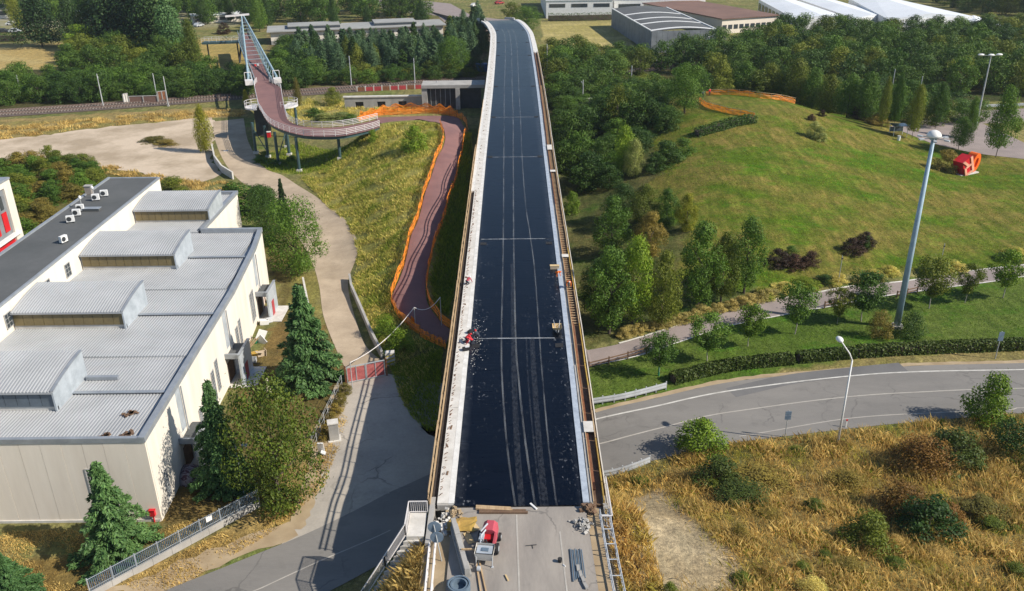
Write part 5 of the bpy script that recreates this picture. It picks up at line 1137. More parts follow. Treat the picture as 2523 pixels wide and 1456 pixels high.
shrub_px(580,540,450,130,'green','ivy covered bank behind the factory roof')
shrub_px(648,535,455,110,'dark','dark ivy mass between the factory and the spruce')
shrub_px(425,485,435,90,'olive','olive shrub behind the silver roof lights')
for i, (u, v, w_) in enumerate(((850,965,40),(838,990,36),(826,1014,36),(818,1036,34),(808,1058,32),(800,1078,30))): shrub_px(u, v+10, v-22, w_, 'brown', 'dry brown hedge plant along the wire fence by the meter cabinet', 'dry hedge along the wire fence')
for q in spread(XY([(0,412),(120,398),(235,418),(255,445),(160,505),(60,590),(30,470),(0,470)]), 3.2, 3): tree((q[0], q[1], T1(*q)), 2.2+1.6*rng.random(), 4.2+1.5*rng.random(), 'shrub', ['olive', 'green', 'brown', 'olive'][int(rng.random()*4)], 'tangled shrub in the thicket behind the dark roof', 'thicket behind the office block', clear=0, cat='shrub', name='shrub')
shrub_px(375,352,338,70,'brown','low dry weed heap on the sand lot'); shrub_px(410,360,344,60,'brown','low reddish weed heap beside rubble on the sand lot')
tree_px(507,378,260,40,'column','yellow','yellow green columnar tree on the edge of the sand lot',clear=.04,name='columnar_tree')
tree_px(481,180,50,42,'column','olive','tall columnar tree next to the footbridge side landing',clear=.04,name='columnar_tree')
tree_px(735,262,193,20,'column','brown','slim browned columnar tree beside the footbridge deck',clear=.02,name='columnar_tree')
tree_px(822,262,218,42,'round_lo','olive','small olive tree beside the tracks at the retaining wall',clear=.05)
tree_px(608,262,222,20,'column','yellow','small yellow tree under the footbridge portal',clear=.02,name='columnar_tree')
shrub_px(1022,376,307,66,'lime','round yellow green shrub on the dry bank inside the path bend')
for u, v, w_ in ((800,302,60),(838,300,70),(862,304,50),(775,290,50),(690,282,50)): shrub_px(u, v, v-24, w_, 'grey' if w_ > 55 else 'green', 'pale flowering shrub beside the footbridge ramp', 'shrubs beside the footbridge ramp')
for u, v, w_ in ((652,388,40),(680,410,46),(640,402,40),(720,398,30)): shrub_px(u, v, v-16, w_, 'green', 'low green weed clump between the footbridge piers', 'weeds between the piers')
shrub_px(918,350,318,30,'lime','green reed clump at the end of the footbridge railing')
shrub_px(985,880,810,80,'lime','bright green bush under the hanging cable',kind='flat'); shrub_px(950,835,775,60,'lime','bright green bush beside the low track wall',kind='flat')
# behind the railway on the left
lab_l = 'dense green bush in the belt behind the railway'
for q in spread(XY([(-60,268),(0,262),(300,250),(600,236),(622,212),(600,196),(470,190),(300,196),(0,214),(-60,218)]), 4.6, 11): tree((q[0], q[1], T1(*q)), 3.2+4.2*rng.random()**1.3, 5.6+2.6*rng.random(), 'round_lo', ['wood', 'wood', 'dark', 'green'][int(rng.random()*4)], lab_l, 'bush belt behind the railway', clear=.02, name='tall_bush')
for q in spread(XY([(170,190),(470,185),(470,150),(430,128),(240,128),(165,160)]), 6.0, 12): tree((q[0], q[1], T1(*q)), 6+3.5*rng.random(), 8+2*rng.random(), 'round_lo', ['wood', 'green', 'wood', 'olive'][int(rng.random()*4)], 'tall broadleaf tree in the clump beside the dry meadow', 'clump beside the dry meadow', clear=.06, name='meadow_tree')
tree_px(215,135,66,105,'round_lo','lime','bright green round tree in front of the huge conifers',clear=.08)
tree_px(105,116,-30,130,'bigcone','spruce','dark conifer standing over the dry meadow',clear=.08,name='conifer_tree',cat='tree')
tree_px(180,98,-25,75,'bigcone','spruce','dark conifer beside the white shed',clear=.05,name='conifer_tree')
tree_px(300,128,-60,180,'bigcone','spruce','huge dark conifer, the left one of the tallest pair',clear=.03,name='conifer_tree')
tree_px(395,142,-60,180,'bigcone','spruce','huge dark conifer, the right one of the tallest pair',clear=.03,name='conifer_tree')
tree_px(240,120,-50,120,'bigcone','dark','dark tree closing the left side of the tallest conifers',clear=.03,name='conifer_tree')
tree_px(345,132,-70,160,'bigcone','spruce','dark conifer squeezed between the tallest pair',clear=.03,name='conifer_tree')
tree_px(430,158,-10,110,'bigcone','cedar','big blue green conifer next to the tallest pair',clear=.03,name='conifer_tree')
tree_px(45,75,-25,34,'column','olive','poplar behind the parked cars',clear=.04,name='columnar_tree')
for i, (u, vb, vt, w_, l) in enumerate(((506,62,-8,30,'dark'),(568,55,-8,24,'dark'),(640,78,-10,44,'green'),(660,70,-5,40,'dark'))): tree_px(u, vb, vt, w_, 'column', l, ['poplar in front of the garages','poplar beside the pink roofed house','leafy poplar behind the footbridge mast','dark poplar at the end of the low grey roof'][i], clear=.1, name='columnar_tree')
shrub_px(552,85,55,36,'purple','purple leaved shrub behind the footbridge landing')
# in the middle, behind the railway
for q in spread(XY([(725,190),(900,188),(1080,182),(1160,165),(1195,110),(1180,62),(1130,92),(1090,122),(900,134),(740,138)]), 4.5, 21): tree((q[0], q[1], T1(*q)), 7.6+4.0*rng.random(), 6.4+2*rng.random(), 'cone_lo' if rng.random() < .45 else 'bigcone', 'blue' if rng.random() < .72 else ['spruce', 'dark', 'olive'][int(rng.random()*3)], 'blue green conifer in the plantation in front of the low building', 'blue conifer plantation', clear=.03, name='conifer_tree')
for q in spread(XY([(680,206),(700,122),(745,130),(780,190),(780,215),(700,225)]), 4.0, 22): tree((q[0], q[1], T1(*q)), 4.5+3*rng.random(), 6+2*rng.random(), 'round_lo', ['wood', 'green', 'dark'][int(rng.random()*3)], 'bushy green tree beside the footbridge span', 'bushes beside the footbridge span', clear=.02, name='tall_bush')
for q in spread(XY([(790,212),(1000,203),(1180,190),(1180,180),(1000,190),(790,196)]), 4.5, 23): tree((q[0], q[1], T1(*q)), 2.5+2.5*rng.random(), 5+2*rng.random(), 'round_lo', ['wood', 'dark', 'green', 'olive'][int(rng.random()*4)], 'green bush on the bank behind the catenary masts', 'bushes behind the catenary masts', clear=.0, cat='shrub', name='shrub')
tree_px(1116,188,98,80,'round_hi','green','round bright tree against the blue conifers near the overpass',clear=.1)
for i, (u, vb, vt, w_) in enumerate(((823,72,-12,26),(828,92,24,30),(1040,80,4,36),(905,60,14,24))): tree_px(u, vb, vt, w_, 'column', 'dark', ['poplar behind the low grey roof','dark column tree rising through the low grey roof line','dark column tree before the right wing of the low building','small column tree behind the low grey roof'][i], clear=.05, name='columnar_tree')
for q in spread([(-140,398),(-36,398),(-45,440),(-140,460),(-230,470),(-250,430),(-180,405)], 9, 24, 900): tree((q[0], q[1], 0), 10+6*rng.random(), 9+3*rng.random(), 'round_lo', ['wood', 'dark', 'green'][int(rng.random()*3)], 'distant tree at the top edge behind the low buildings', 'trees along the top edge', clear=.05, name='distant_tree')
tree_px(1298,76,18,62,'round_hi','green','round tree beside the far end of the overpass',clear=.03); tree_px(1262,50,8,50,'round_lo','olive','olive bushy tree at the far road')
# the wood on the right
WOOD = XY([(1345,190),(1345,150),(1450,150),(1600,168),(1700,150),(1790,132),(1930,104),(2160,100),(2522,98),(2640,96),(2640,246),(2522,238),(2290,238),(2100,228),(2000,216),(1900,208),(1760,200),(1640,168),(1540,206),(1480,226),(1380,240)])
for i, q in enumerate(spread(WOOD, 6.8, 31, 6000)):
    f = math.sin(q[0]*.06)+math.cos(q[1]*.08); tree((q[0], q[1], T1(*q)), (5.6 if q[0] < 45 else 7.0)+3.0*rng.random(), 7.5+2.8*rng.random(), 'round_lo', ['wood', 'wood', 'dark', 'green', 'wood', 'olive'][int(rng.random()*6)], 'broadleaf tree in the dense wood beyond the park hill', 'dense wood beyond the park hill', clear=.04)
for q in spread([(205,412),(235,385),(330,385),(330,480),(215,470)], 7.5, 33, 1200): tree((q[0], q[1], 0), 8+4*rng.random(), 8+3*rng.random(), 'round_lo', ['wood', 'dark', 'olive'][int(rng.random()*3)], 'tree behind the long white sheds', 'trees behind the white sheds', clear=.04, name='distant_tree')
for q in spread([(22,208),(34,214),(60,214),(78,208),(95,196),(112,200),(110,222),(80,238),(30,240)], 5.5, 35, 1500): tree((q[0], q[1], T1(*q)), 4.5+2.5*rng.random(), 6+2.2*rng.random(), 'round_lo', ['wood', 'dark', 'green', 'olive'][int(rng.random()*4)], 'bushy tree filling the back slope of the hill', 'bushy trees on the back slope of the hill', clear=.02, name='tall_bush')
# row behind the crest of the hill
ROW = [(1775,228,150,42,'olive'),(1832,236,152,50,'green'),(1893,244,158,42,'olive'),(1925,240,165,30,'green'),(1957,250,145,56,'olive'),(2000,262,170,40,'green'),(2040,274,186,44,'olive'),(2086,285,182,44,'green'),(2130,292,180,40,'green')]
for i, (u, vb, vt, w_, l) in enumerate(ROW):
    p = GZ(u, vb, 3.2); p[2] = T1(p[0], p[1]); tree(p, max(4, top_height(p, vt)), w_*depth(p)/FOC*1.5, 'column', l, ['first', 'second', 'third', 'fourth', 'fifth', 'sixth', 'seventh', 'eighth', 'ninth'][i]+' hornbeam from the round hilltop tree in the row behind the crest', 'hornbeams behind the hill crest', clear=.08, name='hornbeam_tree')
COLS = [(2170,318,192,24,'olive','slim yellowing hornbeam left of the pair by the shelter'),(2200,316,180,26,'green','slim green hornbeam right of the pair by the shelter'),(2246,342,212,36,'olive','yellowing hornbeam with full skirt beside the parking lot'),(2303,318,205,44,'green','tall green hornbeam behind the mast head'),(2384,342,240,30,'green','dark hornbeam behind the leaning small tree'),(2452,388,215,58,'green','tallest hornbeam by the path near the red sculpture'),(2360,370,290,46,'green','short wide hornbeam near the red sculpture')]
for u, vb, vt, w_, l, lab in COLS: tree_px(u, vb, vt, w_*1.15, 'column', l, lab, clear=.16, name='hornbeam_tree', slim=True)
tree_px(2500,338,290,34,'vase','lime','young lime green tree at the parking lot edge',clear=.25,slim=True)
tree_px(1686,279,163,105,'round_hi','green','large round tree with bare trunk on the hill top beside the fence end',clear=.14)
# slope between the hill and the overpass
SL = [(1500,822,615,125,'green','round dark tree by the overpass above the path start'),(1470,790,640,90,'dark','dark tree squeezed against the overpass'),(1558,806,588,110,'lime','yellow topped tree behind the dry path grasses'),(1628,806,625,95,'olive','olive green tree in the middle of the path group'),(1720,762,553,120,'green','broad tree with brownish crown in the path group'),(1775,748,575,85,'olive','brownish tree behind the tallest path tree'),(1832,722,540,95,'green','tall tree at the right end of the path group'),
 (1505,625,488,100,'green','tree with lit crown standing alone in the shaded lawn'),(1600,640,525,85,'brown','brownish tree above the path group'),(1585,560,455,85,'olive','olive shrubby tree on the upper slope'),(1530,545,455,80,'dark','dark shrubby tree on the upper slope'),(1640,560,468,75,'green','green shrubby tree on the upper slope'),(1690,575,480,56,'yellow','small yellow tree over the bare earth patch'),
 (1535,432,310,56,'lime','upright bright green tree above the shaded bank'),(1560,440,345,50,'grey','pale leaved tree beside the upright bright green one')]
for u, vb, vt, w_, l, lab in SL: tree_px(u, vb, vt, w_*1.2, 'ovoid_hi' if u != 1535 else 'column', l, lab, clear=.13 if vb-vt > 120 else .03)
for u, vb, vt, w_, l in ((1400,372,280,80,'wood'),(1440,360,270,80,'dark'),(1420,425,330,90,'green'),(1385,430,370,60,'wood'),(1450,470,380,80,'dark'),(1480,330,245,70,'wood'),(1520,318,215,70,'olive'),(1560,330,230,80,'wood'),(1600,320,250,80,'dark'),(1640,330,270,70,'wood'),(1480,240,180,70,'wood'),(1395,270,205,60,'wood'),(1420,245,190,60,'wood'),(1570,390,320,60,'dark'),(1480,420,350,60,'wood'),(1500,470,410,70,'dark'),(1395,330,280,50,'wood')):
    _th = globals().setdefault('_th_n', [0]); _th[0] += 1
    tree_px(u, vb, vt, w_, 'round_lo', l, ('wide ' if w_ >= 80 else 'narrow ' if w_ < 65 else '')+{'wood': 'mid green', 'dark': 'dark green', 'green': 'bright green', 'olive': 'olive'}[l]+' bush in the thicket, '+('close to the overpass' if u < 1430 else 'against the hill slope' if u > 1550 else 'in its middle')+(', high up' if vb < 300 else ', low down' if vb > 400 else ''), 'thicket between the overpass and the hill', clear=.02, name='tall_bush')
for q in spread(XY([(1370,255),(1480,228),(1620,240),(1690,292),(1600,345),(1520,420),(1470,480),(1385,470)]), 4.6, 37, 1500): tree((q[0], q[1], T1(*q)), 2.6+2.6*rng.random(), 5+2*rng.random(), 'round_lo', ['wood', 'dark', 'wood', 'green'][int(rng.random()*4)], 'bush filling the dark slope between the overpass and the hill top', 'bushes on the dark slope', clear=.0, name='tall_bush')
shrub_px(1408,528,470,42,'lime','bright yellow green ball bush right beside the overpass')
shrub_px(1640,412,345,90,'dark','large dark rounded bush on the open hill slope'); shrub_px(1680,385,338,60,'green','bush next to the large dark rounded bush on the slope'); shrub_px(1615,425,375,55,'dark','dark bush at the foot of the rounded slope bushes')
def hedge(name, pts, h, w_, n, lf, label, seed, group=None, cat='hedge'):
    r = np.random.default_rng(seed); P = smooth_line(pts, 60); A = np.array([[p[0], p[1], T1(p[0], p[1])] for p in P]); s = np.concatenate([[0], np.cumsum(np.linalg.norm(np.diff(A[:, :2], axis=0), axis=1))])
    t = r.random(n)*s[-1]; C = np.stack([np.interp(t, s, A[:, k]) for k in range(3)], 1); D = np.stack([np.interp(t+.5, s, A[:, k])-np.interp(t-.5, s, A[:, k]) for k in range(2)], 1); D /= np.linalg.norm(D, axis=1, keepdims=True)+1e-9
    nn = np.stack([-D[:, 1], D[:, 0]], 1); f = r.integers(0, 3, n); o_ = (r.random(n)-.5)*w_; z = r.random(n)*h
    o_ = np.where(f == 0, o_, np.where(f == 1, w_/2, -w_/2)*(.85+.3*r.random(n))); z = np.where(f == 0, h*(.9+.2*r.random(n)+.06*np.sin(t*1.7)), z)
    Pp = C.copy(); Pp[:, :2] += nn*o_[:, None]; Pp[:, 2] += z; N = np.stack([nn[:, 0]*np.sign(o_)*(f > 0), nn[:, 1]*np.sign(o_)*(f > 0), (f == 0)*1.0], 1)+.55*r.standard_normal((n, 3))
    V, Fc = diamonds(Pp, N, .30, .7, seed); t_ = thing(name, label, cat, A[0], group); link('foliage', np_mesh('foliage', V-A[0], Fc), LF[lf], t_)
    b_ = MB()
    for a, b in zip(A[:-1], A[1:]): b_.beam(a+np.array([0, 0, h*.4]), b+np.array([0, 0, h*.4]), w_*.55, h*.7)
    b_.build('branches', MT['bark'], t_); return t_
hedge('clipped_hedge', GP([(1655,942),(1720,925),(1800,908),(1950,892)]), 1.0, 1.3, 5200, 'hedge', 'clipped roadside hedge, the piece nearest the guardrail', 1)
hedge('clipped_hedge', GP([(1964,890),(2040,883),(2105,878)]), 1.05, 1.2, 2600, 'hedge', 'short clipped roadside hedge piece behind the white street lamp', 2)
hedge('clipped_hedge', GP([(2110,877),(2180,872),(2350,864),(2522,857),(2640,850),(2900,838)]), 1.1, 1.3, 9000, 'hedge', 'clipped roadside hedge, the long piece running past the signpost', 3)
hedge('clipped_hedge', GP([(1715,335),(1760,322),(1810,308),(1856,300)]), 1.3, 2.4, 3000, 'dark', 'dark hedge below the lower hilltop fence', 4)
hedge('clipped_hedge', GP([(1350,52),(1430,51),(1505,49)]), 3.0, 3, 1800, 'dark', 'dark hedge in front of the white warehouse', 5)
hedge('clipped_hedge', GP([(-30,104),(30,102),(62,101)]), 3.0, 3, 1500, 'dark', 'dark hedge at the edge of the dry meadow', 6)
# young trees along the roadside lawn
YT = [(1622,926,822,96),(1742,889,778,104),(1842,853,755,84),(1957,823,703,104),(2061,798,712,62),(2121,792,676,112),(2288,760,638,106),(2376,746,652,64),(2470,734,622,100)]
YL = ['nearest the guardrail, with a green trunk sleeve','second from the guardrail','third from the guardrail, yellowish','beside the path in the middle of the row','small and thin, left of the wide one','wide, next to the tall mast','first past the tall mast','small, third from the picture edge','last of the row at the picture edge']
for i, (u, vb, vt, w_) in enumerate(YT):
    o = tree_px(u, vb, vt, w_*.98, 'vase', ['green', 'green', 'lime', 'green', 'olive', 'green', 'olive', 'olive', 'lime'][i], 'young roadside tree '+YL[i], clear=.27, bark='pale_bark', name='young_tree', slim=True)
    if i == 0: MB().cyl((0, 0, 0), (0, 0, 1.3), .09).build('trunk_sleeve', MT['green_plastic'], o, False)
shrub_px(2165,838,765,62,'brown','brownish round bush at the mast foot',kind='flat'); shrub_px(2241,836,768,66,'dark','dark green round bush at the mast foot',kind='flat')
# hill shrubs
shrub_px(1915,660,612,60,'purple','purple shrub at the left end of the long purple bed'); shrub_px(1955,664,625,60,'purple','low purple shrub in the middle of the long purple bed'); shrub_px(1995,660,618,56,'purple','purple shrub at the right end of the long purple bed'); shrub_px(1948,635,605,40,'green','green sprig growing from the long purple bed')
shrub_px(2100,628,585,60,'purple','purple shrub, the lower one of the small purple bed'); shrub_px(2130,612,570,52,'purple','purple shrub, the upper one of the small purple bed'); shrub_px(2132,614,580,26,'green','green sprig growing from the small purple bed')
shrub_px(2005,342,298,42,'grey','pale grey shrub on the hill shoulder'); shrub_px(2018,348,312,36,'grey','smaller pale grey shrub on the hill shoulder'); shrub_px(1998,298,280,22,'purple','dark purple shrub on the hill shoulder'); shrub_px(2024,288,270,24,'purple','purple shrub under the dark tree behind the hill shoulder')
shrub_px(2330,425,368,62,'brown','brown grass clump beside the red sculpture'); shrub_px(2120,300,255,70,'purple','dark brown shrub mass behind the hill shoulder'); shrub_px(2160,312,280,60,'brown','brown shrub beside the shelter')
for i in range(26):
    t = i/25; u = 1535+(1900-1535)*t; v = 838-(838-738)*t**1.05-8*rng.random(); shrub_px(u+rng.random()*6, v, v-20-12*rng.random(), 32+16*rng.random(), 'ornamental', 'dry orange ornamental grass clump along the park path', 'ornamental grasses along the park path', cat='grass clump', name='ornamental_grass', wz=1)
for u, v, w_, l in ((1930,722,70,'straw'),(1985,712,70,'weed'),(2030,702,50,'dark'),(2060,700,60,'straw'),(2150,690,60,'straw'),(2190,680,50,'straw'),(2160,700,60,'dark'),(2285,678,60,'dark'),(2340,668,80,'straw'),(2480,648,60,'dark'),(2500,636,60,'straw'),(1880,735,60,'straw'),(2110,702,36,'ornamental')): shrub_px(u, v, v-26, w_, l, 'low dry shrub along the upper side of the park path', 'low shrubs along the park path')
# dry field in front
DF = [(1725,1135,1032,110,'lime','bright green bush at the roadside of the dry field'),(2432,1058,922,105,'lime','green sapling at the roadside of the dry field'),(2265,1180,1082,125,'red','reddish brown bush in the dry field'),(2345,1165,1058,130,'dark','dark green bush next to the reddish brown one'),(2490,1140,1040,110,'dark','dark green bush at the picture edge of the dry field'),(2135,1365,1265,115,'olive','upright olive bush in the middle of the dry field'),(2215,1285,1195,120,'red','orange red bush above the upright olive bush'),(2285,1345,1230,150,'dark','large dark green bramble in the middle of the dry field'),
 (1870,1225,1165,150,'brown','brown bramble with bare branches'),(1770,1210,1130,110,'dark','dark green bramble behind the bright roadside bush'),(1830,1260,1200,120,'dark','dark bramble beside the bare branches'),(2420,1290,1235,110,'brown','brown weed clump near the picture edge'),(2090,1215,1165,90,'brown','tall brown weed clump below the white street lamp'),(2330,1300,1240,70,'red','red leaved bush beside the dark bramble'),]
for i, (u, vb, vt, w_, l, lab) in enumerate(DF): shrub_px(u, vb, vt, w_*1.15, {'dark': 'hedge', 'weed': 'weedy', 'green': 'olive'}.get(l, l) if i not in (7, 4) else l, lab, kind='shrub' if i < 2 or i % 2 else 'flat')
FIELD = XY([(1488,1190),(1600,1150),(1690,1120),(1820,1095),(2081,1062),(2300,1040),(2522,1024),(2620,1020)])+[(88,75),(88,34),(7.4,34)]+XY([(1496,1300)])
_cl = scatter(FIELD, 100, 46); _cl = _cl[~in_poly(_cl[:, 0], _cl[:, 1], XY([(1530,1230),(1650,1190),(1800,1370),(1800,1470),(1530,1460)]))]
for i, q in enumerate(_cl): tree((q[0], q[1], T1(*q)), .5+.8*rng.random()**2, .9+1.6*rng.random(), 'flat' if i % 2 else 'shrub', ['weedy', 'brown', 'olive', 'hay', 'weedy', 'straw'][i % 6], 'small weed clump scattered in the dry field', 'weed clumps in the dry field', clear=0, cat='weed clump', name='weed_clump', wz=1)
BARE = XY([(1520,1260),(1565,1222),(1650,1200),(1705,1275),(1805,1372),(1822,1465),(1640,1480),(1548,1440),(1522,1340)])
fp = scatter(FIELD, 125000, 41, 0, [BARE], .9); blades('dry_grass', fp, T(fp[:, 0], fp[:, 1]), .2, .7, .035, 'field', 41, .6, 'tall dry golden grass covering the field by the road')
fp = scatter(FIELD, 60000, 44, .5, [BARE], .5); blades('dry_grass', fp, T(fp[:, 0], fp[:, 1]), .35, 1.05, .03, 'hay', 44, .55, 'tufts of brown seed grass in the field by the road')
fp = scatter(FIELD, 38000, 42, .8, [BARE], .8); blades('weed_grass', fp, T(fp[:, 0], fp[:, 1]), .2, .6, .04, 'weed', 42, .5, 'greenish weeds among the dry grass by the road')
PATHP = XY([(1098,856),(1034,823),(1008,805),(985,779),(963,742),(968,716),(984,680),(1004,604),(1030,532),(1063,422),(1088,363),(1092,335),(1080,308),(1034,298),(931,304),(925,286),(1098,282),(1140,300),(1150,328),(1142,363),(1129,425),(1109,486),(1081,576),(1060,652),(1056,685),(1055,720),(1060,750),(1080,780),(1118,815)])
BANK = XY([(742,440),(880,345),(930,312),(1030,302),(1080,308),(1086,345),(1050,440),(1000,600),(965,700),(962,760),(1030,830),(1080,870),(1000,1010),(960,905),(868,720),(882,625),(860,560),(800,505)])
fp = scatter(BANK, 50000, 51, -.6, [PATHP]); blades('bank_grass', fp, T(fp[:, 0], fp[:, 1]), .2, .65, .055, 'straw', 51, .6, 'long yellow grass on the bank beside the red path')
fp = scatter(BANK, 30000, 52, .3, [PATHP]); blades('bank_weeds', fp, T(fp[:, 0], fp[:, 1]), .2, .6, .06, 'weed', 52, .5, 'green weeds among the yellow grass on the bank')
DARKB = XY([(1062,700),(1082,590),(1112,480),(1140,370),(1158,330),(1165,420),(1130,640),(1105,780),(1080,770)])
fp = scatter(DARKB, 9000, 53, 0, [PATHP]); blades('shade_weeds', fp, T(fp[:, 0], fp[:, 1]), .3, 1.1, .12, 'weed', 53, .5, 'shaded weeds between the red path and the overpass')
UNDER = XY([(962,905),(1090,858),(1078,1060),(1055,1066),(1012,1024),(985,975)]); fp = scatter(UNDER, 9000, 62); blades('shade_weeds', fp, T(fp[:, 0], fp[:, 1]), .15, .6, .06, 'weed', 62, .5, 'shaded weeds on the strip between gate block and overpass')
HILL = XY([(1600,350),(1700,300),(1760,262),(1860,296),(1960,262),(2100,305),(2250,350),(2400,400),(2522,410),(2620,420),(2620,640),(2200,672),(1900,700),(1840,690),(1760,560),(1620,470)])
fp = scatter(HILL, 52000, 64, -.3); blades('hill_grass', fp, T(fp[:, 0], fp[:, 1]), .06, .24, .09, 'turf', 64, .5, 'patchy mown grass on the park hill')
LAWN = XY([(1450,915),(1600,880),(1800,812),(1930,782),(2060,760),(2260,726),(2522,690),(2620,680),(2900,645),(2900,838),(2620,850),(2300,862),(2100,872),(1900,892),(1700,925),(1640,950),(1455,990)])
fp = scatter(LAWN, 46000, 54); blades('lawn_grass', fp, T(fp[:, 0], fp[:, 1]), .05, .2, .05, 'lawn', 54, .5, 'green roadside lawn grass')
EDGE = XY([(0,404),(130,384),(250,404),(380,430),(470,446),(560,450),(600,470),(480,475),(380,450),(240,425),(130,405),(0,425)]); fp = scatter(EDGE, 7000, 63, .1); blades('lot_edge_grass', fp, T(fp[:, 0], fp[:, 1]), .2, .8, .12, 'hay', 63, .6, 'dry weeds along the near edge of the sand lot')
LINE = XY([(0,312),(200,296),(500,272),(610,272),(600,288),(480,292),(200,318),(0,345)]); fp = scatter(LINE, 9000, 55, .2); blades('lineside_grass', fp, T(fp[:, 0], fp[:, 1]), .25, .8, .12, 'hay', 55, .6, 'dry grass along the sand lot side of the railway')
MID = XY([(745,290),(860,258),(1040,276),(1040,272),(880,285),(740,300)]); GARD = XY([(640,300),(760,245),(900,250),(1050,272),(900,284),(740,300)]); fp = scatter(GARD, 7000, 56, .2); blades('bank_grass', fp, T(fp[:, 0], fp[:, 1]), .3, .9, .12, 'straw', 56, .6, 'yellow grass below the tracks beside the footbridge')
PIERG = XY([(625,395),(740,352),(900,342),(840,395),(745,430),(660,420)]); fp = scatter(PIERG, 6000, 57); blades('bank_grass', fp, T(fp[:, 0], fp[:, 1]), .2, .7, .12, 'weed', 57, .6, 'yellow green grass between the footbridge piers')
VERGE = XY([(300,1440),(450,1360),(640,1262),(800,1110),(850,1000),(858,1040),(800,1200),(660,1320),(470,1430),(380,1470)]); fp = scatter(VERGE, 7000, 58, -.2); blades('verge_grass', fp, T(fp[:, 0], fp[:, 1]), .08, .35, .06, 'hay', 58, .6, 'dry verge grass along the bar fence')
YARD = XY([(0,1310),(390,1300),(620,1245),(260,1450),(0,1470)]); fp = scatter(YARD, 14000, 59, -.1); blades('yard_grass', fp, T(fp[:, 0], fp[:, 1]), .06, .28, .06, 'hay', 59, .6, 'parched yard grass in front of the factory')
STG = [(-7.3,50.5),(-6.7,52.5),(-6.6,44),(-6.6,38),(-9.5,38),(-10.4,44),(-9.4,47.6)]; fp = scatter(STG, 3600, 60); blades('stair_grass', fp, T(fp[:, 0], fp[:, 1]), .35, 1.1, .07, 'hay', 60, .6, 'tall dry grass wedge between the stairs and the approach road')
APR = [(7.0,52.5),(7.2,38),(10.5,38),(10,56),(8,57)]; fp = scatter(APR, 3600, 61); blades('slope_grass', fp, T(fp[:, 0], fp[:, 1]), .3, .9, .07, 'field', 61, .6, 'golden grass on the slope beside the approach road')
# ------------------------------------------------------------------ lamps, signs, rails
p = G(2208, 806); hm = top_height(p, 342); t_ = thing('light_mast', 'very tall tapering blue grey light mast with white dome head', 'light mast', p)
MB().cyl((0, 0, -.3), (0, 0, hm), .42, .21, 20).build('shaft', MT['mast_paint'], t_, False, True); MB().cyl((0, 0, -.1), (0, 0, .35), .75, n=20).build('base', MT['concrete'], t_, False)
MB().dome((0, 0, hm+.25), .82, .75, 18, 5).build('dome', MT['white_paint'], t_, False, True); MB().cyl((0, 0, hm-.1), (0, 0, hm+.25), .4, n=14).build('collar', MT['mast_paint'], t_, False)
for i in range(6):
    a = i*math.pi/3+.2; q = (1.55*math.cos(a), 1.55*math.sin(a), hm+.1); MB().cyl((.3*math.cos(a), .3*math.sin(a), hm+.05), q, .05).build('arm', MT['galvanised'], t_, False); MB().box((q[0], q[1], q[2]-.05), (.55, .32, .16), a).build('floodlight', MT['galvanised'], t_, False)
p = G(2062, 1098); hk = top_height(p, 888); tip = WY(2068, 836, p[1]+.3); t_ = thing('street_lamp', 'white street lamp with bent arm beside the curved road', 'street lamp', p); tp = tip-p
MB().cyl((0, 0, -.3), (0, 0, hk), .11, .075, 10).build('post', MT['white_paint'], t_, False, True); MB().tube([(0, 0, hk), (tp[0]*.25, 0, hk+(tp[2]-hk)*.35), (tp[0]*.9, .2, tp[2]-.15)], .06, 8).build('arm', MT['white_paint'], t_, False)
MB().ball((tp[0], .3, tp[2]), (.32, .55, .22), 12, 6).build('lamp_head', MT['white_paint'], t_, False, True); MB().ball((tp[0], .32, tp[2]-.12), (.24, .42, .14), 10, 5).build('lens', MT['grey_pole'], t_, False, True)
p = G(2403, 314); h = top_height(p, 137); t_ = thing('car_park_light', 'tall grey light pole with three white heads at the parking lot', 'light mast', p); MB().cyl((0, 0, 0), (0, 0, h), .22, .12, 10).build('shaft', MT['grey_pole'], t_, False)
for a in (-1.2, 0, 1.2): MB().cyl((0, 0, h-.1), (a*1.6, .4*abs(a), h+.1), .06).build('arm', MT['grey_pole'], t_, False); MB().ball((a*1.7, .4*abs(a), h+.12), (.75, .45, .25), 10, 6).build('lamp_head', MT['white_paint'], t_, False, True)
for u, vb, vt, lab in ((2192, 246, 170, 'grey pole left of the pair behind the slim hornbeams'), (2262, 245, 188, 'leaning looking grey pole beside the rail wall'), (2076, 128, 66, 'white mast in the middle of the wood'), (2064, 120, 70, 'thinner white mast in the wood next to the taller one'), (1905, 136, 103, 'short lamp post in the wood edge'), (1618, 150, 118, 'short grey mast in front of the grey shed')): pole_px('grey_mast', u, vb, vt, lab, .15)
def sign_post(u, vb, vt, label, wd=.6, hh=.9, m_='sign_back', round_=0):
    p = G(u, vb); h = top_height(p, vt); t_ = thing('sign_post', label, 'sign', p); MB().cyl((0, 0, -.2), (0, 0, h), .045).build('post', MT['grey_pole'], t_, False)
    for k in range(2): MB().box((0, -.06, h-.25-hh*.55*k-.1), (wd, .04, hh*.5)).build('sign_plate', MT[m_], t_, False)
    return t_
sign_post(1933, 1077, 1010, 'grey backed signpost on the dry field side of the road'); sign_post(2451, 884, 816, 'dark backed signpost behind the hedge', .6, 1.1)
p = G(2083, 1053); t_ = thing('road_marker', 'small red and white road marker post beside the street lamp', 'marker post', p); MB().box((0, 0, .4), (.14, .1, .8)).build('post', MT['white_paint'], t_, False); MB().box((0, 0, .88), (.15, .11, .16)).build('cap', MT['red_paint'], t_, False)
sign_post(2318, 642, 600, 'thin dark lamp like post on the lower hill slope', .25, .2, 'dark_steel'); sign_post(2064, 700, 630, 'thin dark post beside the park path', .25, .2, 'dark_steel')
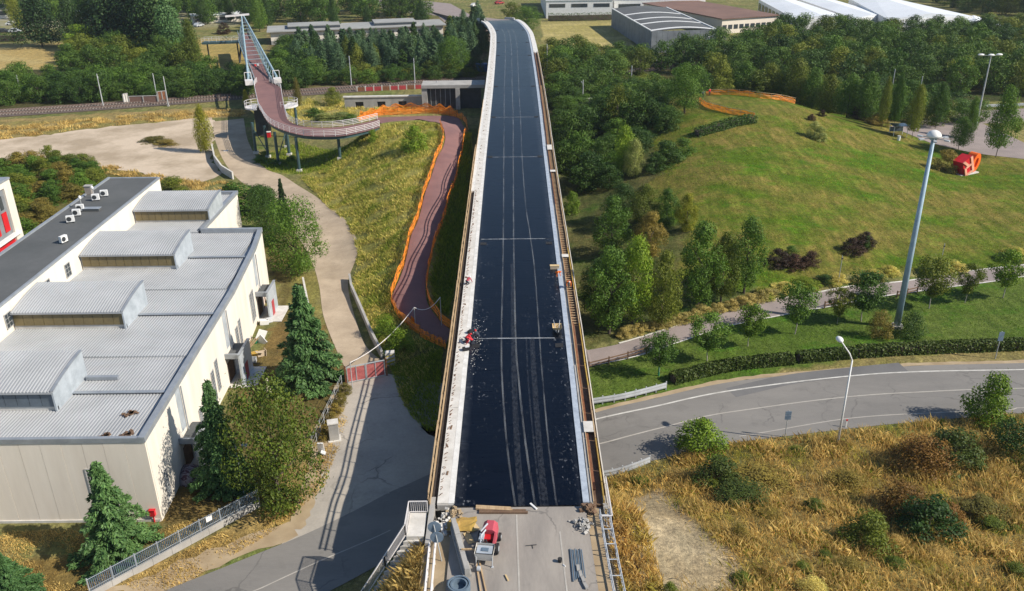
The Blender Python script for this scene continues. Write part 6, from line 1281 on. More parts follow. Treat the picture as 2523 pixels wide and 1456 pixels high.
def guardrail(name, pts, label, n=8, ht=.75, beams=2):
    P = smooth_line(pts, n); P = [np.array([q[0], q[1], T1(q[0], q[1])]) for q in P]; t_ = thing(name, label, 'guardrail', P[0])
    pm = MB().box((0, 0, ht/2), (.12, .16, ht+.1)).mesh('post'); pm.materials.append(MT['grey_pole'])
    for q in P: o = link('post', pm, None, t_); o.location = Vector(q-P[0])
    for k in range(beams):
        for zz, oo in ((.0, 0), (.11, .05), (.22, 0)):
            b_ = MB()
            for a, b in zip(P[:-1], P[1:]): b_.beam(a+np.array([0, -.12-oo, ht-.28-.34*k+zz]), b+np.array([0, -.12-oo, ht-.28-.34*k+zz]), .05, .10)
            b_.build('beam', MT['galvanised'], t_)
    return t_
guardrail('guardrail', GP([(1455,1000),(1520,990),(1580,976),(1640,960)]), 'galvanised guardrail at the lawn corner beside the overpass', 8, 1.0)
guardrail('guardrail', GP([(1482,1176),(1530,1166),(1570,1152),(1600,1140)]), 'galvanised guardrail at the foot of the dry field beside the overpass', 6, .8)
guardrail('guardrail', GP([(2285,278),(2360,270),(2450,266),(2522,263),(2620,260)]), 'long white guardrail behind the parking lot', 14, 1.0)
def timber_fence(pts, label):
    P = [np.array([q[0], q[1], T1(q[0], q[1])]) for q in smooth_line(pts, max(3, len(pts)))]; t_ = thing('timber_fence', label, 'fence', P[0])
    for q in P: MB().box(q+np.array([0, 0, .5]), (.14, .14, 1.1)).build('post', MT['timber_dark'], t_)
    for f in (.45, .85):
        for a, b in zip(P[:-1], P[1:]): MB().beam(a+np.array([0, 0, f]), b+np.array([0, 0, f]), .1, .12).build('rail', MT['timber_dark'], t_)
timber_fence(GP([(1450,910),(1494,899),(1536,888),(1592,872)]), 'dark timber rail fence at the start of the park path')
timber_fence(GP([(2030,760),(2050,755),(2078,749)]), 'short timber rail behind the small thin tree'); timber_fence(GP([(2208,734),(2228,729),(2258,722)]), 'short timber rail right beside the tall mast')
# shelter by the parking lot
p = G(2216, 338); t_ = thing('bus_shelter', 'small glass shelter with flat roof beside the hill path', 'shelter', p); t_.scale = (.75, .75, .85)
for x in (-1.9, 1.9):
    for y in (0, 3): MB().cyl((x, y, 0), (x, y, 2.7), .07).build('post', MT['white_paint'], t_, False)
MB().box((0, 1.5, 2.78), (4.4, 3.6, .08)).build('roof', MT['glass'], t_, False); MB().box((0, 3.0, 1.4), (3.7, .05, 1.2)).build('glass_panel', MT['blue_glaze'], t_, False); MB().box((0, 2.6, .5), (3, .4, .08)).build('bench', MT['timber_dark'], t_, False)
p = G(2213, 346); t_ = thing('litter_bin', 'small white bin in front of the shelter', 'bin', p); MB().cyl((0, 0, 0), (0, 0, .9), .3, .33, 12).build('body', MT['white_paint'], t_, False); MB().cyl((0, 0, .9), (0, 0, .98), .36, n=12).build('lid', MT['grey_pole'], t_, False)
# sculpture of letters
p = G(2375, 428); t_ = thing('letter_sculpture', 'red and orange sculpture of big block letters on a pale plinth', 'sculpture', p, rz=R(28)); t_.scale = (.84, .84, .84); S_ = 4.6
def plate(poly, y0, y1, hole=None):
    b_ = MB(); n = len(poly)
    if hole is None:
        V = [(x, y0, z) for x, z in poly]+[(x, y1, z) for x, z in poly]; b_.add(V, [tuple(range(n)), tuple(range(2*n-1, n-1, -1))]+[(i, n+i, n+(i+1) % n, (i+1) % n) for i in range(n)])
    else:
        k = len(hole); V = [(x, y, z) for y in (y0, y1) for q in (poly, hole) for x, z in q]; F_ = []
        for i in range(n): j = (i+1) % n; F_ += [(i, j, n+j, n+i), (2*n+i, 3*n+i, 3*n+j, 2*n+j), (i, 2*n+i, 2*n+j, j), (n+i, n+j, 3*n+j, 3*n+i)]
        b_.add(V, F_)
    return b_
MB().box((.3, .4, .12), (6.2, 3.2, .24)).build('plinth', MT['pale_concrete'], t_, False)
# an upside-down R leaning over: stem, two legs going up, bowl below
sh = lambda pts, a, ox, oz, s: [(ox+s*(x*math.cos(a)-z*math.sin(a)), oz+s*(x*math.sin(a)+z*math.cos(a))) for x, z in pts]
aR = R(24)
for nm, y0, y1, m_ in (('letter_r_face', -1.55, -1.35, 'salmon'), ('letter_r_body', -1.34, 1.2, 'red_paint')):
    for poly in ([(.55, 0), (.9, 0), (.9, 2.0), (.55, 2.0)], [(-.35, .95), (.54, .95), (.54, 1.2), (-.35, 1.2)], [(-.35, 0), (.54, 0), (.54, .25), (-.35, .25)], [(-.6, .12), (-.3, .12), (-.3, 1.1), (-.6, 1.1)], [(-.74, 2.0), (-.36, 2.0), (.2, 1.21), (-.15, 1.21)]):
        if nm == 'letter_r_face': q = sh(poly, aR, -.55, .35, S_*.42); plate(q, y0, y1).build(nm, MT[m_], t_, False)
plate(sh([(-.6, 0), (.9, 0), (.9, 2.0), (-.72, 2.0)], aR, -.55, .35, S_*.42), -1.34, 1.2).build('letter_r_body', MT['red_paint'], t_, False)
n = 28; aO = R(-14); ring = lambda rx, rz: [(2.05+rx*math.cos(2*math.pi*i/n)*math.cos(aO)-rz*math.sin(2*math.pi*i/n)*math.sin(aO), 2.55+rx*math.cos(2*math.pi*i/n)*math.sin(aO)+rz*math.sin(2*math.pi*i/n)*math.cos(aO)) for i in range(n)]
plate(ring(1.25, 2.15), -1.0, 1.0, ring(.5, 1.15)).build('letter_o', MT['orange_paint'], t_, False)
# ------------------------------------------------------------------ fences, gate and small things on the left
fa, fb_ = G(225, 1472), G(640, 1246); t_ = thing('bar_fence', 'long dark metal bar fence on a low concrete wall by the yard', 'fence', fa); d = fb_-fa; L = np.linalg.norm(d[:2]); d = d/L
fl = thing('fence_wall', 'low stained concrete wall under the bar fence', 'wall', fa)
for i in range(9): a = fa+d*(L*i/9)+np.array([0, 0, .28]); b = fa+d*(L*(i+1)/9-.02)+np.array([0, 0, .28]); MB().beam(a, b, .26, .62).build('wall_block', MT['concrete'], fl)
bm_ = MB().box((0, 0, .62), (.055, .055, 1.24)).mesh('bar'); bm_.materials.append(MT['blue_pipe']); nb = int(L/.15)
for i in range(min(nb, 290)): o = link('bar', bm_, None, t_); o.location = Vector(d*(L*i/min(nb, 290)))+Vector((0, 0, .62))
for z in (.82, 1.78): MB().beam(fa+np.array([0, 0, z]), fb_+np.array([0, 0, z]), .035, .04).build('rail', MT['galvanised'], t_)
for i in range(9): q = fa+d*(L*i/8)+np.array([0, 0, 1.25]); MB().box(q, (.07, .07, 1.35)).build('post', MT['galvanised'], t_)
q = fa+d*(L*.68)+np.array([.08, -.08, 1.55]); o = MB().box(q, (.55, .03, .5), math.atan2(d[1], d[0])).build('notice_board', MT['white_paint'], t_)
MT['gate_red'] = mat('gate_red', (.46, .14, .13), .7, (.30, .07, .07), 2.5, 9, .2)
# gate
ga_, gb_ = G(856, 945), G(950, 926); t_ = thing('track_gate', 'double metal gate with red panels across the dirt track', 'gate', ga_); d = gb_-ga_; L = np.linalg.norm(d[:2]); d = d/L; gh = 2.0
for i in range(2):
    a = ga_+d*(L*i/2+.06); b = ga_+d*(L*(i+1)/2-.06)
    MB().beam(a+np.array([0, 0, gh*.52]), b+np.array([0, 0, gh*.52]), .02, gh*.86).build('red_mesh_panel', MT['gate_red'], t_)
    for f in (.05, 1.0): MB().beam(a+np.array([0, 0, gh*f+.06]), b+np.array([0, 0, gh*f+.06]), .09, .09).build('frame_rail', MT['galvanised'], t_)
    for f in (0, .5, 1): q = a+(b-a)*f; MB().beam(q+np.array([0, -.02, .1]), q+np.array([0, -.02, gh+.1]), .09, .09).build('frame_post', MT['galvanised'], t_)
for q in (ga_-d*.15, gb_+d*.15): MB().box(q+np.array([0, 0, 1.1]), (.16, .16, 2.3)).build('gate_post', MT['rust'], t_)
q = G(962, 898); t_ = thing('striped_block', 'concrete block with yellow stripes at the gate end', 'concrete block', q, rz=.15); MB().box((0, 0, .85), (1.1, .7, 1.7)).build('block', MT['pale_concrete'], t_, False)
for i in range(3): MB().add([(-.5+.0*i, -.356, .15+.5*i), (.5, -.356, .45+.5*i), (.5, -.356, .68+.45*i), (-.5, -.356, .38+.45*i)], [(0, 1, 2, 3)]).build('stripe', MT['yellow_paint'], t_, False)
cb = thing('hanging_cable', 'pale cable hanging on thin poles from the gate to the overpass', 'cable', G(862, 900)); P0, P1, P2 = GZ(862, 893, 3.2), GZ(1020, 757, 3.6), GZ(1084, 732, 5.0)
for a, b in ((P0, P1), (P1, P2)): MB().tube([a+(b-a)*t-np.array([0, 0, .9*4*t*(1-t)]) for t in np.linspace(0, 1, 12)], .045, 5).build('cable', MT['rail_white'], cb)
for q in (P0, P1, P2): MB().cyl((q[0], q[1], T1(q[0], q[1])), q, .05).build('pole', MT['grey_pole'], cb)
wl = thing('track_wall', 'low concrete wall along the dirt track below the bank', 'wall', G(942, 884)); ptsw = GP([(942,884),(915,830),(890,770),(866,715),(862,690)])
for a, b in zip(ptsw[:-1], ptsw[1:]): MB().beam(a+np.array([0, 0, .45]), b+np.array([0, 0, .45]), .3, 1.1).build('wall_block', MT['concrete'], wl)
wl = thing('lot_wall', 'low white topped wall between sand lot and paved yard', 'wall', G(528, 370)); ptsw = GP([(524,372),(530,400),(548,425),(575,442)])
for a, b in zip(ptsw[:-1], ptsw[1:]): MB().beam(a+np.array([0, 0, .7]), b+np.array([0, 0, .7]), .3, 1.6).build('wall_block', MT['pale_concrete'], wl)
ch = thing('yard_fence', 'thin wire fence between the cedar and the dirt track', 'fence', G(830, 990)); ptsw = GP([(843,955),(800,1055),(770,1110)])
for i in range(9): q = ptsw[0]+(ptsw[2]-ptsw[0])*i/8; MB().cyl(q, q+np.array([0, 0, 1.6]), .035).build('post', MT['grey_pole'], ch)
for z in (.3, .8, 1.3, 1.58): MB().beam(ptsw[0]+np.array([0, 0, z]), ptsw[2]+np.array([0, 0, z]), .02, .02).build('wire', MT['grey_pole'], ch)
wf = thing('garden_wall', 'white low garden wall piece behind the broad cedar', 'wall', G(752, 760)); ptsw = GP([(748,700),(760,760),(772,820)])
for a, b in zip(ptsw[:-1], ptsw[1:]): MB().beam(a+np.array([0, 0, .5]), b+np.array([0, 0, .5]), .25, 1.2).build('wall_block', MT['pale_concrete'], wf)
p = G(824, 1082); t_ = thing('meter_cabinet', 'grey concrete meter cabinet on the verge', 'cabinet', p, rz=.25); MB().box((0, 0, 1.0), (.95, .8, 2.0)).build('body', MT['concrete'], t_, False); MB().box((0, 0, 2.06), (1.1, .95, .12)).build('cap', MT['pale_concrete'], t_, False); MB().box((.482, 0, 1.1), (.02, .6, 1.3)).build('door', MT['white_paint'], t_, False); MB().box((0, 0, .05), (1.3, 1.2, .16)).build('footing', MT['pale_concrete'], t_, False)
p = G(792, 1118); t_ = thing('white_board_pile', 'white torn panels leaning beside the meter cabinet', 'panel', p); MB().box((0, 0, .7), (.6, .12, 1.4), .4, Matrix.Rotation(.25, 3, 'X')).build('panel', MT['white_paint'], t_, False); MB().box((.25, -.3, .35), (.5, .5, .1), .8, Matrix.Rotation(.5, 3, 'Y')).build('panel', MT['cloth_white'], t_, False)
p = G(598, 1290); t_ = thing('yard_lamp', 'thin grey yard lamp with hooked arm at the bushy tree', 'street lamp', G(602, 1225)); hh = top_height(G(602, 1225), 1095); MB().cyl((0, 0, 0), (0, 0, hh), .05).build('post', MT['grey_pole'], t_, False); MB().tube([(0, 0, hh), (.2, -.1, hh+.35), (.7, -.3, hh+.3)], .035).build('arm', MT['grey_pole'], t_, False); MB().box((.95, -.4, hh+.22), (.55, .3, .14), -.4).build('lamp_head', MT['galvanised'], t_, False)
p = G(664, 978); t_ = thing('closed_parasol', 'closed beige parasol standing on the factory lawn', 'parasol', p); MB().cyl((0, 0, 0), (0, 0, .9), .03).build('pole', MT['grey_pole'], t_, False); MB().cyl((0, 0, .5), (0, 0, 1.4), .30, .20, 9).cyl((0, 0, 1.4), (0, 0, 2.5), .20, .03, 9).build('canopy', MT['umbrella'], t_, False); MB().cyl((0, 0, 0), (0, 0, .12), .35, n=12).build('base', MT['concrete'], t_, False)
p = G(383, 1282); t_ = thing('fire_hose_box', 'red fire hydrant box against the factory corner', 'hydrant', p); MB().box((0, -.2, 1.0), (.45, .3, .6)).build('box', MT['red_paint'], t_, False); MB().cyl((0, -.2, 0), (0, -.2, .7), .06).build('stand', MT['red_paint'], t_, False); MB().box((0, -.2, 1.33), (.55, .4, .06)).build('lid', MT['red_paint'], t_, False)
p = G(566, 938); t_ = thing('fire_hose_box', 'red hydrant post between slatted windows and porch', 'hydrant', p); MB().cyl((0, 0, 0), (0, 0, .9), .08).build('stand', MT['red_paint'], t_, False); MB().box((0, 0, 1.1), (.3, .3, .5)).build('box', MT['red_paint'], t_, False)
p = G(470, 1180); t_ = thing('covered_motorbike', 'dark striped tarpaulin draped over something by the factory wall', 'tarpaulin', p)
b_ = MB(); n = 12
for k in range(5):
    for i in range(n): a = 2*math.pi*i/n; rr = (1.0, .95, .8, .5, .1)[k]; b_.v.append((rr*1.1*math.cos(a)*(1+.1*math.sin(5*a)), rr*1.3*math.sin(a), (0, .5, 1.0, 1.35, 1.5)[k]+.08*math.sin(3*a)))
b_.f = [(k*n+i, k*n+(i+1) % n, (k+1)*n+(i+1) % n, (k+1)*n+i) for k in range(4) for i in range(n)]+[tuple(range(4*n, 5*n))]; b_.mi = [0]*len(b_.f); b_.build('cover', mat('striped_tarp', (.22, .20, .22), .7, (.07, .03, .045), 1.6, 8, .1, stretch=(1, 4, 1), lo=.48, hi=.53), t_, False, True)
t_.name = 'striped_tarpaulin'
MB().box((0, 0, .12), (1.2, 1.2, .24)).build('pallet', MT['timber'], t_, False)
# scrap beside the porch
def scrap(name, label, cat, u, v, boxes):
    p = G(u, v); t_ = thing(name, label, cat, p)
    for nm, c, dm, m_, rz, tilt in boxes: MB().box(c, dm, 0, Matrix.Rotation(rz, 3, 'Z') @ Matrix.Rotation(tilt, 3, 'Y')).build(nm, MT[m_], t_, False)
    return t_
scrap('leaning_planks', 'bundle of timber planks leaning on the factory wall', 'planks', 612, 868, [('plank', (.25*i-.6, .12*i, .75), (.16, .06, 2.4), 'timber', .3, .55+.06*i) for i in range(5)])
scrap('white_sheets', 'white panel sheets lying on the scrap heap', 'sheets', 642, 840, [('sheet', (0, .3, .5), (1.1, .08, 1.7), 'white_paint', .5, .5), ('sheet', (.3, -.6, .35), (1.2, .1, 1.2), 'cloth_white', -.4, .8)])
scrap('cardboard_boxes', 'open cardboard box by the scrap heap', 'box', 646, 878, [('box_side', (0, 0, .4), (1.0, .06, .8), 'cardboard', .6, .1), ('box_side', (.3, .4, .4), (.06, .8, .8), 'cardboard', .6, .1), ('flap', (-.2, -.3, .75), (.9, .5, .05), 'cardboard', .6, .3)])
scrap('yellow_boards', 'stack of yellow formwork boards at the foot of the planks', 'boards', 618, 880, [('board', (0, .12*i, .1+.07*i), (1.6, .25, .06), 'timber_yellow', .15*i, 0) for i in range(5)])
scrap('plastic_tub', 'grey plastic tub below the yellow boards', 'tub', 622, 892, [('side', (0, -.3, .3), (.9, .05, .55), 'galvanised', .1, 0), ('side', (0, .3, .3), (.9, .05, .55), 'galvanised', .1, 0), ('bottom', (0, 0, .05), (.9, .6, .06), 'galvanised', .1, 0), ('end', (.45, 0, .3), (.05, .6, .55), 'galvanised', .1, 0), ('end', (-.45, 0, .3), (.05, .6, .55), 'galvanised', .1, 0)])
scrap('green_crate', 'small green crate in the scrap heap', 'crate', 628, 845, [('side', (0, -.2, .25), (.5, .04, .45), 'green_plastic', 0, 0), ('side', (0, .2, .25), (.5, .04, .45), 'green_plastic', 0, 0), ('end', (.25, 0, .25), (.04, .4, .45), 'green_plastic', 0, 0), ('end', (-.25, 0, .25), (.04, .4, .45), 'green_plastic', 0, 0)])
scrap('white_sacks', 'white sacks heaped in front of the farthest porch', 'sacks', 652, 798, [('sack', (0, 0, .3), (1.1, .7, .6), 'white_paint', .3, .1), ('sack', (.5, .4, .35), (.8, .6, .5), 'cloth_white', .9, .2)])
scrap('red_drum', 'red box standing by the farthest porch', 'box', 664, 745, [('body', (0, 0, .5), (.6, .6, 1.0), 'orange_paint', .2, 0), ('lid', (0, 0, 1.03), (.66, .66, .06), 'red_paint', .2, 0)])
scrap('blue_container', 'blue container under the overpass by the railway', 'container', 1186, 176, [('body', (0, 0, 1.2), (3.4, 2.2, 2.2), 'blue_paint', .1, 0), ('lid', (0, 0, 2.35), (3.6, 2.4, .1), 'blue_paint', .1, 0)])
scrap('red_kiosk', 'small red box beside the footbridge piers', 'box', 662, 338, [('body', (0, 0, .6), (1.0, .8, 1.2), 'red_paint', .1, 0), ('top', (0, 0, 1.25), (1.1, .9, .08), 'white_paint', .1, 0)])
scrap('white_stones', 'few white stones on the dry heap of the sand lot', 'stones', 392, 352, [('stone', (.7*i-1, .4*(i % 2), .12), (.4, .3, .3), 'pale_concrete', i*.7, .2) for i in range(4)])
p = G(556, 372); t_ = thing('paper_sheet', 'white sheet lying on the shaded paved yard', 'sheet', p); MB().box((0, 0, .05), (.9, .8, .03), .3).build('sheet', MT['cloth_white'], t_, False); MB().box((.2, .3, .1), (.5, .3, .03), .8).build('corner', MT['cloth_white'], t_, False)

# ------------------------------------------------------------------ stairs and approach
AZ = 6.7
st_ = thing('concrete_stairs', 'concrete stairs with landing leading down from the deck end', 'stairs', (-7.3, 52, 0))
MB().b2((-8.05, 50.9, 5.6), (-6.75, 53.6, 6.5)).build('landing', MT['pale_concrete'], st_)
ns = 19; e0, e1 = np.array([-8.05, 50.88]), np.array([-12.6, 47.3]); f0, f1 = np.array([-6.75, 50.88]), np.array([-10.2, 46.6])
for i in range(ns):
    a, b = e0+(e1-e0)*i/ns, e0+(e1-e0)*(i+1)/ns; c, d_ = f0+(f1-f0)*i/ns, f0+(f1-f0)*(i+1)/ns; z = 6.5-.32*(i+1)*.95
    if z > .1: MB().prism([tuple(a), tuple(b-(b-a)*.02), tuple(d_-(d_-c)*.02), tuple(c)], max(z-.9, -.2), z).build('step', MT['concrete' if i % 2 else 'pale_concrete'], st_)
sr = thing('stair_railing', 'pale metal bar railing round the landing and down the stairs', 'railing', (-8, 52, 6.5))
def bar_rail(pts, parent, h=1.05, gap=.14, m_='rail_white'):
    bar = MB().box((0, 0, h/2), (.03, .03, h)).mesh('bar'); bar.materials.append(MT[m_])
    for a, b in zip(pts[:-1], pts[1:]):
        a, b = np.array(a, float), np.array(b, float); n = max(2, int(np.linalg.norm(b-a)/gap))
        for i in range(n): o = link('bar', bar, None, parent); o.location = Vector(a+(b-a)*i/n-np.array(parent.location))
        for z in (.08, h): MB().beam(a+np.array([0, 0, z]), b+np.array([0, 0, z]), .07, .07).build('rail', MT[m_], parent)
        for q in (a, b): MB().box(q+np.array([0, 0, h/2]), (.08, .08, h)).build('post', MT[m_], parent)
bar_rail([(-6.7, 53.65, 6.5), (-8.1, 53.65, 6.5), (-8.12, 51.0, 6.5), (-9.6, 49.8, 4.6), (-11.2, 48.5, 2.6), (-12.4, 47.5, 1.0)], sr)
def px(u, v, z=AZ): q = GZ(u, v, z); return np.array([q[0], q[1], z])
a, b = px(1117, 1296), px(1152, 1424); t_ = thing('concrete_barrier', 'long grey concrete barrier on the approach road edge', 'barrier', a)
for i in range(3):
    q0, q1 = a+(b-a)*i/3, a+(b-a)*((i+1)/3-.008)
    MB().beam(q0+np.array([0, 0, .12]), q1+np.array([0, 0, .12]), .62, .26).beam(q0+np.array([0, 0, .5]), q1+np.array([0, 0, .5]), .34, .55).build('barrier_block', MT['concrete'], t_)
for y0, x_, lab in ((50.2, -5.75, 'white tubular railing along the approach edge'), (49.0, -6.15, 'second white tubular railing outside the first at the approach edge')):
    t_ = thing('tube_railing', lab, 'railing', (x_, y0, 6.4)); railing([(x_, y0, 6.4), (x_+.1, y0-6, 6.4), (x_+.2, y0-14, 6.4)], 1.1, 2.4, MT['rail_white'], t_, (1., .5), .06)
t_ = thing('tube_railing', 'blue grey tubular railing with cross ties on the dry field side of the approach', 'railing', (6.55, 53, 6.4))
for x_ in (6.45, 7.15): railing([(x_, 52.6, 6.4), (x_+.1, 47, 6.35), (x_+.35, 38, 6.3)], 1.05, 2.0, MT['galvanised'], t_, (1., .5), .05)
for i in range(8): MB().cyl((6.45, 52-1.6*i, 7.4), (7.25, 52-1.6*i, 7.4), .04).build('tie', MT['galvanised'], t_)
t_ = thing('edge_bar_railing', 'short pale bar railing at the deck corner on the dry field side', 'railing', (6.9, 53.4, 6.6)); bar_rail([(6.5, 51.7, 6.55), (7.3, 51.7, 6.55), (7.3, 56.5, 6.55)], t_, 1.0, .16)
p = px(1093, 1400, 6.0); t_ = thing('road_sign', 'round road sign seen from behind on a leaning pole beside the stairs', 'sign', p)
top = GZ(1068, 1292, 9.4)-p; MB().cyl((0, 0, -.3), top, .04).build('pole', MT['grey_pole'], t_, False)
for f in (.93, .70): c = Vector(top)*f; MB().cyl(c+Vector((0, .03, 0)), c+Vector((0, .07, 0)), .48, n=22).build('sign_disc', MT['sign_back'], t_, False)
p = px(1131, 1452); t_ = thing('round_tub', 'round blue grey metal tub at the lower picture edge', 'tub', p)
for r0, r1, z0, z1 in ((.78, .75, 0, .55), (.60, .57, .0, .5)):
    b_ = MB(); n = 26; V = [(r*math.cos(2*math.pi*i/n), r*math.sin(2*math.pi*i/n), z) for r, z in ((r0, z0), (r0, z1), (r1-.08, z1), (r1-.08, z0+.05)) for i in range(n)]
    b_.add(V, [(k*n+i, k*n+(i+1) % n, (k+1)*n+(i+1) % n, (k+1)*n+i) for k in range(3) for i in range(n)]).build('rim', MT['blue_pipe'], t_, False)
MB().cyl((0, 0, 0), (0, 0, .06), .74, n=26).build('bottom', MT['blue_pipe'], t_, False)
# timbers at the deck end
for i, (a, b, wd, hh, m_, lab) in enumerate((((1172,1252),(1262,1257),.22,.16,'timber','long timber beam at the end of the black deck'),((1180,1262),(1300,1262),.2,.14,'timber_dark','second timber beam just below the first at the deck end'),((1306,1240),(1322,1254),.16,.08,'white_paint','short white board lying over the deck edge'),((1148,1312),(1162,1338),.5,.05,'ply','plywood sheet leaning beside the concrete barrier'),((1168,1352),(1186,1470),.12,.1,'timber','long plank lying along the barrier'),((1175,1356),(1200,1470),.1,.1,'timber','second long plank along the barrier'),((1245,1416),(1252,1430),.12,.08,'ply','short plank scrap on the approach road'))):
    a, b = px(*a, AZ+hh/2+.02), px(*b, AZ+hh/2+.02); t_ = thing('timber_beam' if wd < .4 else 'plywood_sheet', lab, 'timber', a); k = 2 if i < 2 else 1
    for q in range(k): o_ = np.array([0, .22*q, 0]); MB().beam(a+o_, a+(b-a)*(1-.04*q)+o_, wd*.95, hh).build('beam' if wd < .4 else 'sheet', MT[m_], t_)
p = px(1138, 1296); t_ = thing('ochre_tarpaulin', 'crumpled ochre tarpaulin and board by the barrier end', 'tarpaulin', p)
V = [(x*.5+.1*rng.standard_normal(), y*.4+.08*rng.standard_normal(), .12+.18*rng.random()) for y in range(5) for x in range(5)]; MB().add([(x-1, y-.8, z) for x, y, z in V], [(j*5+i, j*5+i+1, j*5+i+6, j*5+i+5) for j in range(4) for i in range(4)]).build('cloth', MT['timber_yellow'], t_, False)
MB().box((.75, -.4, .12), (1.0, .7, .05), .5).build('board', MT['ply'], t_, False)
def rubble(u, v, n, sx_, sy_, m_, label, z=AZ, smin=.06, smax=.3):
    p = px(u, v, z); b_ = MB()
    for _ in range(n):
        x, y = sx_*rng.standard_normal()*.5, sy_*rng.standard_normal()*.5; h = max(0, .35*(1-(x/sx_)**2-(y/sy_)**2))*rng.random(); s = smin+(smax-smin)*rng.random()**2
        b_.box((p[0]+x, p[1]+y, z+h+s*.3), (s, s*.8, s*.6), 0, Matrix.Rotation(rng.random()*3, 3, 'Z') @ Matrix.Rotation(rng.random(), 3, 'X'))
    tag(b_.build('rubble', MT[m_]), label, 'rubble', None, 'stuff')
rubble(1436, 1296, 90, .8, .8, 'concrete', 'heap of broken concrete at the deck end corner'); rubble(1097, 1290, 90, .6, 1.4, 'pale_concrete', 'rubble and rods behind the landing', 6.55); rubble(1120, 1268, 60, .5, .6, 'sand_verge', 'loose earth at the kerb end')
rubble(1450, 1256, 60, .8, .5, 'timber_dark', 'broken wood and bars at the deck corner', AZ, .05, .35)
t_ = thing('pipe_bundle', 'bundle of long blue grey bars lying by the approach edge', 'bars', px(1420, 1365))
for i in range(8):
    a, b = px(1404+4*i, 1352+2*(i % 3), AZ+.06+.05*(i % 2)), px(1412+4.2*i, 1432-3*(i % 4), AZ+.06+.05*(i % 2)); MB().cyl(a, b, .045).build('bar', MT['blue_pipe'], t_)
t_ = thing('kerb_stones', 'row of loose kerb stones along the approach edge', 'kerb stone', px(1440, 1440))
for i in range(4): a = px(1424+6*i, 1400+14*i, AZ+.1); MB().box(a, (.22, .6, .16), .1*i).build('stone', MT['concrete'], t_)
for u, v, lab in ((1379, 1384, 'small black bucket on the approach road'), (1308, 1345, 'bent black bar on the approach road')):
    p = px(u, v); t_ = thing('site_bucket' if 'bucket' in lab else 'bent_bar', lab, 'bucket' if 'bucket' in lab else 'bar', p)
    if 'bucket' in lab: MB().cyl((0, 0, 0), (0, 0, .3), .13, .17, 12).build('body', MT['rubber'], t_, False); MB().cyl((.2, -.3, .02), (.35, -.5, .04), .05).build('lid', MT['cloth_white'], t_, False)
    else: MB().tube([(-.4, 0, .03), (.1, .05, .05), (.4, .1, .03)], .03).build('bar', MT['dark_steel'], t_, False); MB().tube([(.1, .05, .05), (.12, -.3, .03)], .02).build('hook', MT['dark_steel'], t_, False)
# red machine
pa_, pb_ = px(1211, 1308), px(1190, 1402); ax = pa_-pb_; L = np.linalg.norm(ax); rz = math.atan2(ax[1], ax[0])-math.pi/2; ce = (pa_+pb_)/2
t_ = thing('pump_trailer', 'red towed pump machine with grey hopper box on the approach road', 'machine', ce, rz=rz); t_.scale = (.78, .78, .78)
# local: y runs along the machine, far end positive
prof = [(-.78, .55), (-.70, 1.25), (-.35, 1.5), (.35, 1.5), (.70, 1.25), (.78, .55)]
V = [(x*(1 if y < 2 else .92), y, z) for y in (.95, 2.35) for x, z in prof]; MB().add(V, [(5, 4, 3, 2, 1, 0), (6, 7, 8, 9, 10, 11)]+[(i, (i+1) % 6, 6+(i+1) % 6, 6+i) for i in range(6)]).build('hood', MT['pink_red'], t_, False)
V = [(.50, -.75, .6), (.78, -.75, .6), (.78, .94, .6), (.50, .94, .6), (.55, -.75, 1.15), (.74, -.75, 1.15), (.74, .94, 1.3), (.55, .94, 1.3)]; MB().add(V, [(3, 2, 1, 0), (4, 5, 6, 7), (0, 1, 5, 4), (1, 2, 6, 5), (2, 3, 7, 6), (3, 0, 4, 7)]).build('side_cover', MT['pink_red'], t_, False)
MB().b2((-.45, .25, .55), (.45, .93, 1.0)).build('engine', MT['red_paint'], t_, False); MB().b2((-.6, -.75, .5), (.5, .24, .62)).build('frame', MT['dark_steel'], t_, False)
MB().cyl((-.1, -.3, .7), (.3, -.3, .7), .22, n=12).build('pump', MT['dark_steel'], t_, False)
for i, (a, b) in enumerate((((-.75, .9, 1.3), (-.2, 1.6, 1.7)), ((-.72, .2, 1.2), (-.3, 1.0, 1.45)), ((-.55, -.6, 1.0), (-.65, .5, 1.3)))): MB().cyl(a, b, .09, n=8).build('pipe', MT['galvanised'], t_, False)
MB().b2((-.8, -.1, .95), (-.35, .75, 1.25)).build('control_box', MT['cheek_metal'], t_, False); MB().tube([(-.3, -.6, 1.1), (-.1, -.3, 1.45), (.1, -.6, 1.2), (.15, -.9, .9)], .07).build('hose', MT['rubber'], t_, False)
V = [(-.75, -2.1, .55), (.75, -2.1, .55), (.75, -.85, .55), (-.75, -.85, .55), (-.85, -2.2, 1.35), (.85, -2.2, 1.35), (.85, -.8, 1.45), (-.85, -.8, 1.45)]; MB().add(V, [(3, 2, 1, 0), (0, 1, 5, 4), (1, 2, 6, 5), (2, 3, 7, 6), (3, 0, 4, 7)]).build('hopper', MT['pale_concrete'], t_, False)
MB().b2((-.72, -2.0, 1.22), (.72, -.95, 1.3)).build('hopper_grid', MT['cheek_metal'], t_, False); MB().b2((-.3, -1.75, 1.31), (.35, -1.3, 1.36)).build('hatch', MT['blue_pipe'], t_, False)
for x, y, r in ((.95, 1.45, .38), (.98, -.35, .52), (-.95, 1.45, .38), (-.98, -.35, .52)):
    wh = MB().cyl((x-.12, y, r), (x+.12, y, r), r, n=18).build('wheel', MT['rubber'], t_, False); MB().cyl((x-.14, y, r), (x+.14, y, r), r*.5, n=12).build('rim', MT['galvanised'], wh, False)
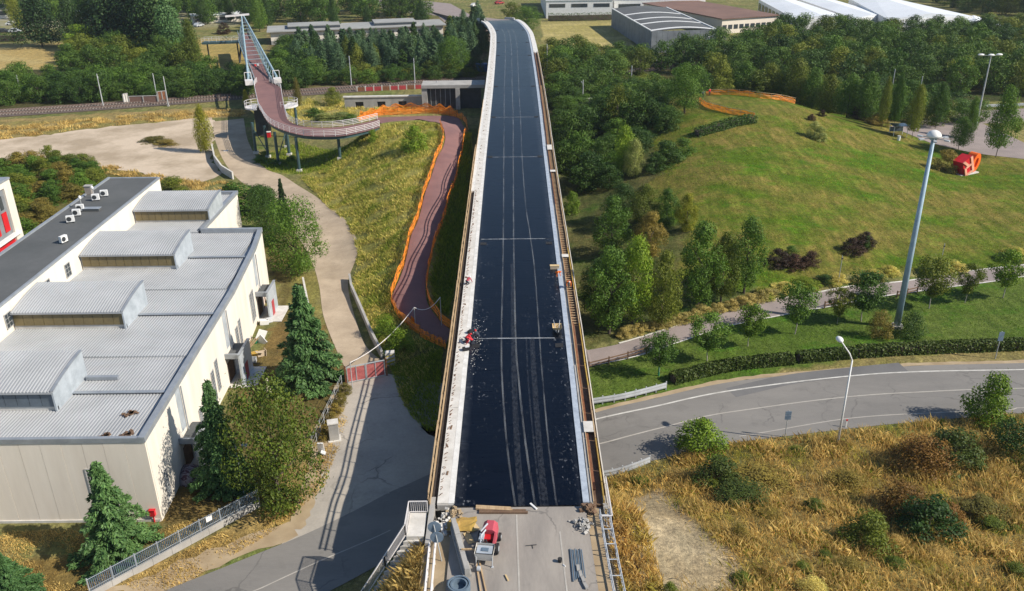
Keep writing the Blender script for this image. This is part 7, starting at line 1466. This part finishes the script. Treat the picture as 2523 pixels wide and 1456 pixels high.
for x in (-.7, .78): MB().cyl((x, -2.25, 0), (x, -2.15, 1.0), .05).build('support_leg', MT['galvanised'], t_, False); MB().box((x, -2.27, .03), (.22, .22, .06)).build('foot', MT['galvanised'], t_, False)
MB().cyl((-.5, -2.2, .5), (-.35, -2.9, .3), .06).build('tow_bar', MT['dark_steel'], t_, False); MB().cyl((-.5, -2.9, .3), (-.2, -2.9, .3), .25, n=12).build('jockey_wheel', MT['galvanised'], t_, False)
p = px(1158, 1375); t_ = thing('saw_horse', 'brown timber trestle between barrier and machine', 'trestle', p)
for x in (-.4, .4):
    for s_ in (-1, 1): MB().beam((x, s_*.3, 0), (x, 0, .8), .08, .06).build('leg', MT['timber'], t_, False)
MB().beam((-.6, 0, .82), (.6, 0, .82), .12, .1).build('top_bar', MT['timber'], t_, False)

# ------------------------------------------------------------------ people
POSES = {
 'stand': dict(pelvis=(0,0,.95), chest=(0,.0,1.3), neck=(0,0,1.47), head=(0,-.03,1.64), sh=(.19,0,1.42), el=(.26,.02,1.14), ha=(.24,-.12,.9), hip=(.1,0,.93), kn=(.12,-.03,.5), an=(.12,.02,.08), toe=(.13,-.17,.03)),
 'walk': dict(pelvis=(0,0,.94), chest=(0,-.02,1.3), neck=(0,-.03,1.47), head=(0,-.06,1.64), sh=(.19,-.02,1.42), el=(.25,.08,1.15), ha=(.24,-.1,.95), hip=(.1,0,.92), kn=(.12,-.12,.5), an=(.12,.1,.1), toe=(.13,-.08,.03)),
 'crouch': dict(pelvis=(0,.12,.45), chest=(0,-.12,.78), neck=(0,-.24,.92), head=(0,-.33,1.02), sh=(.19,-.2,.85), el=(.26,-.4,.62), ha=(.16,-.55,.38), hip=(.1,.12,.43), kn=(.17,-.28,.5), an=(.14,.02,.09), toe=(.15,-.16,.03)),
 'bend': dict(pelvis=(0,.1,.88), chest=(0,-.26,1.08), neck=(0,-.42,1.12), head=(0,-.56,1.08), sh=(.19,-.34,1.1), el=(.24,-.42,.8), ha=(.2,-.5,.52), hip=(.1,.1,.86), kn=(.13,-.02,.48), an=(.13,.05,.08), toe=(.14,-.13,.03)),
 'kneel': dict(pelvis=(0,.15,.42), chest=(0,-.18,.66), neck=(0,-.33,.74), head=(0,-.46,.76), sh=(.19,-.27,.71), el=(.25,-.42,.42), ha=(.2,-.6,.14), hip=(.1,.15,.4), kn=(.15,-.12,.07), an=(.13,.32,.07), toe=(.13,.45,.05)),
}
def person(p, rz, pose, label, top_, legs, hat=None, group=None):
    J = POSES[pose]; nm = ['pelvis', 'chest', 'neck', 'head']; V = [Vector(J[k]) for k in nm]; E = [(0, 1), (1, 2), (2, 3)]; rad = [.155, .17, .06, .10]; em = [0, 0, 2]
    for s_ in (-1, 1):
        f = lambda k, s_=s_: Vector((J[k][0]*s_, J[k][1]*(1 if s_ > 0 or pose in ('crouch', 'kneel') else (1 if k in ('sh', 'hip') else .4)), J[k][2])); b = len(V)
        V += [f('sh'), f('el'), f('ha'), f('ha')+Vector((0, -.05, -.08)), f('hip'), f('kn'), f('an'), f('toe')]; rad += [.085, .055, .04, .035, .1, .075, .05, .04]
        E += [(1, b), (b, b+1), (b+1, b+2), (b+2, b+3), (0, b+4), (b+4, b+5), (b+5, b+6), (b+6, b+7)]; em += [0, 0, 0, 2, 1, 1, 1, 3]
    me = bpy.data.meshes.new('tmp'); me.from_pydata(V, E, []); o = bpy.data.objects.new('tmp', me); col.objects.link(o); o.modifiers.new('s', 'SKIN'); o.modifiers.new('u', 'SUBSURF').levels = 1
    for i, sv in enumerate(me.skin_vertices[0].data): sv.radius = (rad[i], rad[i]*.8 if i < 2 else rad[i]); sv.use_root = i == 0
    bpy.context.view_layer.update(); dg = bpy.context.evaluated_depsgraph_get(); ev = bpy.data.meshes.new_from_object(o.evaluated_get(dg)); bpy.data.objects.remove(o)
    ev.name = 'body'; ev.materials.clear()
    for k in (top_, legs, 'skin', 'rubber'): ev.materials.append(MT[k])
    for f_ in ev.polygons:
        c = f_.center; best = 9; bi = 0
        for (a, b), mi in zip(E, em):
            pa, pb = V[a], V[b]; t = max(0, min(1, (c-pa).dot(pb-pa)/max(1e-6, (pb-pa).length_squared))); dd_ = (c-(pa+(pb-pa)*t)).length
            if dd_ < best: best = dd_; bi = mi
        f_.material_index = bi; f_.use_smooth = True
    t_ = thing('person', label, 'person', p, group, rz); link('body', ev, None, t_)
    h = V[3]; hm_ = MT[hat] if hat else MT['hair']; MB().ball((h[0], h[1]+.015, h[2]+.05), (.115, .13, .10), 10, 6).build('helmet' if hat else 'hair', hm_, t_, False, True)
    for s_ in (-1, 1): MB().ball((h[0]+s_*.035, h[1]-.095, h[2]+.0), .012, 6, 4).build('eye', MT['rubber'], t_, False)
    MB().ball((h[0], h[1]-.105, h[2]-.02), (.014, .02, .022), 6, 4).build('nose', MT['skin'], t_, False)
    return t_
def dpt(u, v, dz=0.): # a spot on the deck
    z = 7.5
    for _ in range(8): q = GZ(u, v, z); z = float(np.interp(q[1]-40, bs, BC[:, 2]))+dz
    return np.array([q[0], q[1], z])
def floor(q, z=0.03): return q+np.array([0, 0, z])
person(floor(dpt(1369, 690)), 1.2, 'bend', 'worker in orange bending at the deck edge beside the boxes', 'hivis', 'cloth_dark', 'hivis')
person(dpt(1398, 712, -.1), .3, 'bend', 'worker in orange standing in the edge trench', 'hivis', 'cloth_dark', 'helmet_white')
person(floor(dpt(1150, 842, .12)), 1.9, 'kneel', 'worker in red kneeling on the white kerb', 'hivis_red', 'cloth_dark', 'hivis_red')
person(floor(dpt(1162, 848)), -1.4, 'kneel', 'worker in red kneeling on the black deck by the kerb', 'hivis_red', 'cloth_dark', 'hivis_red')
person(floor(dpt(1178, 838)), -2.0, 'crouch', 'crouching worker with dark clothes near the two in red', 'cloth_dark', 'cloth_dark', 'hivis_red')
person(dpt(1152, 700, .1), 2.5, 'kneel', 'lone worker in pink red kneeling on the walkway farther along', 'pink_red', 'cloth_dark', 'helmet_white')
person(GP([(1747, 236)])[0], .4, 'stand', 'person in red at the hilltop fence', 'hivis_red', 'cloth_dark', None)
person(GP([(1731, 240)])[0], -.6, 'stand', 'person in white at the hilltop fence end', 'cloth_white', 'cloth_dark', None)
person(np.array([*GZ(630, 172, FZ)[:2], FZ]), .2, 'walk', 'walker in dark red on the footbridge span', 'hivis_red', 'cloth_dark', None); person(np.array([*GZ(636, 171, FZ)[:2], FZ]), .2, 'walk', 'walker in pale clothes on the footbridge span', 'cloth_white', 'cloth_dark', None)
q = dpt(1366, 662); t_ = thing('material_box', 'flat cardboard box at the deck edge above the bending worker', 'box', q); MB().box((0, 0, .22), (1.1, .5, .4)).build('box', MT['cardboard'], t_, False); MB().box((0, 0, .44), (1.16, .56, .04)).build('lid', MT['ply'], t_, False)
q = dpt(1372, 815); t_ = thing('wheelbarrow', 'pale wheelbarrow standing on the deck near the joint', 'wheelbarrow', q); MB().add([(-.35, -.4, .3), (.35, -.4, .3), (.35, .4, .3), (-.35, .4, .3), (-.5, -.55, .62), (.5, -.55, .62), (.5, .55, .62), (-.5, .55, .62)], [(3, 2, 1, 0), (0, 1, 5, 4), (1, 2, 6, 5), (2, 3, 7, 6), (3, 0, 4, 7)]).build('tray', MT['ply'], t_, False)
MB().cyl((-.05, -.8, .2), (.05, -.8, .2), .2, n=14).build('wheel', MT['rubber'], t_, False)
for x in (-.35, .35): MB().cyl((x*.3, -.8, .22), (x, 1.1, .75), .03).build('handle', MT['galvanised'], t_, False); MB().cyl((x, .35, 0), (x, .35, .35), .03).build('leg', MT['dark_steel'], t_, False)
q = dpt(1148, 862, .12); t_ = thing('tool_case', 'black and white tool case on the white kerb', 'case', q); MB().box((0, 0, .15), (.7, .45, .28), .3).build('case', MT['rubber'], t_, False); MB().box((.1, .1, .31), (.4, .25, .03), .3).build('sheet', MT['cloth_white'], t_, False)
q = dpt(1158, 820, .12); t_ = thing('tool_bag', 'black tool bag beside the kneeling workers', 'bag', q); MB().box((0, 0, .15), (.5, .35, .3), .8).build('bag', MT['rubber'], t_, False); MB().tube([(-.15, 0, .3), (0, 0, .48), (.15, 0, .3)], .02).build('handle', MT['rubber'], t_, False)
b_ = MB()
for _ in range(200):
    s, o_ = 79.9+2.6*rng.standard_normal(), -4.75+.55*abs(rng.standard_normal()); q = bpt(s, min(o_, 4), .026); sz = .02+.09*rng.random()**2; b_.box(q, (sz, sz*.7, .012), rng.random()*3)
tag(b_.build('white_chips', MT['white_kerb']), 'spray of white chips on the black deck round the kneeling workers', 'debris', None, 'stuff')

# ------------------------------------------------------------------ thin summer haze in the air
def haze_box(d_):
    m_ = bpy.data.materials.new('haze_air'); m_.use_nodes = True; t = m_.node_tree; t.nodes.remove(t.nodes['Principled BSDF']); o = t.nodes['Material Output']
    v = t.nodes.new('ShaderNodeVolumePrincipled'); v.inputs['Density'].default_value = d_; v.inputs['Color'].default_value = (.80, .88, 1, 1); v.inputs['Anisotropy'].default_value = .2
    t.links.new(v.outputs[0], o.inputs['Volume'])
    b_ = MB().b2((-2600, -400, -1.5), (2600, 4600, 62)).build('haze', m_); tag(b_, 'thin pale haze in the air', 'haze', None, 'stuff')
haze_box(.00009)
